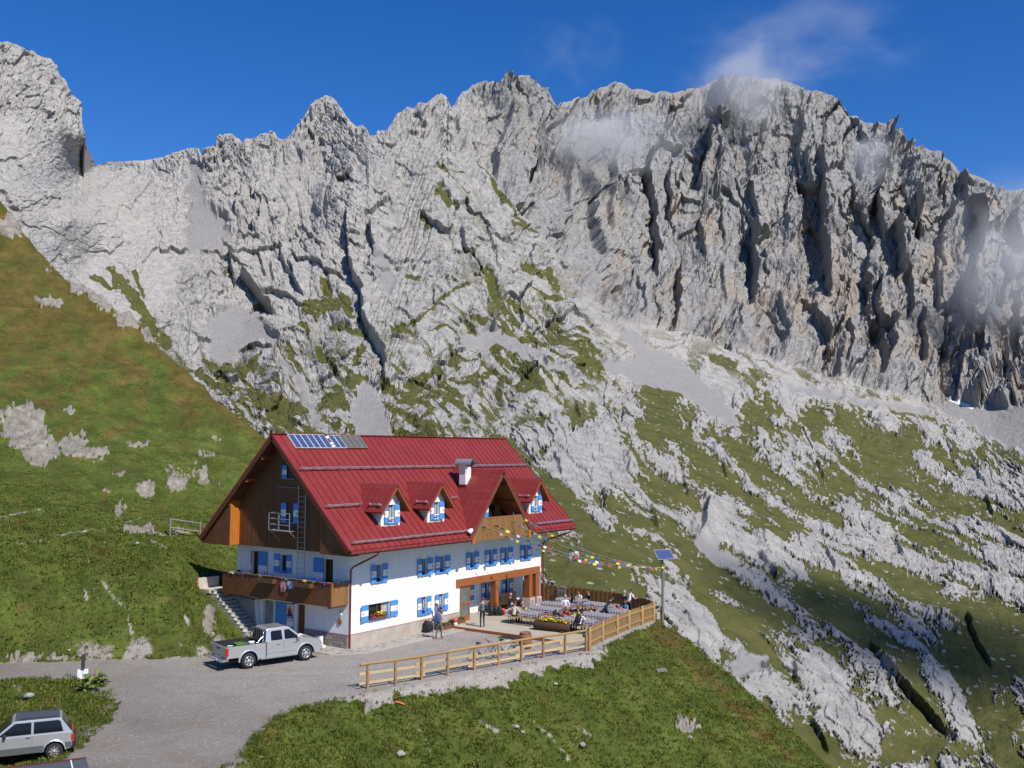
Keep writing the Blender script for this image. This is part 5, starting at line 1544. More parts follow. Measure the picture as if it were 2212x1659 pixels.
for (f0, f1, m_) in ((5.42, 6.1, 'white'), (6.1, 6.75, 'blue'), (6.75, 7.3, 'white')):
    bl.mat(M[m_]); bl.box(12.13, 12.54, -.05, -.01, f0, f1)
bl.build('shutter', bd2)
MB().box(12.62, 13.23, -.012, -.002, 5.5, 7.22).build('pane', bd2, M['glass'])
MB().mat(plain('painted_sunlit_ochre', (0.50, 0.19, 0.035), .7)).box(XC - 2.4, XC + .1, .02, .045, 5.4, 6.9).build('loggia_painted_light', cg)  # strip of orange light on the back wall, put into the colour of a thin sheet
# parapet of upright weathered boards, bounded by the verges
x = XC - 3.15
while x < XC + 3.15:
    x1 = x + .165
    zt = lambda q: ZC - TC * abs(q - XC) - .14
    z0, za_, zb_ = 5.22 + R.uniform(-.03, .02), min(6.52, zt(x)), min(6.52, zt(x1))
    if max(za_, zb_) > z0 + .1:
        bb = MB().mat(M['pine'])
        off = R.uniform(0, .03)
        bb.prism([(x, yf + .04 - off, z0), (x1, yf + .04 - off, z0), (x1, yf + .04 - off, max(zb_, z0 + .02)), (x, yf + .04 - off, max(za_, z0 + .02))], (0, .024, 0))
        bb.build('parapet_board', cg)
    x += .172
MB().mat(M['wood_h']).box(XC - 2.35, XC + 2.35, yf + .02, yf + .12, 6.52, 6.60).build('parapet_rail', cg)
for s_ in (-1, 1):
    MB().mat(M['orange']).box(XC + s_ * 3.02 - .14, XC + s_ * 3.02 + .14, yf - .02, yf + .1, 5.06, 5.55).build('bracket_block', cg)
MB().mat(M['steel']).tube([(13.3, -1.5, 6.62), (13.9, -1.0, 6.75), (14.4, -.6, 6.95), (14.2, -.8, 6.7), (13.5, -1.4, 6.6)], .015, 5).build('antenna_rod', cg)

# ---- small dormers
def dormer(xc):
    d = empty('dormer', (xc, 0, 0)); d.parent = hut
    yf2, zr2, hw2, tt = -1.02, 8.80, 1.27, 1.19
    wz = lambda a: zr2 - tt * abs(a) - .14
    face = MB().mat(M['plaster'])
    # front wall with the window opening
    ow, o0, o1 = .27, 6.66, 7.66
    hwf = .78
    zt_ = lambda a: min(wz(a), 8.6)
    face.poly([(-hwf, -.55, 6.44), (-ow, -.55, 6.44), (-ow, -.55, zt_(-ow)), (-hwf, -.55, zt_(-hwf))])
    face.poly([(ow, -.55, 6.44), (hwf, -.55, 6.44), (hwf, -.55, zt_(hwf)), (ow, -.55, zt_(ow))])
    face.poly([(-ow, -.55, 6.44), (ow, -.55, 6.44), (ow, -.55, o0), (-ow, -.55, o0)])
    face.poly([(-ow, -.55, o1), (ow, -.55, o1), (ow, -.55, zt_(ow)), (0, -.55, wz(0)), (-ow, -.55, zt_(-ow))])
    for a, c in (((-ow, o0), (ow, o0)), ((ow, o0), (ow, o1)), ((ow, o1), (-ow, o1)), ((-ow, o1), (-ow, o0))):
        face.poly([(a[0], -.55, a[1]), (c[0], -.55, c[1]), (c[0], -.38, c[1]), (a[0], -.38, a[1])])
    for s_ in (-1, 1):
        ztop = zt_(hwf)
        face.poly([(s_ * hwf, -.55, 6.40), (s_ * hwf, ry_at(ztop), ztop), (s_ * hwf, -.55, ztop)])
    face.build('dormer_wall', d, fix=False)
    b = MB().mat(M['blue'])
    b.box(-ow, -ow + .04, -.42, -.36, o0, o1); b.box(ow - .04, ow, -.42, -.36, o0, o1); b.box(-ow, ow, -.42, -.36, o0, o0 + .04); b.box(-ow, ow, -.42, -.36, o1 - .04, o1)
    b.box(-ow - .03, ow + .03, -.63, -.552, o0 - .06, o0)
    b.mat(M['white']); b.box(-ow - .02, ow + .02, -.60, -.57, o0 + .24, o0 + .28)
    b.build('dormer_window', d)
    MB().box(-ow, ow, -.37, -.35, o0, o1).build('pane', d, M['glass'])
    MB().box(.05, .2, -.40, -.385, o0 + .1, o1 - .05).build('curtain', d, M['curtain'])
    MB().mat(M['wood_v']).box(-.12, -.05, -.41, -.39, o0 + .04, o1 - .04).build('casement', d)
    shutter(d, Vector((0, -.55, 0)), Vector((1, 0, 0)), Vector((0, -1, 0)), -ow - .31, -ow, o0 - .02, o1 + .02, .06, 1)
    shutter(d, Vector((0, -.55, 0)), Vector((1, 0, 0)), Vector((0, -1, 0)), ow, ow + .33, o0 - .02, o1 + .04, .22, 0)
    for s_ in (-1, 1):
        n2 = Vector((s_ * tt, 0, 1)).normalized()
        A_ = Vector((0, yf2, zr2)); B_ = Vector((0, ry_at(zr2), zr2))
        ze_ = zr2 - tt * hw2
        C_ = Vector((s_ * hw2, ry_at(ze_), ze_)); D_2 = Vector((s_ * hw2, yf2, ze_))
        b = MB().mat(M['roof']); b.prism([q + n2 * .03 for q in (A_, B_, C_, D_2)], n2 * -.03)
        for i in range(6):
            yy = yf2 + .02 + i * .46
            if yy > ry_at(zr2) - .15: break
            zz = rz_at(yy)
            xe = min(hw2, max(0, (zr2 - zz) / tt))
            b.bar(Vector((0, yy, zr2)) + n2 * .042, Vector((s_ * xe, yy, zr2 - tt * xe)) + n2 * .042, .018, .026, up=n2)
        b.build('dormer_roof_sheet', d)
        b = MB().mat(M['wood_h']); b.prism([q - n2 * .002 for q in (A_, B_, C_, D_2)], n2 * -.09)
        b.build('dormer_roof_boards', d)
        b = MB().mat(M['roof']); b.bar(A_ + Vector((0, -.02, .0)), D_2 + Vector((0, -.02, 0)), .03, .09, up=n2)
        b.mat(M['wood_h']); b.bar(A_ + Vector((0, -.01, -.01)) - n2 * .10, D_2 + Vector((0, -.01, 0)) - n2 * .10, .03, .10, up=n2)
        b.build('dormer_verge', d)
        # stub of snow guard on the flank
        if s_ < 0:
            b = MB().mat(M['steel'])
            for k_ in (.1, .17):
                p = Vector((-.98, -.85, zr2 - tt * .98)) + n2 * k_
                b.tube([p, p + Vector((0, .9, 0))], .02, 6)
            for q in (0.1, .8): b.bar(Vector((-.98, -.85 + q, zr2 - tt * .98)), Vector((-1.05, -.85 + q, zr2 - tt * .98)) + n2 * .22, .03, .08)
            b.build('snow_guard', d)
    return d


for xc in (2.65, 6.63, 17.2): dormer(xc)

# ---- chimney
b = MB().mat(M['plaster']); b.box(11.0, 11.57, .66, 1.16, 8.5, 9.76)
ch = b.build('chimney', hut)
MB().mat(plain('dark_red_flashing', (0.13, 0.02, 0.02), .5)).box(10.99, 11.58, .65, 1.17, 7.3, 8.55).build('flashing', ch)
b = MB().mat(M['steel'])
NA = 18
for yy0, yy1 in ((.22, 1.52),):
    pr = [(.31 * math.cos(math.radians(-35 + 250 * k_ / NA)), .31 * math.sin(math.radians(-35 + 250 * k_ / NA))) for k_ in range(NA + 1)]
    V_ = [(11.29 + p[0], yy0, 9.86 + p[1]) for p in pr] + [(11.29 + p[0], yy1, 9.86 + p[1]) for p in pr] + [(11.29 + p[0] * .96, yy0, 9.86 + p[1] * .96) for p in pr] + [(11.29 + p[0] * .96, yy1, 9.86 + p[1] * .96) for p in pr]
    n_ = NA + 1
    b.faces(V_, [(i, i + 1, n_ + i + 1, n_ + i) for i in range(NA)] + [(2 * n_ + i, 3 * n_ + i, 3 * n_ + i + 1, 2 * n_ + i + 1) for i in range(NA)], True)
b.box(10.975, 10.99, .66, 1.2, 9.28, 9.72); b.box(10.98, 11.0, .64, 1.18, 9.5, 9.8)
b.build('cowl', ch)

# ---- solar panels
def solar_material(name, a, bcol, line):
    t = NT(name)
    c = t.coord()
    br = t.n.new('ShaderNodeTexBrick')
    t.lk(t.mapping(c, (1, 1, 1)), br.inputs['Vector'])
    br.offset = 0; br.inputs['Scale'].default_value = 1
    br.inputs['Brick Width'].default_value = .118; br.inputs['Row Height'].default_value = .122
    br.inputs['Mortar Size'].default_value = .006
    br.inputs['Color1'].default_value = a + (1,); br.inputs['Color2'].default_value = bcol + (1,); br.inputs['Mortar'].default_value = line + (1,)
    n = t.noise(9, 4, .7, c)
    col = t.mix(t.math('MULTIPLY', t.ramp(n, [(.5, 0.), (.75, 1.)]), .35), br.outputs['Color'], (.10, .16, .34))
    return t.done(col, .18, 0, .6)
SOL = solar_material('blue_solar_cells', (0.016, 0.032, 0.105), (0.024, 0.046, 0.15), (0.20, 0.24, 0.34))
SOG = plain('grey_collector_glass', (0.10, 0.10, 0.105), .3, 0, .2, 4)
FRB = plain('brass_collector_frame', (0.42, 0.33, 0.20), .5, .3)
sx = Vector((1, 0, 0)); st = Vector((0, 1, SL)).normalized()
def solar(x0, w, z_hi, z_lo, m, fm, lab=None):
    y = ry_at(z_lo)
    h_ = (z_hi - z_lo) / st.z
    pb = MB().mat(m)
    pb.box(.018, w - .018, .02, h_ - .02, .0, .022)
    p = pb.build('solar_panel', hut)
    Mx = Matrix(((1, 0, 0, x0), (0, st.y, nrm.y, y), (0, st.z, nrm.z, z_lo), (0, 0, 0, 1)))
    p.matrix_world = Matrix.Translation(nrm * .10) @ Mx
    fb = MB().mat(fm)
    fb.box(0, .017, 0, h_, -.06, .03); fb.box(w - .017, w, 0, h_, -.06, .03); fb.box(.017, w - .017, 0, .018, -.06, .03); fb.box(.017, w - .017, h_ - .018, h_, -.06, .03)
    fb.box(.05, .09, .1, .14, -.10, -.06); fb.box(w - .09, w - .05, h_ - .14, h_ - .1, -.10, -.06)
    f = fb.build('frame', p)
    if lab: p['label'] = lab
for i in range(6): solar(-.60 + i * .475, .468, 11.50, 10.74, SOL, M['white'])
for i in range(2): solar(2.52 + i * .455, .448, 11.49, 10.75, SOL, M['white'])
for i in range(4): solar(3.44 + i * .45, .443, 11.50, 10.76, SOG, FRB, 'dull grey collector panel in a brassy frame')
for k_, (x, z) in enumerate(((2.36, 11.36), (2.40, 11.0), (2.36, 10.82))):
    p = Vector((x, ry_at(z), z)) + nrm * .1
    MB().mat(M['white']).lathe([(0, -.1), (.09, -.09), (.11, 0), (.09, .08), (0, .1)], 10, c=p).build('junction_box', hut)

# ---- balcony along the gable
BX = -1.27
b = MB().mat(M['wood_h']); b.box(BX + .03, -.001, .06, 8.88, 2.40, 2.47); b.build('balcony_floor', hut)
bal = empty('balcony', (0, 0, 0)); bal.parent = hut
yy = .04
i = 0
while yy < 8.87:
    bb = MB().mat(M['wood_v'] if False else M['wood'])
    bb.box(BX - .022, BX, yy, min(yy + .152, 8.89), 2.40, 3.60)
    bb.build('balcony_board', bal)
    yy += .158
xx = BX
while xx < -.03:
    bb = MB().mat(M['pine']); bb.box(xx, min(xx + .150, -.005), .015, .037, 2.40, 3.60); bb.build('side_board', bal)
    xx += .157
b = MB().mat(M['wood_h']); b.box(BX - .05, BX + .04, .0, 8.92, 3.602, 3.66); b.box(BX + .042, -.005, .0, .06, 3.602, 3.66); b.box(BX, -.005, 8.86, 8.89, 2.4, 3.6)
b.build('balcony_rail', bal)
for yv in (.3, 3.0, 5.8, 8.5): MB().mat(M['wood_h']).bar((BX + .05, yv, 2.34), (0, yv, 2.34), .1, .11).build('balcony_joist', bal)
# ---- service ladder and rescue platform
b = MB().mat(M['steel'])
b.bar((-.86, 3.12, 3.5), (-.86, 3.12, 8.76), .045, .03, up=(1, 0, 0)); b.bar((-.86, 2.56, 3.5), (-.86, 2.56, 8.27), .045, .03, up=(1, 0, 0))
ld = b.build('wall_ladder', hut)
rung = MB().mat(M['steel']).tube([(0, 0, 0), (0, .52, 0)], .016, 6).mesh('rung')
z = 3.65
while z < 8.2: link_mesh('rung', rung, ld, (-.86, 2.58, z)); z += .28
MB().mat(M['steel']).tube([(-.82, 4.82, 8.62), (-.82, 2.9, 8.57)], .016, 6).build('wall_rod', hut)
b = MB().mat(M['steel'])
for z in (6.24, 6.56, 6.88, 7.2):
    rr_ = .022 if z > 6.3 else .03
    b.tube([(-.75, 4.86, z), (-1.55, 4.72, z), (-1.55, 3.05, z)], rr_, 6)
for p in ((-1.55, 4.72), (-1.55, 3.9), (-1.55, 3.05), (-.76, 4.86)): b.tube([(p[0], p[1], 6.22), (p[0], p[1], 7.2)], .02, 6)
b.bar((-1.55, 3.9, 6.22), (-.76, 3.9, 6.22), 1.66, .03)
b.tube([(-1.5, 4.6, 6.2), (-.74, 4.6, 5.6)], .018, 6); b.tube([(-1.5, 3.1, 6.2), (-.74, 3.1, 5.6)], .018, 6)
b.build('metal_platform', hut)
# small wall things
b = MB().mat(M['white']); b.box(-.10, -.02, .46, .74, 1.80, 1.95); b.build('wall_sign', hut)
b = MB().mat(plain('brown_plaque', (0.28, 0.13, 0.07), .6)); b.prism([(-.04, .62 + .17 * math.cos(k_ * math.pi / 3), 1.42 + .19 * math.sin(k_ * math.pi / 3)) for k_ in range(6)], (.03, 0, 0)); b.build('wall_plaque', hut)
# plain rear and east walls, mostly out of sight
wall_with_holes('rear_wall', M['plaster'], (HL, HW, -.1), (-1, 0, 0), (0, 0, 1), (0, 1, 0), HL, 5.6, [])
b = MB().mat(M['plaster']); b.poly([(HL, 1.5, 0), (HL, HW, 0), (HL, HW, 5.5), (HL, 1.5, 5.5)]); b.poly([(HL, 0, 2.3), (HL, 1.5, 2.3), (HL, 1.5, 5.5), (HL, 0, 5.5)])
b.mat(M['wood']); b.poly([(HL + .02, -.9, 5.3), (HL + .02, HW + .9, 5.3), (HL + .02, HW / 2, 11.2)])
b.build('east_wall', hut, fix=False)
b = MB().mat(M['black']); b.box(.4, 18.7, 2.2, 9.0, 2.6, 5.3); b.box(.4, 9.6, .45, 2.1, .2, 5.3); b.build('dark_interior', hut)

# ================================================================== BUILT GROUND ROUND THE HUT
def slab_material():
    t = NT('terrace_concrete')
    c = t.pos()
    n = t.noise(.8, 6, .65, c)
    col = t.ramp(n, [(.3, (.36, .32, .265)), (.7, (.46, .415, .35))])
    col = t.mix(t.math('MULTIPLY', t.noise(7, 5, .7, c), .3), col, (.25, .21, .165))
    t.bump(t.noise(30, 3, .6, c), .2, .01)
    return t.done(col, .9, 0, .2)
b = MB().mat(slab_material()); b.box(8.36, 20.6, -8.2, 1.49, -.3, .15)
ter = tag(b.build('terrace'), 'raised concrete dining terrace in front of the hut', kind='structure')
b = MB().mat(M['wood_h']); b.box(8.28, 8.357, -7.9, -.1, -.02, .158); b.build('edge_beam', ter)
# flagstone apron: irregular stones, each its own piece
apr = [(-1.62, 1.6), (-1.62, -.25), (-1.3, -.62), (-.3, -1.5), (1.5, -1.62), (8.26, -1.55), (8.26, -.06), (0, -.06), (-.06, 0), (-.06, 1.6)]
b = MB().mat(M['mortar']); b.prism([(p[0], p[1], .045) for p in apr], (0, 0, -.2))
ap = tag(b.build('paved_apron'), 'flagstone apron along the foot of the hut', kind='structure')
FLG = [plain('flagstone_a', (.30, .275, .245), .9, 0, .25, 3), plain('flagstone_b', (.36, .335, .30), .9, 0, .22, 3), plain('flagstone_c', (.25, .235, .215), .9, 0, .25, 3)]
rr = random.Random(9)
ax = np.array([p[0] for p in apr]); ay = np.array([p[1] for p in apr])
cand = []
for iy in range(8):
    for ix in range(26):
        cand.append((-1.7 + ix * .40 + (iy % 2) * .2 + rr.uniform(-.08, .08), -1.55 + iy * .36 + rr.uniform(-.07, .07)))
for (cx, cy) in cand:
    if not in_poly(np.array([cx]), np.array([cy]), apr)[0] or dist_poly(np.array([cx]), np.array([cy]), apr + apr[:1])[0] < .16: continue
    k_ = rr.choice([5, 6, 6, 7])
    a0 = rr.random() * 6
    P_ = [(cx + rr.uniform(.15, .205) * math.cos(a0 + 6.283 * i / k_), cy + rr.uniform(.14, .19) * math.sin(a0 + 6.283 * i / k_), .045) for i in range(k_)]
    sb = MB().mat(rr.choice(FLG)); sb.prism(P_, (0, 0, rr.uniform(.008, .02)))
    sb.build('flagstone', ap)

# outdoor stairs with retaining wall and landing
stairs = empty('outdoor_stairs', (-.75, 6.6, 0), 'concrete stairs climbing beside a grey retaining wall to the balcony', 'stairs')
def at(o, par):
    o.parent = par
    o.matrix_parent_inverse = Matrix.Translation(par.location).inverted()
    return o
NSTEP = 13
for i in range(NSTEP):
    y0 = 6.45 + i * .262
    z1 = .19 * (i + 1)
    b = MB().mat(M['tread']); b.box(-1.3 - .02 * (i % 2), -.33, y0, y0 + .5, z1 - .34, z1 - .03)
    b.mat(M['concrete']); b.box(-1.33, -.31, y0 - .03, y0 + .5, z1 - .03, z1)
    at(b.build('step'), stairs)
b = MB().mat(M['concrete'])
b.prism([(-.3, 6.95, -.1), (-.3, 10.2, -.1), (-.3, 10.2, 2.38), (-.3, 9.0, 2.15), (-.3, 7.25, 2.0)], (.26, 0, 0))
at(b.build('retaining_wall'), stairs)
b = MB().mat(M['white']); b.prism([(-.302, 6.94, -.05), (-.302, 7.24, 2.0), (-.302, 7.22, 2.02), (-.302, 6.90, -.05)], (.264, 0, 0))
at(b.build('wall_edge'), stairs)
b = MB().mat(M['tread']); b.box(-1.45, -.06, 9.85, 11.0, 2.30, 2.50)
at(b.build('landing'), stairs)
b = MB().mat(M['tread']); b.box(-1.55, -.05, 10.75, 10.95, 2.5, 3.1); b.mat(M['redtrim']); b.box(-1.62, -1.56, 10.72, 10.98, 2.4, 3.16)
at(b.build('parapet'), stairs)
# ================================================================== FENCES
PINE = wood_material('fresh_larch', (0.36, 0.215, 0.085), (0.50, 0.33, 0.15), 2, .7, 1.0, .3)
PINE_H = wood_material('pale_rail', (0.52, 0.38, 0.20), (0.64, 0.50, 0.29), 0, .7, .8, .25)
FENCE_D = wood_material('dark_larch', (0.21, 0.105, 0.032), (0.30, 0.165, 0.06), 2, .75, 1.0, .3)
GREYW = wood_material('grey_weathered_wood', (0.22, 0.20, 0.175), (0.33, 0.305, 0.27), 0, .85, .9, .3)


def child(o, par):
    """parent an object that was built in world coordinates"""
    o.parent = par
    o.matrix_parent_inverse = par.matrix_basis.inverted()
    return o


RPOST = [(-5.71, -6.87), (-4.34, -7.32), (-3.0, -7.75), (-1.51, -8.12), (0.15, -8.45), (1.7, -8.78), (3.12, -9.2), (4.5, -9.62), (5.95, -10.05), (7.40, -10.47)]
rf = empty('rail_fence', (-5.71, -6.87, 0), 'pale wooden rail fence between the gravel yard and the grass slope', 'fence')
for i, (x, y) in enumerate(RPOST):
    z = min(ground_z(x, y), -.02)
    b = MB().mat(PINE)
    b.tube([(x, y, z - .25), (x, y, 1.06)], .065, 10)
    b.mat(plain('orange_post_foot', (0.55, 0.17, 0.06), .7))
    b.tube([(x, y, z - .3), (x, y, z + .08)], .069, 10)
    p = child(b.build('post'), rf)
    fb = MB().mat(plain('pale_footing', (0.5, 0.47, 0.42), .9, 0, .2, 5))
    fb.lathe([(0, z - .28), (.15, z - .27), (.17, z - .18), (.12, z - .10), (0, z - .09)], 7, c=(x + .02, y - .06, 0), smooth=False)
    f_ = fb.build('footing'); f_.parent = p; f_.matrix_parent_inverse = p.matrix_world.inverted() if False else rf.matrix_basis.inverted()
nx, ny = -.28, -.96
d0 = Vector((RPOST[0][0] - .38, RPOST[0][1] + .12, 0))
top = [d0 + Vector((0, 0, 1.10))] + [Vector((x, y, 1.10 + .015 * math.sin(3 * x))) for x, y in RPOST]
for i in range(0, len(top) - 1, 2):
    child(MB().mat(PINE).tube(top[i:i + 3], .062, 8).build('top_rail'), rf)
off = Vector((nx, ny, 0)) * -.075
for zz in (.30, .70):
    for i in range(0, 9, 2):
        a = Vector((*RPOST[i], zz + R.uniform(-.03, .03))) + off; c = Vector((*RPOST[min(i + 2, 9)], zz + R.uniform(-.02, .03))) + off
        if i: a -= (c - a).normalized() * .35
        else: a -= (c - a).normalized() * .4
        if i + 2 < 9: c += (c - a).normalized() * .22
        lift = Vector((0, 0, .05 * (1 if (i // 2) % 2 else -1)))
        child(MB().mat(PINE_H).bar(a + lift, c + lift, .05, .115).build('rail'), rf)

FP = [(7.62, -10.50), (9.75, -10.08), (11.95, -9.78), (13.85, -9.52), (15.75, -9.40), (17.65, -9.22)]
pf = empty('picket_fence', (7.6, -10.5, 0), 'light wooden picket fence on the outer edge of the terrace', 'fence')
picket = MB().mat(PINE).box(-.045, .045, -.012, .012, 0, 1.06).faces([(-.045, -.012, 1.06), (.045, -.012, 1.06), (.045, .012, 1.06), (-.045, .012, 1.06), (0, -.012, 1.11), (0, .012, 1.11)], [(0, 1, 4), (2, 3, 5), (1, 2, 5, 4), (3, 0, 4, 5)]).mesh('picket')
for i, (x, y) in enumerate(FP):
    z = min(ground_z(x, y), 0)
    b = MB().mat(PINE); b.tube([(x, y - .05, z - .3), (x, y - .05, 1.24), (x, y - .05, 1.27)], .09, 10, radii=[.09, .09, .05])
    child(b.build('post'), pf)
    if i == len(FP) - 1: break
    x2, y2 = FP[i + 1]
    a, c = Vector((x, y, 0)), Vector((x2, y2, 0))
    dr = (c - a); ln = dr.length; dr.normalize()
    nn = Vector((dr.y, -dr.x, 0))
    for zz in (.42, 1.0):
        child(MB().mat(PINE).bar(a + Vector((0, 0, zz)) + nn * .035 + dr * .06, c + Vector((0, 0, zz)) + nn * .035 - dr * .06, .045, .125).build('rail'), pf)
    n_ = int(ln / .172)
    for k in range(n_):
        p = a + dr * (.12 + (ln - .2) * k / n_)
        o = link_mesh('picket', picket)
        o.location = (p.x, p.y, .13 + R.uniform(-.02, .02)); o.rotation_euler = (0, R.uniform(-.015, .015), math.atan2(dr.y, dr.x))
        child(o, pf)
    child(MB().mat(M['concrete']).bar(a + Vector((0, 0, -.12)), c + Vector((0, 0, -.12)), .22, .46).build('kerb_stone'), pf)
BF = [(20.05, 4.6), (19.9, 3.0), (19.75, .5), (19.6, -2), (19.25, -5.5), (18.5, -7.3), (17.72, -9.12)]
bf = empty('board_fence', (20, 4.6, 0.15), 'brown close boarded fence along the far edge of the terrace', 'fence')
plank = MB().mat(FENCE_D).box(-.078, .078, -.012, .012, 0, 1.22).mesh('plank')
k = 0
for (x, y), (x2, y2) in zip(BF[:-1], BF[1:]):
    a, c = Vector((x, y, .15)), Vector((x2, y2, .15))
    dr = c - a; ln = dr.length; dr.normalize()
    nn = Vector((dr.y, -dr.x, 0))
    n_ = int(ln / .175)
    for i in range(n_):
        p = a + dr * (ln * (i + .5) / n_) + nn * (.012 * (k % 2))
        o = link_mesh('plank', plank, None, (p.x, p.y, .12 + .05 * (k % 2) + R.uniform(-.02, .02)), (0, 0, math.atan2(dr.y, dr.x)))
        child(o, bf); k += 1
    child(MB().mat(FENCE_D).tube([a + nn * -.06 + Vector((0, 0, -.4)), a + nn * -.06 + Vector((0, 0, 1.1))], .07, 8).build('post'), bf)
    for zz in (.3, .95): child(MB().mat(FENCE_D).bar(a + Vector((0, 0, zz)) - nn * .03, c + Vector((0, 0, zz)) - nn * .03, .04, .1).build('rail'), bf)
# weathered root hung on the boards
def drift_root():
    b = MB().mat(GREYW)
    rr = random.Random(4)
    for i in range(9):
        y = 0 - .08 * i
        b.tube([(0, y, .55 + rr.uniform(-.1, .15)), (-.03, y + rr.uniform(-.05, .05), .3), (-.02, y + rr.uniform(-.08, .08), rr.uniform(-.25, .05))], .04, 6, radii=[.055, .05, .02])
    b.tube([(0, .06, .45), (-.02, -.3, .58), (0, -.72, .5)], .07, 7)
    return b.build('driftwood_root', None, None, (19.55, -.9, .75))
tag(drift_root(), 'bleached grey tree root hanging on the brown boarded fence', 'driftwood')
g0, g1 = ray_pt(367, 1158, 70), ray_pt(434, 1160, 70.5)
gf = empty('pole_fence', g0, 'old grey pole fence on the hillside path behind the hut', 'fence')
for q in (0, .97):
    p = Vector(g0).lerp(Vector(g1), q); zb = ground_z(p.x, p.y)
    child(MB().mat(GREYW).tube([(p.x, p.y, zb - .3), (p.x, p.y, zb + 1.12)], .06, 7).build('post'), gf)
za, zb = ground_z(g0[0], g0[1]), ground_z(g1[0], g1[1])
for h in (.5, 1.05): child(MB().mat(GREYW).tube([(g0[0], g0[1], za + h), (g1[0], g1[1], zb + h - .05)], .05, 7).build('rail'), gf)

# ================================================================== TABLES, BENCHES, TERRACE THINGS
def cloth_material():
    t = NT('checked_tablecloth')
    c = t.coord()
    sep = t.n.new('ShaderNodeSeparateXYZ'); t.lk(c, sep.inputs[0])
    def lines(s, per, w):
        f = t.math('FRACT', t.math('MULTIPLY', s, 1 / per))
        return t.math('LESS_THAN', f, w)
    hx = t.math('ADD', sep.outputs[0], t.math('MULTIPLY', sep.outputs[2], 1.0))
    ly = lines(sep.outputs[1], .20, .3); lx = lines(hx, .20, .3)
    mk = t.math('MULTIPLY', t.math('ADD', ly, lx), .5)
    col = t.ramp(mk, [(0.0, (.38, .40, .44)), (.5, (.18, .12, .13)), (1., (.06, .05, .08))])
    return t.done(col, .85, 0, .2)
CLOTH = cloth_material()
BENCHW = wood_material('varnished_bench', (0.42, 0.20, 0.055), (0.54, 0.29, 0.09), 1, .5, .8, .15)
LEGM = plain('green_steel_legs', (0.03, 0.075, 0.05), .5, .2)
TZ = .15


def make_table():
    t = empty('dining_table', (0, 0, 0), '', 'table', 'folding tables set out on the terrace')
    MB().mat(BENCHW).box(-.34, .34, -1.1, 1.1, .715, .745).build('table_top', t)
    for s_ in (-1, 1):
        b = MB().mat(LEGM)
        for x in (-.26, .26): b.bar((x, s_ * .82, 0), (x, s_ * .82, .715), .035, .035)
        b.bar((-.26, s_ * .82, .12), (.26, s_ * .82, .12), .03, .03); b.bar((0, s_ * .82, .12), (0, s_ * .3, .70), .025, .025)
        b.build('leg', t)
    return t


def make_bench():
    t = empty('bench', (0, 0, 0), '', 'bench', 'wooden folding benches beside the terrace tables')
    MB().mat(BENCHW).box(-.13, .13, -1.1, 1.1, .435, .465).build('seat', t)
    for s_ in (-1, 1):
        b = MB().mat(LEGM)
        for x in (-.09, .09): b.bar((x, s_ * .82, 0), (x, s_ * .82, .435), .03, .03)
        b.bar((-.09, s_ * .82, .1), (.09, s_ * .82, .1), .025, .025); b.bar((0, s_ * .82, .1), (0, s_ * .4, .42), .02, .02)
        b.build('leg', t)
    return t


def make_cloth(half):
    """tablecloth with hanging, gently folded sides"""
    b = MB().mat(CLOTH)
    ny_ = 26
    rows = []
    for i in range(ny_ + 1):
        y = -half + 2 * half * i / ny_
        w = .02 * math.sin(i * 1.9) + .012 * math.sin(i * 4.3 + 1)
        rows.append([(-.40 + w, y, .50 + .03 * math.sin(i * .8)), (-.36, y, .752), (-.352, y, .758), (.352, y, .758), (.36, y, .752), (.40 + w, y, .50 + .03 * math.sin(i * .9 + 2))])
    V_ = [p for r_ in rows for p in r_]
    b.faces(V_, [(i * 6 + j, i * 6 + j + 1, (i + 1) * 6 + j + 1, (i + 1) * 6 + j) for i in range(ny_) for j in range(5)], True)
    for s_, r_ in ((-1, rows[0]), (1, rows[-1])):
        y = s_ * half
        b.faces([(-.36, y, .752), (.36, y, .752), (.30, y + s_ * .05, .46), (0, y + s_ * .09, .50), (-.30, y + s_ * .05, .45)], [(0, 1, 2, 3, 4)] if s_ < 0 else [(4, 3, 2, 1, 0)])
    return b.mesh('tablecloth')


TABS = [(11.70, -3.56, 'where the man in cream sits'), (13.75, -3.72, 'standing empty behind the man in cream'), (15.68, -3.40, 'third in the porch row from the yard'),
        (17.68, -3.28, 'by the boarded fence nearest the porch'), (11.40, -7.72, 'right behind the log planter'), (13.60, -7.58, 'that the boy in dark leans on'),
        (15.62, -7.80, 'the person in navy bends over'), (17.25, -5.75, 'farthest along the boarded fence')]
t0 = make_table(); b0 = make_bench(); cm = make_cloth(1.14)
for i, (x, y, say) in enumerate(TABS):
    o = t0 if i == 0 else copy_tree(t0)
    o.location = (x, y, TZ); o.rotation_euler = (0, 0, R.uniform(-.03, .03))
    o['label'] = 'folding terrace table ' + say
    c = link_mesh('tablecloth', cm, None, (x, y, TZ), tuple(o.rotation_euler))
    tag(c, 'checked white cloth on the table ' + say, 'tablecloth', 'checked tablecloths on the terrace')
    for s_, side in ((-1, 'yard side'), (1, 'far side')):
        if i == 7 and s_ == 1: continue
        q = b0 if i == 0 and s_ == -1 else copy_tree(b0)
        q.location = (x + s_ * .60, y + R.uniform(-.08, .08), TZ); q.rotation_euler = (0, 0, R.uniform(-.03, .03))
        q['label'] = f'wooden bench, {side}, of the table ' + say
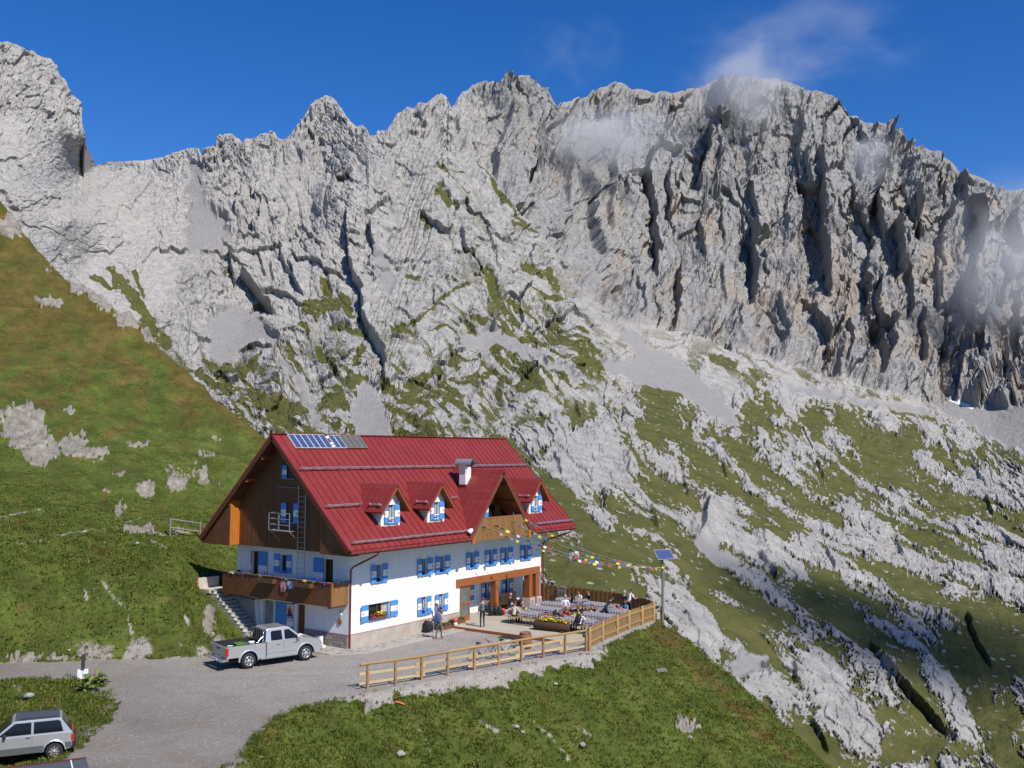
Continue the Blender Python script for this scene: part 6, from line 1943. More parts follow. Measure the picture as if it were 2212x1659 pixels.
# dark corner bench in the porch
b = empty('porch_bench', (15.2, .62, TZ), 'dark brown wooden bench standing in the shade of the porch', 'bench')
dk = wood_material('dark_bench', (0.05, 0.03, 0.018), (0.09, 0.055, 0.03), 0, .6)
child(MB().mat(dk).box(13.9, 17.0, .35, .85, TZ + .40, TZ + .46).build('seat'), b); child(MB().mat(dk).box(13.9, 17.0, .86, .92, TZ + .3, TZ + 1.0).build('backrest'), b)
for x in (14.0, 15.4, 16.9): child(MB().mat(dk).box(x - .05, x + .05, .4, .85, TZ, TZ + .4).build('leg'), b)
# bottles and glasses on the cloths
gl = plain('green_bottle_glass', (0.02, 0.05, 0.02), .1, 0, .2, 3, spec=.6); wt = plain('clear_tumbler', (0.5, 0.52, 0.52), .1, 0, .1, 3, spec=.6); yl = plain('yellow_label', (0.6, 0.55, 0.05), .6)
bm_ = MB().mat(gl); bm_.lathe([(0, 0), (.037, 0), (.037, .17), (.014, .24), (.014, .30), (0, .30)], 10); bm_.mat(yl); bm_.lathe([(.038, .05), (.038, .13)], 10)
bme = bm_.mesh('bottle')
gme = MB().mat(wt).lathe([(0, 0), (.028, 0), (.036, .12), (.034, .12), (.026, .01), (0, .01)], 10).mesh('drinking_glass')
for (x, y, say) in ((11.95, -3.35, 'in front of the man in cream'), (11.88, -3.62, 'beside its twin near the man in cream'), (11.5, -7.0, 'on the table behind the log planter'), (17.7, -2.7, 'on the table nearest the porch by the boarded fence')):
    tag(link_mesh('bottle', bme, None, (x, y, TZ + .76)), 'dark green bottle ' + say, 'bottle', 'bottles on the terrace tables')
for (x, y, say) in ((11.6, -3.9, 'on the table of the man in cream'), (13.7, -3.0, 'on the empty table behind the first one'), (13.5, -7.2, 'in front of the boy'), (15.6, -7.5, 'near the arms of the person in navy'), (17.6, -3.9, 'on the table by the boarded fence'), (11.3, -8.3, 'near the cyclist')):
    tag(link_mesh('drinking_glass', gme, None, (x, y, TZ + .76)), 'small clear glass ' + say, 'glass', 'drinking glasses on the terrace tables')
# log planter with yellow flowers
lp = empty('log_planter', (10.75, -6.2, TZ), 'hollowed brown log filled with yellow flowers on the terrace edge', 'planter')
LOGM = wood_material('planter_log', (0.065, 0.036, 0.02), (0.12, 0.07, 0.04), 1, .8, 1, .3)
b = MB().mat(LOGM); b.tube([(10.42, -5.05, .43), (10.45, -5.2, .43), (10.72, -7.3, .43), (10.74, -7.42, .43)], .3, 14, radii=[.2, .29, .29, .2])
child(b.build('log'), lp)
b = MB().mat(plain('planter_soil', (.05, .035, .022), .95)); b.bar((10.47, -5.35, .71), (10.7, -7.2, .71), .3, .05); child(b.build('soil'), lp)
for y in (-5.5, -7.0): child(MB().mat(LOGM).box(10.35, 10.85, y - .1, y + .1, TZ, .26).build('foot'), lp)
def blossom(pts, r, n, cols, green, rs):
    """a cushion of small petals and leaves over a line of points"""
    b = MB()
    for _ in range(n):
        p = rs.choice(pts)
        q = Vector(p) + Vector((rs.gauss(0, r), rs.gauss(0, r), abs(rs.gauss(0, r * .7))))
        b.mat(rs.choice(cols) if rs.random() < .72 else green)
        s_ = rs.uniform(.022, .05)
        u_ = Vector((rs.gauss(0, 1), rs.gauss(0, 1), rs.gauss(0, .6))).normalized()
        v_ = u_.cross(Vector((rs.gauss(0, 1), rs.gauss(0, 1), 1.2))).normalized()
        b.poly([q - u_ * s_, q - v_ * s_, q + u_ * s_, q + v_ * s_])
    return b
YEL = plain('yellow_petals', (.72, .52, .02), .6, 0, .2, 9); YEG = plain('flower_leaves', (.06, .10, .02), .7); MAG = plain('magenta_petals', (.30, .03, .09), .6, 0, .3, 9)
rs_ = random.Random(21)
o = blossom([(10.5 + .2 * k_ / 12, -5.55 - 1.6 * k_ / 12, .74) for k_ in range(13)], .09, 620, [YEL], YEG, rs_).build('yellow_flowers', fix=False)
o['kind'] = 'stuff'; child(o, lp)
# window box of the big window
wb = empty('window_box', (2.3, -.02, 1.37), 'window box with yellow and magenta flowers in the wide window', 'flower box')
child(MB().mat(M['brownframe']).box(1.55, 2.9, -.17, .02, 1.372, 1.49).build('box'), wb)
o = blossom([(2.2 + .4 * k_ / 6, -.10, 1.60 + .05 * math.sin(k_)) for k_ in range(7)], .08, 260, [YEL], YEG, rs_).build('yellow_flowers', fix=False); o['kind'] = 'stuff'; child(o, wb)
o = blossom([(1.72 + .45 * k_ / 6, -.10, 1.52) for k_ in range(7)], .08, 240, [MAG, MAG, plain('red_petals', (.4, .03, .03), .6)], YEG, rs_).build('magenta_flowers', fix=False); o['kind'] = 'stuff'; child(o, wb)
# planted troughs and the ornament at the corner of the terrace
HED = plain('dry_heather', (.16, .10, .045), .9, 0, .4, 12); HEG = plain('moss_green', (.07, .09, .025), .9, 0, .4, 12)
for (x0, x1, y0, y1, lab) in ((7.35, 8.15, -.62, -.22, 'low mossy planter on the gravel at the corner of the terrace'), (8.45, 9.75, -.42, -.08, 'long planter of dry heather on the terrace corner')):
    t_ = empty('planter', ((x0 + x1) / 2, (y0 + y1) / 2, .05), lab, 'planter')
    zb_ = .05 if x0 < 8 else .15
    child(MB().mat(M['brownframe']).box(x0, x1, y0, y1, zb_, zb_ + .22).build('box'), t_)
    o = blossom([(x0 + .1 + (x1 - x0 - .2) * k_ / 9, (y0 + y1) / 2, zb_ + .24) for k_ in range(10)], .085, 420, [HED, HEG], HED, rs_).build('heather', fix=False); o['kind'] = 'stuff'; child(o, t_)
gn = empty('toadstool_ornament', (8.5, -.62, .15), 'small red capped white toadstool ornament at the terrace corner', 'ornament')
child(MB().mat(M['white']).lathe([(0, .15), (.11, .15), (.12, .3), (.08, .42), (.07, .46)], 12, c=(8.52, -.6, 0)).build('stem'), gn)
b = MB().mat(plain('toadstool_red', (.5, .05, .04), .4)); b.lathe([(.0, .44), (.19, .45), (.18, .52), (.10, .62), (0, .66)], 14, c=(8.52, -.6, 0))
cp = child(b.build('cap'), gn)
b = MB().mat(M['white'])
for k_ in range(8):
    a = k_ * .9
    b.lathe([(0, 0), (.03, .004), (0, .02)], 6, c=(8.52 + .14 * math.cos(a), -.6 + .14 * math.sin(a), .57))
child(b.build('spots'), gn)
# barrel
br = empty('barrel', (6.0, -7.45, 0), 'wooden wine barrel with dark hoops standing in the yard', 'barrel')
br.location.z = 0
BAR = wood_material('barrel_staves', (.30, .135, .05), (.42, .21, .09), 2, .6)
prof = [(.29, .0), (.335, .15), (.36, .35), (.365, .45), (.355, .6), (.32, .78), (.295, .88)]
nst = 18
for k_ in range(nst):
    a0, a1 = 2 * math.pi * k_ / nst, 2 * math.pi * (k_ + .96) / nst
    V_ = []
    for (r_, z_) in prof: V_ += [(r_ * math.cos(a0), r_ * math.sin(a0), z_), (r_ * math.cos(a1), r_ * math.sin(a1), z_), ((r_ - .03) * math.cos(a1), (r_ - .03) * math.sin(a1), z_), ((r_ - .03) * math.cos(a0), (r_ - .03) * math.sin(a0), z_)]
    Fc = []
    for i in range(len(prof) - 1):
        for j in range(4): Fc.append((i * 4 + j, i * 4 + (j + 1) % 4, (i + 1) * 4 + (j + 1) % 4, (i + 1) * 4 + j))
    Fc += [(3, 2, 1, 0), tuple(len(prof) * 4 - 4 + j for j in range(4))]
    MB().mat(BAR).faces(V_, Fc).build('stave', br)
for z0, z1, r0, r1 in ((.06, .11, .318, .332), (.24, .29, .352, .362), (.60, .65, .362, .350), (.80, .85, .325, .308)):
    MB().mat(plain('dark_hoop', (.06, .055, .05), .5, .4)).lathe([(r0, z0), (r1, z1)], 24).build('hoop', br)
MB().mat(BAR).lathe([(0, .84), (.27, .84)], 20).build('lid', br)
# grating on the gravel by the terrace edge
gt = MB().mat(plain('dark_grating', (.10, .09, .085), .6, .4))
for i in range(12): gt.box(-.85, .85, -.35 + i * .062, -.33 + i * .062, 0.005, .03)
for x in (-.85, -.3, .3, .83): gt.box(x, x + .03, -.36, .36, .0, .028)
tag(gt.build('floor_grating', None, None, (7.9, -5.3, .02), (0, 0, 1.52)), 'dark metal grating lying on the gravel by the terrace edge', 'grating')

# ---- balcony things
FLBOX = wood_material('flower_box_wood', (.13, .06, .025), (.19, .10, .045), 1)
for y0, y1, lab in ((4.25, 5.55, 'wooden flower box hung on the balcony rail near the stairs'), (1.32, 2.62, 'wooden flower box hung on the balcony rail near the house corner')):
    t_ = empty('flower_box', (-1.46, (y0 + y1) / 2, 3.3), lab, 'flower box', 'flower boxes on the balcony')
    b = MB().mat(FLBOX)
    b.box(-1.62, -1.60, y0, y1, 3.32, 3.55); b.box(-1.345, -1.325, y0, y1, 3.32, 3.55); b.box(-1.6, -1.345, y0, y0 + .02, 3.32, 3.55); b.box(-1.6, -1.345, y1 - .02, y1, 3.32, 3.55); b.box(-1.6, -1.345, y0 + .02, y1 - .02, 3.32, 3.34)
    child(b.build('box'), t_); child(MB().mat(plain('planter_soil', (.05, .035, .022), .95)).box(-1.6, -1.345, y0 + .02, y1 - .02, 3.34, 3.50).build('soil'), t_)
def towel(name, y0, y1, z0, z1, m, lab):
    b = MB().mat(m)
    V_ = []
    n_ = 8
    for i in range(n_ + 1):
        f = i / n_
        for j in range(5):
            g_ = j / 4
            V_.append((-1.335 - .02 * math.sin(f * 6 + g_ * 3) - .015 * (1 - g_), y0 + (y1 - y0) * f + .04 * (1 - g_) * math.sin(4 * f), z0 + (z1 - z0) * g_ + .03 * math.sin(f * 5)))
    b.faces(V_, [(i * 5 + j, i * 5 + j + 1, (i + 1) * 5 + j + 1, (i + 1) * 5 + j) for i in range(n_) for j in range(4)], True)
    tag(b.build(name), lab, 'towel')
def pattern_cloth(name, a, bcol, c_, sc):
    t = NT(name); v = t.voro(sc, t.coord(), 'F1', 'Color'); s_ = t.n.new('ShaderNodeSeparateColor'); t.lk(v, s_.inputs[0])
    return t.done(t.ramp(s_.outputs[0], [(.3, a), (.34, bcol), (.66, c_)]), .9, 0, .1)
towel('towel', 3.42, 3.9, 2.92, 3.52, pattern_cloth('pink_cloth', (.45, .12, .16), (.7, .6, .6), (.25, .06, .1), 7), 'pink and white cloth hanging over the balcony boards')
towel('towel', 2.75, 3.35, 3.12, 3.54, pattern_cloth('blue_cloth', (.05, .07, .16), (.6, .62, .66), (.12, .16, .3), 6), 'blue and white cloth hanging over the balcony boards')
FC = [plain('flag_blue', (.06, .10, .29), .85, 0, .15, 9), plain('flag_white', (.62, .60, .58), .85, 0, .12, 9), plain('flag_red', (.40, .07, .05), .85, 0, .15, 9), plain('flag_green', (.10, .24, .12), .85, 0, .15, 9), plain('flag_yellow', (.56, .47, .07), .85, 0, .15, 9)]
def flag_mesh(m, seed, w=.36, h=.24):
    rr = random.Random(seed)
    V_ = []
    n_ = 4
    sl, cu = rr.uniform(-.12, .12), rr.uniform(.1, .5)
    for i in range(n_ + 1):
        for j in range(n_ + 1):
            f, g_ = i / n_, j / n_
            V_.append((w * (f - .5) + sl * g_ * h, .10 * cu * math.sin(f * 4 + seed) * g_ + .5 * cu * h * g_ * g_, -h * g_ * (1 - .12 * cu)))
    return MB().mat(m).faces(V_, [(i * 5 + j, i * 5 + j + 1, (i + 1) * 5 + j + 1, (i + 1) * 5 + j) for i in range(n_) for j in range(n_)], True).mesh('flag')
FM = [[flag_mesh(m, 5 * k_ + i) for k_ in range(3)] for i, m in enumerate(FC)]
PX_, PY_ = 19.9, -8.75
pz = ground_z(PX_, PY_)
def flag_string(a, c, sag, lab, off, step=.36):
    a, c = Vector(a), Vector(c)
    t_ = empty('prayer_flag_string', a, lab, 'prayer flags', 'prayer flag strings between the loggia and the pole')
    n_ = 30
    f_ = lambda q: a.lerp(c, q) + Vector((0, 0, -sag * 4 * q * (1 - q)))
    child(MB().mat(plain('cord', (.35, .33, .3), .9)).tube([f_(i / n_) for i in range(n_ + 1)], .008, 4).build('cord'), t_)
    L_ = (c - a).length
    k_ = int(L_ * .97 / step)
    ang = math.atan2((c - a).y, (c - a).x)
    for i in range(k_):
        if R.random() < .12: continue
        p = f_((i + .6) * step / L_)
        o = link_mesh('flag', FM[(i + off) % 5][R.randrange(3)], None, p, (R.uniform(-.5, .9), math.atan2(-(c - a).z, (c - a).length) + R.uniform(-.1, .1), ang + R.uniform(-.25, .25)))
        s_ = R.uniform(.52, .78); o.scale = (s_, s_, s_)
        child(o, t_)
pole_top = (PX_, PY_, 3.15)
flag_string((9.77, -1.64, 6.2), pole_top, .75, 'string of coloured prayer flags starting from the near end of the loggia parapet', 3)
flag_string((11.0, -1.64, 6.2), pole_top, .70, 'string of coloured prayer flags starting left of the middle of the loggia parapet', 2)
flag_string((12.8, -1.64, 6.35), pole_top, .70, 'string of coloured prayer flags starting right of the middle of the loggia parapet', 4)
flag_string((14.2, -1.64, 6.4), pole_top, .65, 'string of coloured prayer flags starting from the far end of the loggia parapet', 4)
t_ = empty('flag_garland', (-1.3, 8.9, 3.66), 'garland of small prayer flags laid along the balcony rail', 'prayer flags')
pts = [Vector((-1.33, 8.85 - i * .3, 3.68 + .02 * math.sin(i * 2))) for i in range(30)] + [Vector((-1.0 + .3 * i, .0, 3.68)) for i in range(4)]
child(MB().mat(plain('cord', (.35, .33, .3), .9)).tube(pts, .008, 4).build('cord'), t_)
for i, p in enumerate(pts):
    o = link_mesh('flag', FM[(i * 2 + i // 7) % 5][i % 3], None, p, (R.uniform(-.6, .6), R.uniform(-.4, .4), (-1.57 if i < 30 else 0) + R.uniform(-.5, .5)))
    s_ = R.uniform(.45, .75); o.scale = (s_ * 1.2, s_, s_ * .8); child(o, t_)
# lamp pole with its solar panel
lpz = empty('solar_lamp_pole', (PX_, PY_, pz), 'grey wooden pole carrying a tilted blue solar panel beyond the terrace', 'pole')
child(MB().mat(GREYW).tube([(PX_, PY_, pz - .4), (PX_ + .03, PY_, 1.5), (PX_, PY_, 3.85)], .075, 9, radii=[.10, .085, .07]).build('pole'), lpz)
pan = MB().mat(SOL).box(-.62, .62, -.36, .36, 0, .02)
o = pan.build('solar_panel', None, None, (PX_ + .05, PY_ - .1, 4.0)); o.rotation_euler = (math.radians(48), 0, math.radians(-28)); child(o, lpz)
fr = MB().mat(M['steel']); fr.box(-.65, -.62, -.39, .39, -.03, .03); fr.box(.62, .65, -.39, .39, -.03, .03); fr.box(-.62, .62, -.39, -.36, -.03, .03); fr.box(-.62, .62, .36, .39, -.03, .03)
o = fr.build('panel_frame', None, None, (PX_ + .05, PY_ - .1, 4.0)); o.rotation_euler = (math.radians(48), 0, math.radians(-28)); child(o, lpz)
child(MB().mat(M['steel']).tube([(PX_ + .08, PY_ - .1, 2.9), (PX_ + .16, PY_ - .05, 2.3), (PX_ + .25, PY_, 1.9)], .03, 6).build('cable_guard'), lpz)
child(MB().mat(FC[4]).lathe([(0, -.12), (.13, -.1), (.14, .05), (0, .1)], 8, c=(PX_, PY_, 3.15)).build('flag_knot'), lpz)
# sign by the road
sg = empty('trail_sign', (-12.5, 4.65, 0), 'small dark post with two white notice boards beside the road', 'sign')
sg.location.z = 0
dkp = plain('dark_sign_post', (.035, .03, .028), .7)
gz0 = ground_z(-12.5, 4.65)
child(MB().mat(dkp).bar((-12.5, 4.65, gz0 - .2), (-12.46, 4.70, gz0 + 1.22), .13, .10).bar((-12.56, 4.60, gz0 + .55), (-12.5, 4.66, gz0 + 1.2), .14, .03).build('post'), sg)
cd = Vector((CAM[0] + 12.5, CAM[1] - 4.65, 0)).normalized(); sd = Vector((-cd.y, cd.x, 0))
for s_ in (-1, 1):
    c_ = Vector((-12.5, 4.65, gz0 + .36)) + cd * .12 + sd * (.12 * s_)
    up_ = (Vector((0, 0, 1)) - cd * .5).normalized(); n_ = sd.cross(up_).normalized()
    P_ = [c_ - sd * .11 - up_ * .22, c_ + sd * .11 - up_ * .22, c_ + sd * .11 + up_ * .22, c_ - sd * .11 + up_ * .22]
    bb = MB().mat(plain('dull_white_board', (.50, .50, .50), .6)).prism(P_, cd * -.02)
    pb = child(bb.build('notice_board'), sg)
    tb = MB().mat(plain('red_board_edge', (.30, .03, .05), .5)); tb.bar(P_[0] - up_ * .012, P_[1] - up_ * .012, .025, .024)
    tb.mat(plain('faint_print', (.45, .45, .45), .7))
    for k_ in range(6): tb.bar(P_[3] + sd * .05 - up_ * (.06 + .055 * k_) + cd * .003, P_[2] - sd * (.05 + .03 * (k_ % 3)) - up_ * (.06 + .055 * k_) + cd * .003, .003, .014, up=up_)
    child(tb.build('board_print'), sg)

# ================================================================== VEHICLES
SILVER = plain('silver_car_paint', (.50, .50, .505), .30, .55, .04, 1.5, spec=.6)
DKGLASS = plain('tinted_car_glass', (.010, .012, .014), .05, 0, .15, 2, spec=.22)
RUB = plain('tyre_rubber', (.020, .020, .021), .85, 0, .2, 9)
ALLOY = plain('alloy_rim', (.55, .55, .56), .3, .7, .1, 9)
BLK = plain('black_plastic', (.022, .022, .024), .6, 0, .2, 9)
CHR = plain('chrome_trim', (.62, .62, .63), .15, .9, .05, 9)
REDL = plain('red_lens', (.42, .02, .015), .2, 0, .1, 9)
CLR = plain('clear_lens', (.6, .6, .6), .1, .2, .1, 9)
GREYP = plain('grey_cladding', (.085, .09, .095), .6, 0, .12, 7)


def bevel_prism(name, prof, hw, mat, bev, par, y_in=None, seg=2):
    """side profile (x, z) extruded over the width with rounded rims"""
    bm = bmesh.new()
    A = [bm.verts.new((x, -hw, z)) for x, z in prof]
    B = [bm.verts.new((x, hw, z)) for x, z in prof]
    fa = bm.faces.new(A); fb = bm.faces.new(list(reversed(B)))
    n = len(prof)
    for i in range(n):
        j = (i + 1) % n
        bm.faces.new((A[j], A[i], B[i], B[j]))
    es = [e for e in bm.edges if (e.verts[0].co.y == e.verts[1].co.y)]
    bmesh.ops.bevel(bm, geom=es, offset=bev, segments=seg, affect='EDGES', profile=.6, clamp_overlap=True)
    bmesh.ops.recalc_face_normals(bm, faces=bm.faces)
    me = bpy.data.meshes.new(name)
    bm.to_mesh(me); bm.free()
    me.materials.append(mat)
    return link_mesh(name, me, par)


def arch(cx, cz, r, a0, a1, n=9):
    return [(cx + r * math.cos(a0 + (a1 - a0) * i / n), cz + r * math.sin(a0 + (a1 - a0) * i / n)) for i in range(n + 1)]


def wheel(par, x, y, r, w, side, spokes=6, rim_r=.62, rimcol=None):
    wroot = MB().mat(RUB)
    Mx = Matrix.Rotation(math.pi / 2, 3, 'X')
    wroot.lathe([(r * rim_r, -w / 2), (r * .93, -w / 2), (r, -w * .32), (r, w * .32), (r * .93, w / 2), (r * rim_r, w / 2)], 28, c=(x, y, r), M=Mx)
    t_ = wroot.build('wheel', par)
    rb = MB().mat(rimcol or ALLOY)
    yo = side * w * .42
    rb.lathe([(r * rim_r, -.03), (r * rim_r, .03), (r * rim_r * .86, .03), (r * rim_r * .86, -.03)], 24, c=(x, y + yo, r), M=Mx)
    for k_ in range(spokes):
        a = 2 * math.pi * k_ / spokes
        p0 = Vector((x, y + yo, r)); p1 = p0 + Vector((math.cos(a), 0, math.sin(a))) * r * rim_r * .9
        rb.bar(p0, p1, .03, r * .2, up=(math.sin(a), 0, -math.cos(a)))
    rb.lathe([(0, .04), (r * .17, .035), (r * .19, -.03), (0, -.03)], 12, c=(x, y + yo, r), M=Mx)
    rb.mat(BLK); rb.lathe([(0, .03 * side), (r * rim_r * .95, .03 * side)], 20, c=(x, y + yo * .7, r), M=Mx)
    rb.build('rim', t_)
    return t_


# ---- pickup truck
truck = empty('pickup_truck', (-4.51, 1.02, 0), 'silver double cab pickup truck parked at the corner of the hut', 'pickup truck', None, math.atan2(-.264, .965))
ra, fa_, wr = -1.545, 1.545, .375
low = [(-2.70, .62)] + arch(ra, .40, .47, math.pi, 0, 10)[0:0]
prof = [(-.62, .42)] + [(fa_ - .47, .42)] + arch(fa_, .40, .47, math.pi, 0, 10) + [(2.33, .42), (2.45, .52), (2.46, .82), (2.36, .98), (1.75, 1.13), (1.18, 1.20), (-.62, 1.17)]
bevel_prism('body', prof, .875, SILVER, .05, truck)
# load bed: two flanks with wheel arches, floor, tailgate, dark liner
flank = [(-2.68, .60), (ra - .47, .60)] + arch(ra, .40, .47, math.pi, 0, 10) + [(-.66, .42), (-.66, 1.165), (-2.70, 1.165)]
for s_ in (-1, 1):
    y0, y1 = (.80, .875) if s_ > 0 else (-.875, -.80)
    bm = bmesh.new(); bm.free()
    b = MB().mat(SILVER); b.prism([(x, y0, z) for x, z in flank], (0, y1 - y0, 0)); b.build('bed_side', truck)
    MB().mat(BLK).box(-2.66, -.68, (y0 - .012) if s_ > 0 else y1 + .002, (y0 - .002) if s_ > 0 else y1 + .012, .76, 1.18).build('bed_liner_side', truck)
    MB().mat(BLK).box(-2.70, -.66, y0 - .005, y1 + .005, 1.166, 1.185).build('bed_rail', truck)
b = MB().mat(BLK); b.box(-2.66, -.68, -.785, .785, .70, .755); b.box(-.72, -.685, -.785, .785, .755, 1.14)
for i in range(10): b.box(-2.6, -.75, -.72 + i * .155, -.66 + i * .155, .756, .772)
b.build('bed_floor', truck)
b = MB().mat(SILVER); b.box(-2.74, -2.69, -.79, .79, .62, 1.165); b.mat(BLK); b.box(-2.752, -2.741, -.16, .16, .98, 1.06); b.build('tailgate', truck)
MB().mat(M['white']).box(-2.945, -2.932, -.26, .26, .49, .58).build('number_plate', truck)
for s_ in (-1, 1):
    MB().mat(REDL).box(-2.745, -2.60, s_ * .80 if s_ > 0 else -.882, .882 if s_ > 0 else -.80, .72, 1.10).build('tail_light', truck)
b = MB().mat(CHR); b.box(-2.93, -2.75, -.86, .86, .46, .60); b.box(-2.9, -2.6, -.885, -.80, .48, .60); b.box(-2.9, -2.6, .80, .885, .48, .60); b.build('rear_bumper', truck)
# cab
gh = [(-.66, 1.17), (-.55, 1.74), (-.42, 1.795), (.55, 1.80), (.70, 1.76), (1.36, 1.19)]
bm = bmesh.new()
A = []
for s_ in (-1, 1):
    ring_ = []
    for x, z in gh:
        f = (z - 1.17) / .63
        ring_.append(bm.verts.new((x, s_ * (.835 - .19 * f), z)))
    A.append(ring_)
bm.faces.new(A[0]); bm.faces.new(list(reversed(A[1])))
for i in range(len(gh)):
    j = (i + 1) % len(gh)
    bm.faces.new((A[0][j], A[0][i], A[1][i], A[1][j]))
es = [e for e in bm.edges if min(v.co.z for v in e.verts) > 1.2]
bmesh.ops.bevel(bm, geom=es, offset=.04, segments=2, affect='EDGES', profile=.6)
bmesh.ops.recalc_face_normals(bm, faces=bm.faces)
me = bpy.data.meshes.new('cab'); bm.to_mesh(me); bm.free(); me.materials.append(SILVER)
link_mesh('cab', me, truck)
def side_pane(pts, s_, base, hw0, k, nm='side_window', par=truck, m=DKGLASS):
    q = [(x, s_ * (hw0 - k * (z - base) / .63 + .006), z) for x, z in pts]
    b = MB().mat(m).prism(q, (0, s_ * .006, 0)); return b.build(nm, par)
for s_ in (-1, 1):
    side_pane([(-.36, 1.21), (.26, 1.21), (.24, 1.66), (-.28, 1.66), (-.34, 1.60)], s_, 1.17, .835, .19)
    side_pane([(.38, 1.21), (1.16, 1.21), (1.12, 1.27), (.66, 1.66), (.40, 1.66)], s_, 1.17, .835, .19)
    for x in (.02, .95):
        MB().mat(CHR).box(x - .1, x + .1, .885 if s_ > 0 else -.90, .90 if s_ > 0 else -.885, .98, 1.02).build('door_handle', truck)
    b = MB().mat(BLK)                                  # door gaps
    for x in (-.60, .32, 1.16): b.box(x - .006, x + .006, s_ * .876 - .002, s_ * .876 + .002, .48, 1.17)
    b.build('door_gap', truck)
    MB().mat(SILVER).bar((-.55, s_ * .885, .66), (1.02, s_ * .885, .66), .02, .09).build('door_moulding', truck)
    MB().mat(CHR).bar((-.95, s_ * .90, .40), (1.0, s_ * .90, .40), .18, .05).build('side_step', truck)
    b = MB().mat(SILVER); b.lathe([(0, -.12), (.07, -.10), (.085, 0), (.07, .1), (0, .12)], 8, c=(1.06, s_ * .98, 1.27)); b.mat(BLK); b.bar((1.08, s_ * .84, 1.22), (1.06, s_ * .95, 1.24), .04, .05); b.build('mirror', truck)
    for cx in (ra, fa_):                               # flared arches
        o_ = arch(cx, .40, .54, math.pi * 1.02, -.02 * math.pi, 12); i_ = arch(cx, .40, .465, math.pi * 1.02, -.02 * math.pi, 12)
        b = MB().mat(SILVER)
        yv = .905
        for k_ in range(12):
            q = [(o_[k_][0], s_ * .876, o_[k_][1]), (o_[k_ + 1][0], s_ * .876, o_[k_ + 1][1]), (i_[k_ + 1][0], s_ * yv, i_[k_ + 1][1]), (i_[k_][0], s_ * yv, i_[k_][1])]
            b.poly(q, True); b.poly([(i_[k_][0], s_ * yv, i_[k_][1]), (i_[k_ + 1][0], s_ * yv, i_[k_ + 1][1]), (i_[k_ + 1][0], s_ * .70, i_[k_ + 1][1]), (i_[k_][0], s_ * .70, i_[k_][1])], True)
        b.build('wheel_arch', truck, fix=False)
        wheel(truck, cx, s_ * .78, wr, .25, s_)
    b = MB().mat(CLR).prism([(2.12, s_ * .86, .80), (2.44, s_ * .72, .80), (2.40, s_ * .72, .97), (2.05, s_ * .86, 1.0)], (0, s_ * .025, .012)); b.build('headlight', truck)
    MB().mat(BLK).box(ra + .44, ra + .46, s_ * .70, s_ * .70 + s_ * .16, .20, .5).build('mud_flap', truck)
b = MB().mat(DKGLASS); b.prism([(.74, -.60, 1.735), (.74, .60, 1.735), (1.33, .74, 1.225), (1.33, -.74, 1.225)], (.012, 0, .014)); b.build('windscreen', truck)
b = MB().mat(DKGLASS); b.prism([(-.572, -.62, 1.67), (-.572, .62, 1.67), (-.655, .70, 1.24), (-.655, -.70, 1.24)], (-.008, 0, 0)); b.build('rear_window', truck)
b = MB().mat(plain('dusty_roof_paint', (.20, .20, .20), .35, .4))
for i in range(5): b.box(-.35, .5, -.5 + i * .22, -.40 + i * .22, 1.80, 1.812)
b.build('roof_ribs', truck)
b = MB().mat(CHR)
for s_ in (-1, 1): b.tube([(-.76, s_ * .74, 1.17), (-.72, s_ * .70, 1.60), (-.70, s_ * .58, 1.74), (-.70, 0, 1.77)], .033, 8); b.tube([(-.76, s_ * .72, 1.45), (-1.1, s_ * .80, 1.18)], .028, 8)
for y_ in (-.36, -.12, .12, .36): b.tube([(-.71, y_, 1.18), (-.70, y_, 1.74)], .018, 6)
b.build('roll_bar', truck)
MB().mat(M['white']).box(1.45, 1.75, -.16, .16, 1.165, 1.20).build('bonnet_scoop', truck)
b = MB().mat(BLK); b.box(2.44, 2.475, -.62, .62, .62, .86); b.box(2.40, 2.48, -.82, .82, .42, .52); b.build('grille', truck)
b = MB().mat(BLK); b.box(-2.4, 2.2, -.55, .55, .30, .44)
for x in (ra, fa_): b.tube([(x, -.7, wr), (x, .7, wr)], .06, 8)
b.build('underbody', truck)
# load in the bed
tw = Matrix.Translation((-4.51, 1.02, 0)) @ Matrix.Rotation(math.atan2(-.264, .965), 4, 'Z')
b = MB().mat(GREYW); b.box(-2.6, -.9, -.7, .0, .775, .90); o = b.build('load_board'); o.matrix_basis = tw.copy(); tag(o, 'wooden board laid in the pickup bed under the crate', 'board')
crate = plain('green_crate_plastic', (.10, .26, .04), .5, 0, .25, 8)
def crate_mesh():
    b = MB().mat(crate)
    b.box(-.3, .3, -.2, .2, 0, .02)
    for (x0, x1, y0, y1) in ((-.3, .3, -.2, -.18), (-.3, .3, .18, .2), (-.3, -.28, -.18, .18), (.28, .3, -.18, .18)):
        for z0 in (.03, .13, .23): b.box(x0, x1, y0, y1, z0, z0 + .07)
        b.box(x0, min(x0 + .04, x1), y0, min(y0 + .04, y1), .0, .3); b.box(max(x0, x1 - .04), x1, max(y0, y1 - .04), y1, .0, .3)
    b.mat(M['black']).box(-.27, .27, -.17, .17, .03, .25)
    return b.mesh('crate')
cmh = crate_mesh()
o = link_mesh('crate', cmh); o.matrix_basis = tw @ Matrix.Translation((-1.75, -.30, .90)); tag(o, 'green plastic crate in the bed of the silver pickup', 'crate')
b = MB().mat(M['white']); b.lathe([(0, 0), (.14, 0), (.17, .30), (.175, .32), (0, .33)], 16); o = b.build('bucket'); o.matrix_basis = tw @ Matrix.Translation((-1.22, -.40, .90)); tag(o, 'white bucket beside the green crate in the pickup bed', 'bucket')
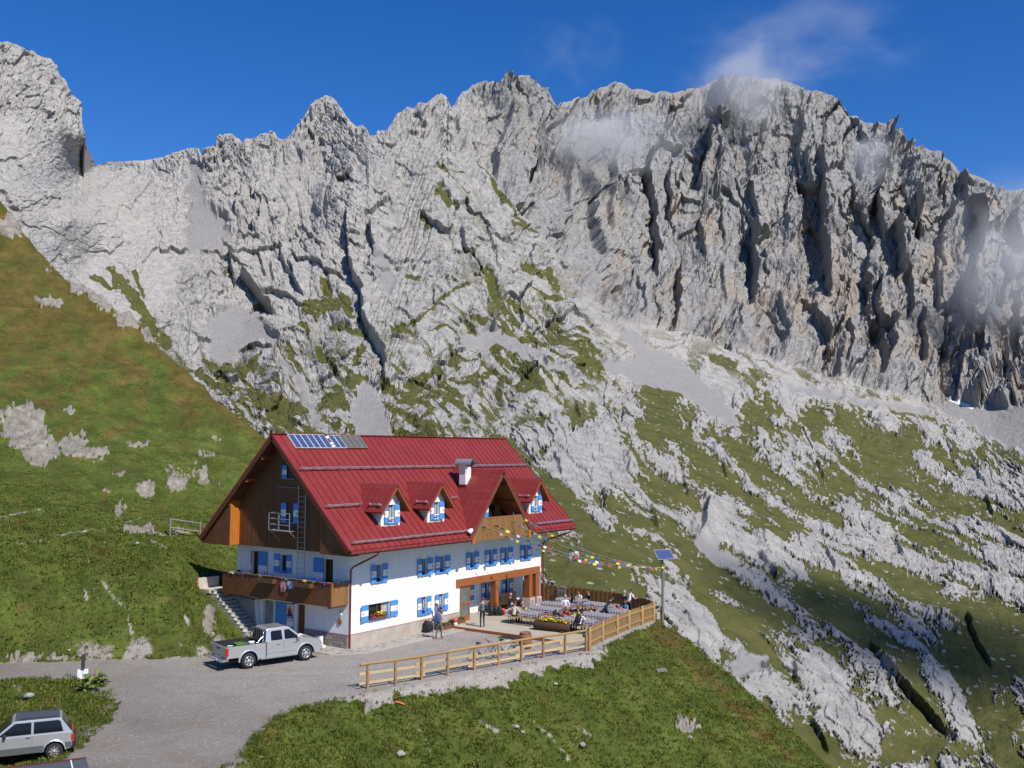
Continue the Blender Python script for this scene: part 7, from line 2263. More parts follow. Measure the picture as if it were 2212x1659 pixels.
b = MB().mat(M['white']); b.lathe([(0, 0), (.13, 0), (.15, .24), (0, .25)], 16); o = b.build('bucket'); o.matrix_basis = tw @ Matrix.Translation((-2.35, -.45, .90)); tag(o, 'white tub behind the tailgate of the pickup bed', 'tub')

# ---- small boxy hatchback
car = empty('small_car', (-19.62, -3.11, ground_z(-19.4, -3.4)), 'silver boxy hatchback with grey cladding and black roof rails on the turf', 'car', None, math.atan2(.5, -.866))
GR = car.location.z
ra2, fa2, w2 = -1.085, 1.085, .285
prof = [(-1.62, .36), (ra2 - .36, .34)] + arch(ra2, .31, .36, math.pi, 0, 10) + [(fa2 - .36, .30)] + arch(fa2, .31, .36, math.pi, 0, 10) + [(1.62, .34), (1.72, .45), (1.70, .78), (.78, .90), (-1.66, .92), (-1.70, .60)]
bevel_prism('body', prof, .735, SILVER, .035, car)
gh2 = [(-1.66, .90), (-1.30, 1.40), (-1.22, 1.435), (.18, 1.44), (.28, 1.41), (.90, .89)]
bm = bmesh.new(); A = []
for s_ in (-1, 1):
    A.append([bm.verts.new((x, s_ * (.715 - .10 * (z - .9) / .54), z)) for x, z in gh2])
bm.faces.new(A[0]); bm.faces.new(list(reversed(A[1])))
for i in range(len(gh2)):
    j = (i + 1) % len(gh2); bm.faces.new((A[0][j], A[0][i], A[1][i], A[1][j]))
bmesh.ops.bevel(bm, geom=[e for e in bm.edges if min(v.co.z for v in e.verts) > 1.0], offset=.025, segments=2, affect='EDGES')
bmesh.ops.recalc_face_normals(bm, faces=bm.faces)
me = bpy.data.meshes.new('cab'); bm.to_mesh(me); bm.free(); me.materials.append(SILVER); link_mesh('cab', me, car)
for s_ in (-1, 1):
    hw_ = lambda z: .715 - .10 * (z - .9) / .54
    for pts in ([(-1.36, .97), (-.40, .97), (-.40, 1.36), (-1.18, 1.36), (-1.26, 1.32)], [(-.32, .97), (.72, .97), (.20, 1.36), (-.32, 1.36)]):
        b = MB().mat(DKGLASS); b.prism([(x, s_ * (hw_(z) + .006), z) for x, z in pts], (0, s_ * .006, 0)); b.build('side_window', car)
    b = MB().mat(GREYP); b.box(-1.64, ra2 - .345, *sorted((s_ * .733, s_ * .748)), .38, .58); b.box(ra2 + .345, fa2 - .345, *sorted((s_ * .733, s_ * .748)), .34, .54); b.box(fa2 + .345, 1.68, *sorted((s_ * .733, s_ * .748)), .36, .56); b.build('side_cladding', car)
    b = MB().mat(BLK); b.box(-.363, -.357, *sorted((s_ * .735, s_ * .739)), .36, .94); b.box(.66, .666, *sorted((s_ * .735, s_ * .739)), .36, .9); b.box(-.28, -.16, *sorted((s_ * .736, s_ * .75)), .84, .87); b.build('door_gap', car)
    MB().mat(CHR).bar((-.62, s_ * .752, .33), (.7, s_ * .752, .33), .02, .02).build('sill_strip', car)
    b = MB().mat(BLK); b.tube([(-1.15, s_ * .56, 1.44), (-1.08, s_ * .56, 1.50), (.0, s_ * .56, 1.50), (.08, s_ * .56, 1.445)], .014, 6); b.build('roof_rail', car)
    b = MB().mat(BLK); b.lathe([(0, -.07), (.05, -.06), (.06, .05), (0, .07)], 8, c=(.52, s_ * .83, 1.0)); b.bar((.56, s_ * .7, .96), (.53, s_ * .80, .98), .03, .03); b.build('mirror', car)
    MB().mat(REDL).box(-1.725, -1.62, *sorted((s_ * .60, s_ * .741)), .62, .84).build('tail_light', car)
    MB().mat(CLR).box(1.64, 1.72, *sorted((s_ * .42, s_ * .68)), .58, .74).build('headlight', car)
    o_ = arch(ra2, .31, .40, math.pi * .98, .02 * math.pi, 8); i_ = arch(ra2, .31, .35, math.pi * .98, .02 * math.pi, 8)
    b = MB().mat(SILVER)
    for k_ in range(8): b.poly([(o_[k_][0], s_ * .737, o_[k_][1]), (o_[k_ + 1][0], s_ * .737, o_[k_ + 1][1]), (i_[k_ + 1][0], s_ * .76, i_[k_ + 1][1]), (i_[k_][0], s_ * .76, i_[k_][1])], True)
    b.build('wheel_arch', car, fix=False)
    for cx in (ra2, fa2): wheel(car, cx, s_ * .63, w2, .165, s_, 8, .66, plain('steel_rim', (.45, .45, .46), .35, .6, .15, 9))
b = MB().mat(plain('dark_grey_roof', (.075, .085, .105), .4, .2)); b.prism([(-1.24, -.60, 1.442), (.20, -.60, 1.447), (.20, .60, 1.447), (-1.24, .60, 1.442)], (0, 0, .008)); b.build('roof_skin', car)
b = MB().mat(DKGLASS); b.prism([(-1.64, -.62, .95), (-1.64, .62, .95), (-1.34, .55, 1.36), (-1.34, -.55, 1.36)], (-.012, 0, .008)); b.build('rear_window', car)
b = MB().mat(DKGLASS); b.prism([(.84, -.63, .955), (.84, .63, .955), (.32, .55, 1.385), (.32, -.55, 1.385)], (.012, 0, .012)); b.build('windscreen', car)
MB().mat(BLK).box(-1.80, -1.66, -.75, .75, .36, .60).build('bumper', car)
MB().mat(BLK).box(1.66, 1.80, -.75, .75, .36, .58).build('bumper', car)
b = MB().mat(BLK); b.box(-1.55, 1.5, -.5, .5, .22, .34)
for x in (ra2, fa2): b.tube([(x, -.6, w2), (x, .6, w2)], .05, 8)
b.build('underbody', car)
b = MB().mat(plain('bag_blue', (.12, .3, .6), .7)); b.box(-1.2, -.8, -.62, -.3, .95, 1.1); b.build('parcel', car)

# ---- corner of a low shed roof at the edge of the picture
sh = empty('shed', (-23.5, -11.5, ground_z(-23.5, -11.5)), 'low shed with a flat grey metal roof near the small car', 'shed')
p0, p1 = Vector((-21.91, -10.85, 1.6)), Vector((-23.55, -9.99, 1.6))
e1 = (p1 - p0).normalized(); e2 = Vector((e1.y, -e1.x, 0)); e2 = e2 if e2.dot(Vector((CAM[0], CAM[1], 0)) - p0) > 0 else -e2
RF = plain('grey_roof_sheet', (.10, .105, .112), .5, .2, .12, 3)
b = MB().mat(RF); b.prism([p0, p0 + e1 * 3.4, p0 + e1 * 3.4 + e2 * 2.6, p0 + e2 * 2.6], (0, 0, -.05)); child(b.build('roof'), sh)
b = MB().mat(plain('dark_red_edge', (.09, .025, .025), .5)); b.bar(p0 - e2 * .02 + Vector((0, 0, -.03)), p0 + e1 * 3.4 - e2 * .02 + Vector((0, 0, -.03)), .04, .14); child(b.build('fascia'), sh)
b = MB().mat(M['white']); b.bar(p0 + e1 * .42 + Vector((0, 0, .012)), p0 + e1 * .42 + e2 * 2.6 + Vector((0, 0, .012)), .035, .02); child(b.build('roof_seam'), sh)
b = MB().mat(GREYW)
q = [p0 + e1 * .2 + e2 * .2, p0 + e1 * 3.2 + e2 * .2, p0 + e1 * 3.2 + e2 * 2.4, p0 + e1 * .2 + e2 * 2.4]
for a_, c_ in zip(q, q[1:] + q[:1]): b.poly([(a_.x, a_.y, -.8), (c_.x, c_.y, -.8), (c_.x, c_.y, 1.55), (a_.x, a_.y, 1.55)])
child(b.build('wall', fix=False), sh)

# ---- bicycles leaning by the rail fence
def bicycle(loc, rz, frame, lab):
    t_ = empty('bicycle', loc, lab, 'bicycle', 'bicycles parked at the rail fence', rz)
    for x in (-.53, .53):
        w_ = MB().mat(RUB)
        w_.lathe([(.335, -.022), (.35, 0), (.335, .022), (.315, 0), (.335, -.022)], 26, c=(x, 0, .35), M=Matrix.Rotation(math.pi / 2, 3, 'X'))
        w_.mat(CHR)
        for k_ in range(14):
            a = 2 * math.pi * k_ / 14
            w_.bar((x, 0, .35), (x + .32 * math.cos(a), 0, .35 + .32 * math.sin(a)), .005, .005)
        w_.build('wheel', t_)
    f_ = MB().mat(frame)
    bb_, st_, hd, hb = (-.08, 0, .30), (-.22, 0, .78), (.36, 0, .86), (.40, 0, .70)
    for a, c in ((bb_, st_), (st_, hd), (bb_, hb), (bb_, (-.53, 0, .35)), (st_, (-.53, 0, .35)), (hd, hb)): f_.tube([a, c], .02, 7)
    f_.build('frame', t_)
    MB().mat(ALLOY).tube([hb, (.53, .0, .35)], .022, 7).build('fork', t_)
    h_ = MB().mat(BLK); h_.tube([(.36, 0, .86), (.34, 0, .98)], .018, 6); h_.tube([(.33, -.32, 1.0), (.36, -.1, .98), (.36, .1, .98), (.33, .32, 1.0)], .016, 6); h_.build('handlebar', t_)
    s_ = MB().mat(BLK); s_.tube([(-.22, 0, .78), (-.25, 0, .90)], .015, 6); s_.tube([(-.38, 0, .93), (-.26, 0, .94), (-.12, 0, .92)], .05, 8, radii=[.07, .055, .025]); s_.build('saddle', t_)
    c_ = MB().mat(BLK); c_.tube([(-.08, -.05, .30), (-.08, .05, .30)], .09, 12); c_.bar((-.08, -.07, .30), (-.0, -.07, .16), .02, .025); c_.bar((-.08, .07, .30), (-.16, .07, .44), .02, .025); c_.build('crank', t_)
    for q in t_.children: pass
    return t_
d_ang = math.atan2(-.33, 1)
for (x, y, fm, lab) in ((2.15, -7.35, plain('silver_frame', (.5, .5, .5), .3, .5), 'silver mountain bicycle at the rail fence, farther from the barrel'), (3.62, -7.75, plain('white_frame', (.6, .6, .6), .4), 'white mountain bicycle at the rail fence, nearer to the barrel')):
    bk = bicycle((x, y, 0), d_ang, fm, lab); bk.rotation_euler = (math.radians(8), 0, d_ang)
# ================================================================== PEOPLE
SKIN = plain('skin', (.50, .27, .18), .55, 0, .08, 9)


def clothc(name, col): return plain('cloth_' + name, col, .9, 0, .16, 9)


def limb_path(a, b, bend, l1, l2):
    """elbow or knee position for a two-segment limb from a to b, bent towards `bend`"""
    a, b = Vector(a), Vector(b)
    d = b - a
    L = min(d.length, (l1 + l2) * .995)
    d.normalize()
    b = a + d * L
    x = (l1 * l1 - l2 * l2 + L * L) / (2 * L)
    h = math.sqrt(max(l1 * l1 - x * x, 0))
    n = Vector(bend) - d * Vector(bend).dot(d)
    n.normalize()
    return a + d * x + n * h, b


def person(loc, rz, label, top, bottom, hair, h=1.74, sit=False, lean=0.0, hands=None, sleeves='short', shoes=None, hood=False, feet=None, head_turn=(0, 0), hair_style='short', turn=0.0, forearm=None, female=False):
    """x forward, y left; sit: hips on a 0.45 m seat.  hands/feet: target points relative to the root"""
    k = h / 1.74
    root = empty('person', loc, label, 'person', 'people on the terrace and by the hut', rz)
    pel = Vector((0, 0, .52 if sit else .93)) * 1.0
    if not sit: pel = pel * k
    c, s = math.cos(lean), math.sin(lean)
    up = Vector((s, 0, c)); fw = Vector((c, 0, -s))
    chest = pel + up * .30 * k
    neck = pel + up * .53 * k
    hd = (up + Vector((.12, 0, .25))).normalized()
    hb = neck + hd * .07 * k
    sw = (.165 if female else .185) * k
    ct, st2 = math.cos(turn), math.sin(turn)
    V, E, Rd, tagv = [], [], [], []
    def add(p, r, t, link=None):
        V.append(tuple(p)); Rd.append(r if isinstance(r, tuple) else (r, r)); tagv.append(t)
        if link is not None: E.append((link, len(V) - 1))
        return len(V) - 1
    iP = add(pel, (.125 * k, .105 * k), 'b')
    iW = add(pel + up * .15 * k, (.115 * k, .095 * k), 't', iP)
    iC = add(chest, (.135 * k, .105 * k), 't', iW)
    iS = add(pel + up * .43 * k, (.115 * k, .085 * k), 't', iC)
    iN = add(neck, .052 * k, 's', iS)
    iH = add(hb, .058 * k, 's', iN)
    hp = hands or [None, None]
    for si, sd in ((0, 1), (1, -1)):
        sh = pel + up * .455 * k + Vector((-.01 * 0 + st2 * sd * sw, sd * sw * ct, 0))
        tgt = hp[si]
        if tgt is None: tgt = sh + Vector((.06, sd * .07, -.53 * k))
        el, wr_ = limb_path(sh, tgt, (-.6, sd * .5, -.4), .29 * k, .26 * k)
        i0 = add(sh, .052 * k, 't', iS)
        sleeve = 't' if sleeves == 'long' else 's'
        i1 = add(sh.lerp(el, .55), .046 * k, 't', i0)
        i2 = add(el, .038 * k, sleeve, i1)
        i3 = add(el.lerp(wr_, .5), .034 * k, sleeve, i2)
        i4 = add(wr_, .024 * k, 's', i3)
        d = (wr_ - el).normalized()
        side = d.cross(Vector((0, sd, .3))).normalized()
        pal = wr_ + d * .06 * k
        i5 = add(pal, .027 * k, 's', i4)
        curl = d.cross(side).normalized() * -.02
        for f_, ln in ((-1.5, .065), (-.5, .078), (.5, .074), (1.5, .058)):
            q0 = pal + side * .017 * f_ * k + d * .02 * k
            j = add(q0 + d * ln * .5 * k, .0092 * k, 's', i5)
            add(q0 + d * ln * .9 * k + curl, .0085 * k, 's', j)
        j = add(wr_ + d * .03 * k + side * -.035 * k, .011 * k, 's', i4)
        add(wr_ + d * .07 * k + side * -.05 * k, .009 * k, 's', j)
    for si, sd in ((0, 1), (1, -1)):
        hip = pel + Vector((0, sd * .088 * k, -.02))
        if feet: ank = Vector(feet[si])
        elif sit: ank = Vector((.46 * k, sd * .11, .09))
        else: ank = Vector((0.0, sd * .10, .085))
        kn, ank = limb_path(hip, ank, (1, 0, .15 if not sit else .9), .43 * k, .43 * k)
        i0 = add(hip, .088 * k, 'b', iP)
        i1 = add(hip.lerp(kn, .5), .075 * k, 'b', i0)
        i2 = add(kn, .055 * k, 'b', i1)
        i3 = add(kn.lerp(ank, .35), .055 * k, 'b', i2)
        i4 = add(ank, .042 * k, 'b', i3)
        i5 = add(ank + Vector((.04, 0, -.045)), .043 * k, 'f', i4)
        add(ank + Vector((.17, sd * .02, -.055)), .036 * k, 'f', i5)
    me = bpy.data.meshes.new('skeleton')
    me.from_pydata(V, E, [])
    ob = bpy.data.objects.new('skeleton', me)
    COL.objects.link(ob)
    sm = ob.modifiers.new('skin', 'SKIN'); sm.use_smooth_shade = True; sm.branch_smoothing = .3
    for i, r in enumerate(Rd): me.skin_vertices[0].data[i].radius = r
    for i in range(len(V)): me.skin_vertices[0].data[i].use_root = (i == 0)
    su = ob.modifiers.new('sub', 'SUBSURF'); su.levels = 1; su.render_levels = 1
    dg = bpy.context.evaluated_depsgraph_get()
    ev = ob.evaluated_get(dg)
    body = bpy.data.meshes.new_from_object(ev)
    bpy.data.objects.remove(ob)
    # clothes by the nearest bone
    sh_ = shoes or plain('dark_boots', (.045, .032, .025), .7)
    body.materials.clear()
    for m_ in (top, bottom, SKIN, sh_): body.materials.append(m_)
    pos = np.array(V); tg = {'t': 0, 'b': 1, 's': 2, 'f': 3}
    ed = np.array(E)
    n = len(body.polygons)
    cc = np.zeros(n * 3); body.polygons.foreach_get('center', cc); cc = cc.reshape(-1, 3)
    A_, B_ = pos[ed[:, 0]], pos[ed[:, 1]]
    AB = B_ - A_
    t_ = np.clip(((cc[:, None] - A_[None]) * AB[None]).sum(-1) / ((AB * AB).sum(-1)[None] + 1e-9), 0, 1)
    dd = np.linalg.norm(cc[:, None] - (A_[None] + t_[..., None] * AB[None]), axis=-1)
    j = dd.argmin(1)
    tt = t_[np.arange(n), j]
    mi = [tg[tagv[ed[jj][1]]] if q > .35 else tg[tagv[ed[jj][0]]] for jj, q in zip(j, tt)]
    # skull with brow, nose, eyes, mouth and ears grown onto the same mesh
    hz, hy = head_turn
    cen = hb + hd * .105 * k + Vector((.012, 0, 0))
    Rz = Matrix.Rotation(hz, 3, 'Z') @ Matrix.Rotation(hy + lean * .45, 3, 'Y')
    hv, hf, hm = [], [], []
    NU, NV = 12, 9
    for i in range(NV + 1):
        th_ = math.pi * i / NV
        for q in range(NU):
            ph = 2 * math.pi * q / NU
            x, y, z = math.sin(th_) * math.cos(ph) * .096, math.sin(th_) * math.sin(ph) * .076, math.cos(th_) * .118
            if z < -.03 and x > 0: x *= .88
            if z < -.05: y *= .82
            if abs(ph) < .01 and -.02 < z < .035: x += .016
            p = cen + Rz @ Vector((x, y, z)) * k
            hv.append(tuple(p))
    for i in range(NV):
        for q in range(NU): hf.append((i * NU + q, i * NU + (q + 1) % NU, (i + 1) * NU + (q + 1) % NU, (i + 1) * NU + q)); hm.append(2)
    def blob(p, r, m_):
        b0 = len(hv)
        p = Vector(p)
        for d_ in ((r[0], 0, 0), (-r[0], 0, 0), (0, r[1], 0), (0, -r[1], 0), (0, 0, r[2]), (0, 0, -r[2])): hv.append(tuple(cen + Rz @ (p + Vector(d_)) * k))
        for f_ in ((0, 2, 4), (2, 1, 4), (1, 3, 4), (3, 0, 4), (2, 0, 5), (1, 2, 5), (3, 1, 5), (0, 3, 5)): hf.append(tuple(b0 + q for q in f_)); hm.append(m_)
    for sd in (1, -1):
        blob((-.005, sd * .078, -.005), (.022, .012, .032), 2)
        blob((.086, sd * .030, .012), (.008, .014, .008), 4)
    blob((.088, 0, -.058), (.006, .024, .006), 5)
    body.materials.append(plain('dark_eye', (.02, .015, .012), .3)); body.materials.append(plain('lips', (.36, .13, .10), .5))
    v0 = np.zeros(len(body.vertices) * 3); body.vertices.foreach_get('co', v0)
    faces = [tuple(p.vertices) for p in body.polygons]
    off = len(body.vertices)
    full = bpy.data.meshes.new('person_body')
    full.from_pydata([tuple(q) for q in v0.reshape(-1, 3)] + hv, [], faces + [tuple(off + q for q in f_) for f_ in hf])
    for m_ in body.materials: full.materials.append(m_)
    full.polygons.foreach_set('material_index', mi + hm)
    full.polygons.foreach_set('use_smooth', [True] * (len(faces) + len(hf)))
    full.update()
    bpy.data.meshes.remove(body); bpy.data.meshes.remove(me)
    link_mesh('body', full, root)
    if hair is not None:
        b = MB().mat(hair)
        V2, F2 = [], []
        rr = random.Random(hash(label) % 1000)
        for i in range(6):
            th_ = (math.pi * (.60 if hair_style != 'long' else .74)) * i / 5
            for q in range(14):
                ph = 2 * math.pi * q / 14
                fr_ = math.cos(ph)
                t2 = th_ * (1 - .42 * max(0, fr_) ** .7)
                w_ = 1 + rr.uniform(-.03, .05)
                x, y, z = math.sin(t2) * math.cos(ph) * .107 * w_ - .006, math.sin(t2) * math.sin(ph) * .087 * w_, math.cos(t2) * .127 * w_ + .006
                if hair_style == 'long' and i >= 4 and fr_ < .3: z -= .07 * (i - 3); x -= .01
                V2.append(tuple(cen + Rz @ Vector((x, y, z)) * k))
        for i in range(5):
            for q in range(14): F2.append((i * 14 + q, i * 14 + (q + 1) % 14, (i + 1) * 14 + (q + 1) % 14, (i + 1) * 14 + q))
        b.faces(V2, F2, True)
        b.build('hair', root)
    return root


HAIR = dict(dark=plain('dark_hair', (.022, .015, .010), .7), brown=plain('brown_hair', (.075, .04, .02), .7), grey=plain('grey_hair', (.32, .31, .30), .7), blond=plain('blond_hair', (.36, .24, .11), .7), red=plain('reddish_hair', (.13, .04, .02), .7))
JEANS = clothc('jeans', (.05, .08, .16)); KHAKI = clothc('khaki', (.10, .095, .065)); BEIGE = clothc('beige', (.36, .29, .21)); DARKT = clothc('dark_trousers', (.022, .022, .026)); GREYT = clothc('grey_trousers', (.16, .15, .14))
cloths = {n: clothc(n, c) for n, c in dict(grey=(.14, .15, .155), black=(.018, .019, .022), cream=(.56, .49, .36), white=(.70, .70, .72), navy=(.022, .03, .06), red=(.38, .02, .025), neon=(.52, .62, .04), blue=(.12, .28, .62), maroon=(.13, .028, .03), stripe=(.30, .22, .18), lgrey=(.42, .41, .42)).items()}
T = TZ
# by the front wall
person((5.16, -2.05, 0.045), .25, 'hiker with a blue backpack standing on the gravel by the front wall', cloths['lgrey'], KHAKI, HAIR['brown'], 1.72, hands=[(.20, .16, 1.02), (.22, -.12, 1.05)], sleeves='long', feet=[(-.08, .13, .085), (.14, -.12, .085)])
person((7.15, -.72, .045), 2.25, 'person in a maroon shirt and pale trousers bending over at the front wall', cloths['maroon'], BEIGE, HAIR['red'], 1.68, lean=.52, hands=[(.52, .12, .85), (.50, -.15, .80)], sleeves='short', head_turn=(0, .35))
# on the terrace
person((9.10, -2.22, T), .9, 'man in a grey hooded jacket standing alone and holding a phone to his ear', cloths['grey'], DARKT, HAIR['brown'], 1.78, hands=[None, (.16, -.16, 1.52)], sleeves='long', head_turn=(.2, .1), feet=[(-.05, .12, .085), (.10, -.12, .085)])
person((14.15, -.62, T), -1.9, 'bald man in a dark jacket and jeans sitting in front of the dark porch bench', cloths['black'], JEANS, None, 1.76, sit=True, lean=.12, hands=[(.36, .10, .66), (.38, -.08, .66)], sleeves='long')
person((11.10, -3.10, T), .05, 'man in a cream shirt sitting with his back to the yard', cloths['cream'], DARKT, HAIR['brown'], 1.78, sit=True, lean=.25, hands=[(.46, .15, .80), (.46, -.15, .80)], sleeves='long')
person((12.30, -3.02, T), 3.14, 'blond child in a striped top facing the man in cream across the table', cloths['stripe'], JEANS, HAIR['blond'], 1.52, sit=True, lean=.2, hands=[(.38, .12, .80), (.38, -.12, .80)])
person((13.12, -5.55, T), -2.6, 'balding man in a white shirt standing among the tables', cloths['white'], GREYT, HAIR['grey'], 1.76, hands=[(.24, .14, 1.0), (.26, -.14, 1.05)], sleeves='short')
person((12.00, -6.35, T), 3.3, 'person in a red top sitting just in front of the standing man in white', cloths['red'], DARKT, HAIR['red'], 1.70, sit=True, lean=.2, hands=[(.40, .12, .80), (.40, -.12, .80)], sleeves='long', hair_style='long')
person((12.00, -7.25, T), 3.0, 'person in a bright yellow green jacket sitting beside the one in red', cloths['neon'], DARKT, HAIR['brown'], 1.66, sit=True, lean=.15, hands=[(.40, .12, .80), (.40, -.12, .80)], sleeves='long')
person((10.80, -7.95, T), .0, 'cyclist in a white jersey with a black backpack sitting behind the log planter', cloths['white'], DARKT, HAIR['dark'], 1.76, sit=True, lean=.38, hands=[(.46, .15, .80), (.46, -.15, .80)])
person((17.08, -3.55, T), -.6, 'dark haired woman in a black top sitting between two tables near the boarded fence', cloths['black'], JEANS, HAIR['dark'], 1.66, sit=True, lean=.1, hands=[(.42, .12, .80), (.42, -.12, .80)], hair_style='long', female=True, sleeves='short')
person((18.28, -4.15, T), 2.9, 'man in a black jacket sitting against the boarded fence', cloths['black'], GREYT, HAIR['dark'], 1.80, sit=True, lean=.05, hands=[(.40, .14, .80), (.36, -.16, .62)], sleeves='long')
person((18.28, -3.45, T), 3.2, 'person in a white top sitting left of the man in the black jacket', cloths['white'], BEIGE, HAIR['brown'], 1.66, sit=True, lean=.25, hands=[(.40, .12, .80), (.40, -.12, .80)])
person((14.20, -6.95, T), 3.1, 'boy in a dark shirt leaning on the middle table with both arms', cloths['black'], JEANS, HAIR['red'], 1.58, sit=True, lean=.35, hands=[(.36, .14, .80), (.36, -.14, .80)])
person((14.98, -7.30, T), -.55, 'person in a navy shirt bending over the table towards the picket fence', cloths['navy'], DARKT, HAIR['dark'], 1.74, lean=.75, hands=[(.78, .12, .80), (.74, -.16, .80)], sleeves='short')
person((16.22, -8.05, T), 3.0, 'person in a light blue shirt sitting at the table next to the picket fence', cloths['blue'], JEANS, HAIR['brown'], 1.70, sit=True, lean=.1, hands=[(.40, .14, .80), (.40, -.14, .80)], hair_style='long')
person((16.95, -7.55, T), -.3, 'grey haired man in a dark shirt standing at the bend of the boarded fence', cloths['navy'], DARKT, HAIR['grey'], 1.76, hands=[(.3, .12, 1.05), (.3, -.12, 1.05)])
person((17.75, -7.45, T), -.35, 'man in a white shirt and dark trousers leaning on the boarded fence', cloths['white'], DARKT, HAIR['brown'], 1.80, lean=.28, hands=[(.42, .26, 1.18), (.42, -.26, 1.18)])

# ---- packs
def backpack(loc, rz, col, lab, sc=1.0, tilt=0.0):
    t_ = empty('backpack', loc, lab, 'backpack', 'hikers\' backpacks', rz)
    t_.rotation_euler = (0, tilt, rz); t_.scale = (sc, sc, sc)
    b = MB().mat(col)
    secs = [(.0, .10, .13), (.06, .13, .155), (.25, .14, .16), (.42, .125, .15), (.50, .08, .11)]
    V_, F_ = [], []
    n_ = 12
    for (z, rx, ry) in secs:
        for q in range(n_):
            a = 2 * math.pi * q / n_
            cx, sx2 = math.cos(a), math.sin(a)
            V_.append((rx * math.copysign(abs(cx) ** .6, cx), ry * math.copysign(abs(sx2) ** .6, sx2), z))
    for i in range(len(secs) - 1):
        for q in range(n_): F_.append((i * n_ + q, i * n_ + (q + 1) % n_, (i + 1) * n_ + (q + 1) % n_, (i + 1) * n_ + q))
    F_ += [tuple(range(n_))[::-1], tuple((len(secs) - 1) * n_ + q for q in range(n_))]
    b.faces(V_, F_, True)
    b.build('pack', t_)
    c_ = MB().mat(col); c_.box(-.19, -.13, -.10, .10, .07, .28); c_.build('front_pocket', t_)
    s_ = MB().mat(BLK)
    for y_ in (-.08, .08): s_.tube([(.10, y_, .46), (.17, y_, .36), (.15, y_, .14), (.10, y_, .06)], .014, 5)
    s_.build('strap', t_)
    return t_


backpack((5.02, -2.09, 1.00), .25, plain('blue_nylon', (.05, .08, .24), .6), 'blue backpack on the back of the hiker by the front wall')
backpack((10.62, -7.95, .80), 0, plain('black_nylon', (.016, .016, .018), .6), 'black backpack on the back of the cyclist', 1, .35)
for (x, y, rz, tl, lab) in ((12.75, -.15, .4, .1, 'black backpack leaning on the foot of the first porch post, farthest left'), (13.0, -.35, 1.2, -.1, 'black backpack lying in the middle of the pile at the first porch post'), (13.15, -.62, 2.0, .15, 'black backpack standing in front of the red ring at the porch post')):
    backpack((x, y, T), rz, plain('black_nylon', (.016, .016, .018), .6), lab, 1.15, tl)
o = MB().mat(plain('orange_red_foam', (.50, .07, .03), .7)).lathe([(.10 + .09 * math.cos(a), .10 * math.sin(a)) for a in [2 * math.pi * q / 12 for q in range(13)]], 18, M=Matrix.Rotation(1.45, 3, 'Y') @ Matrix.Rotation(.0, 3, 'X')).build('rolled_mat', None, None, (13.38, -.62, .36))
o.scale = (1.5, 1.25, 1.25); o.rotation_euler = (0, 0, .55)
tag(o, 'orange red rolled sleeping mat beside the black backpacks', 'sleeping mat')
for (x, y, rz, lab) in ((6.28, -.28, .3, 'black backpack leaning on the plinth behind the hikers, taller one'), (6.62, -.25, -.4, 'black backpack leaning on the plinth behind the hikers, next to the maroon shirt')):
    backpack((x, y, .05), rz, plain('black_nylon', (.016, .016, .018), .6), lab, 1.35 if x < 6.4 else 1.1, -.1)
# white boxes and a crate behind the nose of the pickup
for (x, y, z, w, h_, lab) in ((-.45, 1.72, .05, .30, .55, 'tall white box standing at the stone plinth'), (-.62, 1.28, .05, .22, .14, 'small white box on the flagstones beside the taller one')):
    b = MB().mat(M['white']); b.box(-w / 2, w / 2, -w / 2, w / 2, 0, h_ - .03); b.box(-w / 2 - .01, w / 2 + .01, -w / 2 - .01, w / 2 + .01, h_ - .03, h_)
    tag(b.build('white_box', None, None, (x, y, z), (0, 0, .2)), lab, 'box')
# dock plants beside the sign and along the bank
def dock_plant(loc, n, sc, lab, seed, brown=True):
    t_ = empty('dock_plant', loc, lab, 'plant', 'leafy dock plants near the road')
    rr = random.Random(seed)
    gm = plain('dock_leaf', (.085, .125, .028), .55, 0, .3, 6); gm2 = plain('dock_leaf_yellow', (.17, .18, .04), .55, 0, .3, 6)
    leaf = []
    for q in range(2):
        b = MB().mat(gm if q == 0 else gm2)
        V_ = []
        for i in range(5):
            f = i / 4
            w_ = .13 * math.sin(math.pi * (f * .86 + .1))
            V_ += [(.42 * f, -w_, .25 * f - .32 * f * f), (.42 * f, 0, .25 * f - .32 * f * f - .02), (.42 * f, w_, .25 * f - .32 * f * f)]
        b.faces(V_, [(i * 3 + j, i * 3 + j + 1, (i + 1) * 3 + j + 1, (i + 1) * 3 + j) for i in range(4) for j in range(2)], True)
        leaf.append(b.mesh('leaf'))
    for i in range(n):
        a = rr.uniform(0, 6.28); r_ = rr.uniform(.0, .45) * sc
        o = link_mesh('leaf', leaf[rr.random() < .3], t_, (r_ * math.cos(a), r_ * math.sin(a), rr.uniform(.02, .4) * sc), (rr.uniform(-.3, .3), rr.uniform(-.7, .2), a + rr.uniform(-.6, .6)))
        q = sc * rr.uniform(.6, 1.1); o.scale = (q, q, q)
    if brown:
        b = MB().mat(plain('rusty_seed_stalk', (.12, .05, .025), .8))
        for i in range(5):
            x, y = rr.uniform(-.3, .3), rr.uniform(-.3, .3)
            b.tube([(x, y, 0), (x * 1.2, y * 1.2, .5 * sc), (x * 1.3, y * 1.25, .7 * sc)], .02, 5, radii=[.006, .018, .005])
        b.build('seed_stalk', t_)
for i, (x, y, n, sc, lab) in enumerate(((-12.75, 3.5, 34, .8, 'tall dock plant with rusty seed stalks in front of the trail sign'), (-12.2, 3.9, 26, .9, 'dock plant at the tip of the turf by the road junction'), (-13.6, 2.6, 26, .9, 'dock plant farthest down the turf towards the small car'))):
    dock_plant((x, y, ground_z(x, y)), n, sc, lab, 40 + i, i == 0)
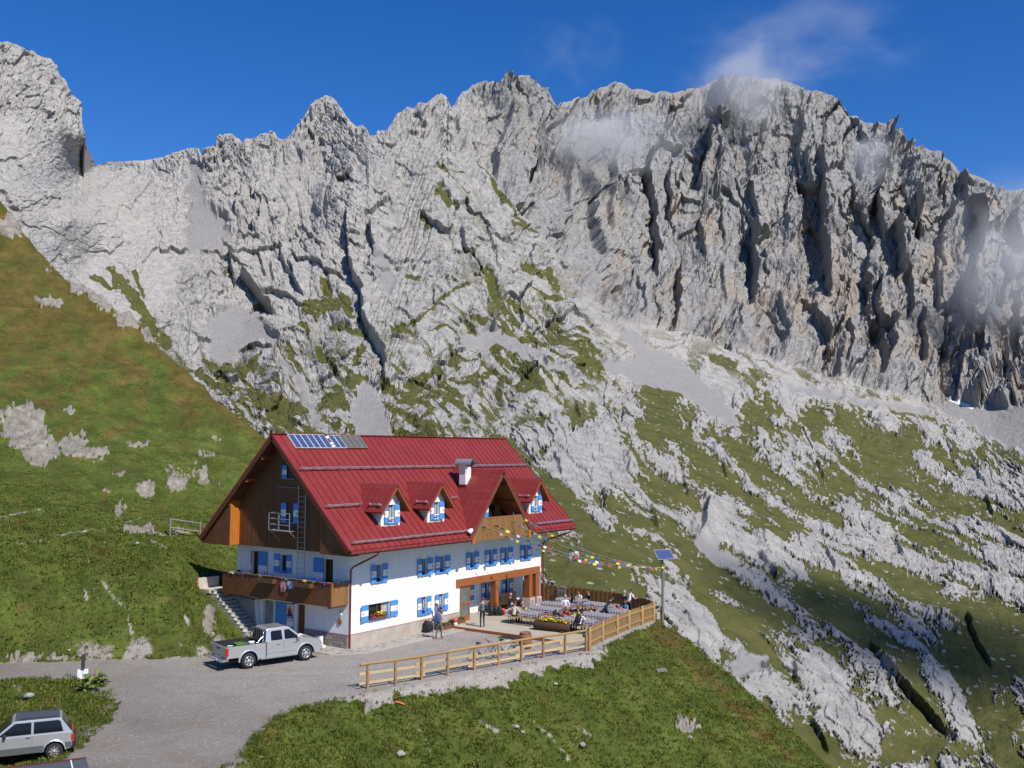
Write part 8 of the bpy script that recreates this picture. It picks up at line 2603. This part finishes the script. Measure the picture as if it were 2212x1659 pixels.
# loose stones on the foreground slope and the bank
stone_m = plain('loose_limestone', (.30, .28, .25), .9, 0, .2, 5, bump=.4)
def boulder(px_, py_, size, lab, seed):
    # drop the stone where the line of sight meets the ground
    for d in np.linspace(36, 120, 1600):
        q = ray_pt(px_, py_, d)
        if q[2] <= ground_z(q[0], q[1]): break
    rr = random.Random(seed)
    bm = bmesh.new(); bmesh.ops.create_icosphere(bm, subdivisions=2, radius=size * .72)
    sd = rr.random() * 50
    from mathutils import noise as mnoise
    for v in bm.verts:
        nv = mnoise.noise(v.co * (1.3 / size) + Vector((sd, sd, sd)))
        v.co *= 1 + .45 * nv
        v.co.z *= .62
    me = bpy.data.meshes.new('boulder'); bm.to_mesh(me); bm.free(); me.materials.append(stone_m)
    tag(link_mesh('boulder', me, None, (q[0], q[1], q[2] + size * .15), (0, 0, rr.uniform(0, 6))), lab, 'rock', 'loose stones on the grass slopes')
for i, (x, y, s_, lab) in enumerate(((1258, 1609, .20, 'white stone low on the foreground slope, right of the bare strip'), (1113, 1571, .24, 'pale stone in the middle of the foreground slope'), (1128, 1582, .16, 'smaller pale stone beside the one in the middle of the foreground slope'), (866, 1630, .26, 'pale stone at the lower end of the bare strip'), (1490, 1594, .2, 'stone below the bare rock patch on the spur'),
    (1470, 1478, .12, 'small stone high on the spur near the picket fence'), (296, 1174, .22, 'stone beside the hillside path'), (150, 1405, .14, 'stone at the edge of the road bank'), (62, 1505, .3, 'stone in the turf above the small car'), (350, 1330, .18, 'stone on the grassy bank left of the stairs'), (1200, 1478, .16, 'stone in the turf under the rail fence'), (470, 1400, .34, 'rock beside the lowest stairs behind the pickup'), (456, 1372, .3, 'rock halfway up beside the stairs'))):
    boulder(x, y, s_, lab, 60 + i)
pl_ = ray_pt(1428, 1454, 62)
for d in np.linspace(40, 90, 800):
    pl_ = ray_pt(1428, 1454, d)
    if pl_[2] <= ground_z(pl_[0], pl_[1]): break
tag(MB().mat(GREYW).box(-.35, .35, -.12, .12, -.02, .10).build('grey_plank', None, None, (pl_[0], pl_[1], pl_[2] + .12), (.1, .0, -.5)), 'short grey plank lying on the spur below the picket fence', 'plank')
ok_ = ray_pt(863, 1521, 50)
for d in np.linspace(36, 70, 800):
    ok_ = ray_pt(863, 1521, d)
    if ok_[2] <= ground_z(ok_[0], ok_[1]): break
tag(MB().mat(plain('orange_pipe', (.62, .16, .04), .5)).tube([(-.10, .16, .05), (0, 0, .02), (.10, -.20, -.06)], .045, 8).build('drain_pipe', None, None, (ok_[0], ok_[1], ok_[2] + .05)), 'orange drain pipe end sticking out of the slope below the fence', 'pipe')


# ================================================================== CLOUDS
def cloud(name, c, r, dens, scale, lab, seed, rz=0.0, low=.42, tint=1.0):
    """a puff of mist: an ellipsoid of scattering vapour, thinning to nothing at its edge"""
    bm = bmesh.new(); bmesh.ops.create_icosphere(bm, subdivisions=3, radius=1.0)
    me = bpy.data.meshes.new(name); bm.to_mesh(me); bm.free()
    m = bpy.data.materials.new('mist'); m.use_nodes = True
    nt = m.node_tree; nt.nodes.remove(nt.nodes['Principled BSDF'])
    out = nt.nodes['Material Output']
    pv = nt.nodes.new('ShaderNodeVolumePrincipled')
    pv.inputs['Color'].default_value = (.95, .95, .96, 1)
    pv.inputs['Anisotropy'].default_value = .1
    tc = nt.nodes.new('ShaderNodeTexCoord')
    ln = nt.nodes.new('ShaderNodeVectorMath'); ln.operation = 'LENGTH'
    nt.links.new(tc.outputs['Object'], ln.inputs[0])
    no = nt.nodes.new('ShaderNodeTexNoise'); no.inputs['Scale'].default_value = scale; no.inputs['Detail'].default_value = 5; no.inputs['Roughness'].default_value = .62; no.inputs['Distortion'].default_value = .5
    mp = nt.nodes.new('ShaderNodeMapping'); mp.inputs['Location'].default_value = (seed, seed * 2.3, seed * .7)
    nt.links.new(tc.outputs['Object'], mp.inputs['Vector']); nt.links.new(mp.outputs[0], no.inputs['Vector'])
    fall = nt.nodes.new('ShaderNodeMapRange'); fall.interpolation_type = 'SMOOTHSTEP'
    fall.inputs['From Min'].default_value = 1.0; fall.inputs['From Max'].default_value = .15; fall.inputs['To Min'].default_value = 0; fall.inputs['To Max'].default_value = 1
    nt.links.new(ln.outputs['Value'], fall.inputs['Value'])
    nr = nt.nodes.new('ShaderNodeMapRange'); nr.interpolation_type = 'SMOOTHSTEP'
    nr.inputs['From Min'].default_value = low; nr.inputs['From Max'].default_value = low + .28; nr.inputs['To Min'].default_value = 0; nr.inputs['To Max'].default_value = 1
    nt.links.new(no.outputs['Fac'], nr.inputs['Value'])
    mu = nt.nodes.new('ShaderNodeMath'); mu.operation = 'MULTIPLY'
    nt.links.new(fall.outputs[0], mu.inputs[0]); nt.links.new(nr.outputs[0], mu.inputs[1])
    m2 = nt.nodes.new('ShaderNodeMath'); m2.operation = 'MULTIPLY'; m2.inputs[1].default_value = dens
    nt.links.new(mu.outputs[0], m2.inputs[0]); nt.links.new(m2.outputs[0], pv.inputs['Density'])
    nt.links.new(pv.outputs[0], out.inputs['Volume'])
    me.materials.append(m)
    o = link_mesh(name, me, None, c, (0, 0, rz)); o.scale = r
    return tag(o, lab, 'cloud', kind='stuff')


vz_ = math.atan2(AX_F[1], AX_F[0])


def cloud_px(px_, py_, d, wx, wz, wd, dens, scale, lab, seed, low=.42):
    c = ray_pt(px_, py_, d)
    u = d / FPX
    hx, hy, te = px_dir([px_], [py_])
    cloud('cloud', c, (wd, wx * u, wz * u), dens, scale, lab, seed, math.atan2(hy[0], hx[0]), low)


cloud_px(1315, 305, 790, 205, 95, 40, .055, 1.35, 'grey mist bank hanging in front of the crest', 3.1, .36)
cloud_px(1620, 190, 930, 180, 140, 50, .030, 1.6, 'wisp of cloud clinging to the summit of the right wall', 7.7, .40)
cloud_px(1720, 95, 1010, 330, 150, 60, .0085, 2.0, 'thin torn cloud rising above the summit', 11.3, .43)
cloud_px(1240, 110, 1010, 150, 110, 45, .0055, 2.1, 'faint wisp of cloud in the sky beside the summit cloud', 15.9, .44)
cloud_px(1880, 345, 840, 70, 70, 25, .06, 1.4, 'small puff of mist in a cleft of the right wall', 19.2, .40)
cloud_px(2180, 560, 790, 170, 210, 40, .04, 1.3, 'veil of mist drifting over the far right of the wall', 23.8, .38)
# the cloud behind the viewer whose shadow lies in the hollow on the lower right
c0 = Vector(ray_pt(1920, 1385, 230))
cloud('cloud', c0 + to_sun * 620, (42, 62, 26), .085, 1.2, 'small cumulus cloud drifting high behind the viewpoint', 31.0, vz_, .30)
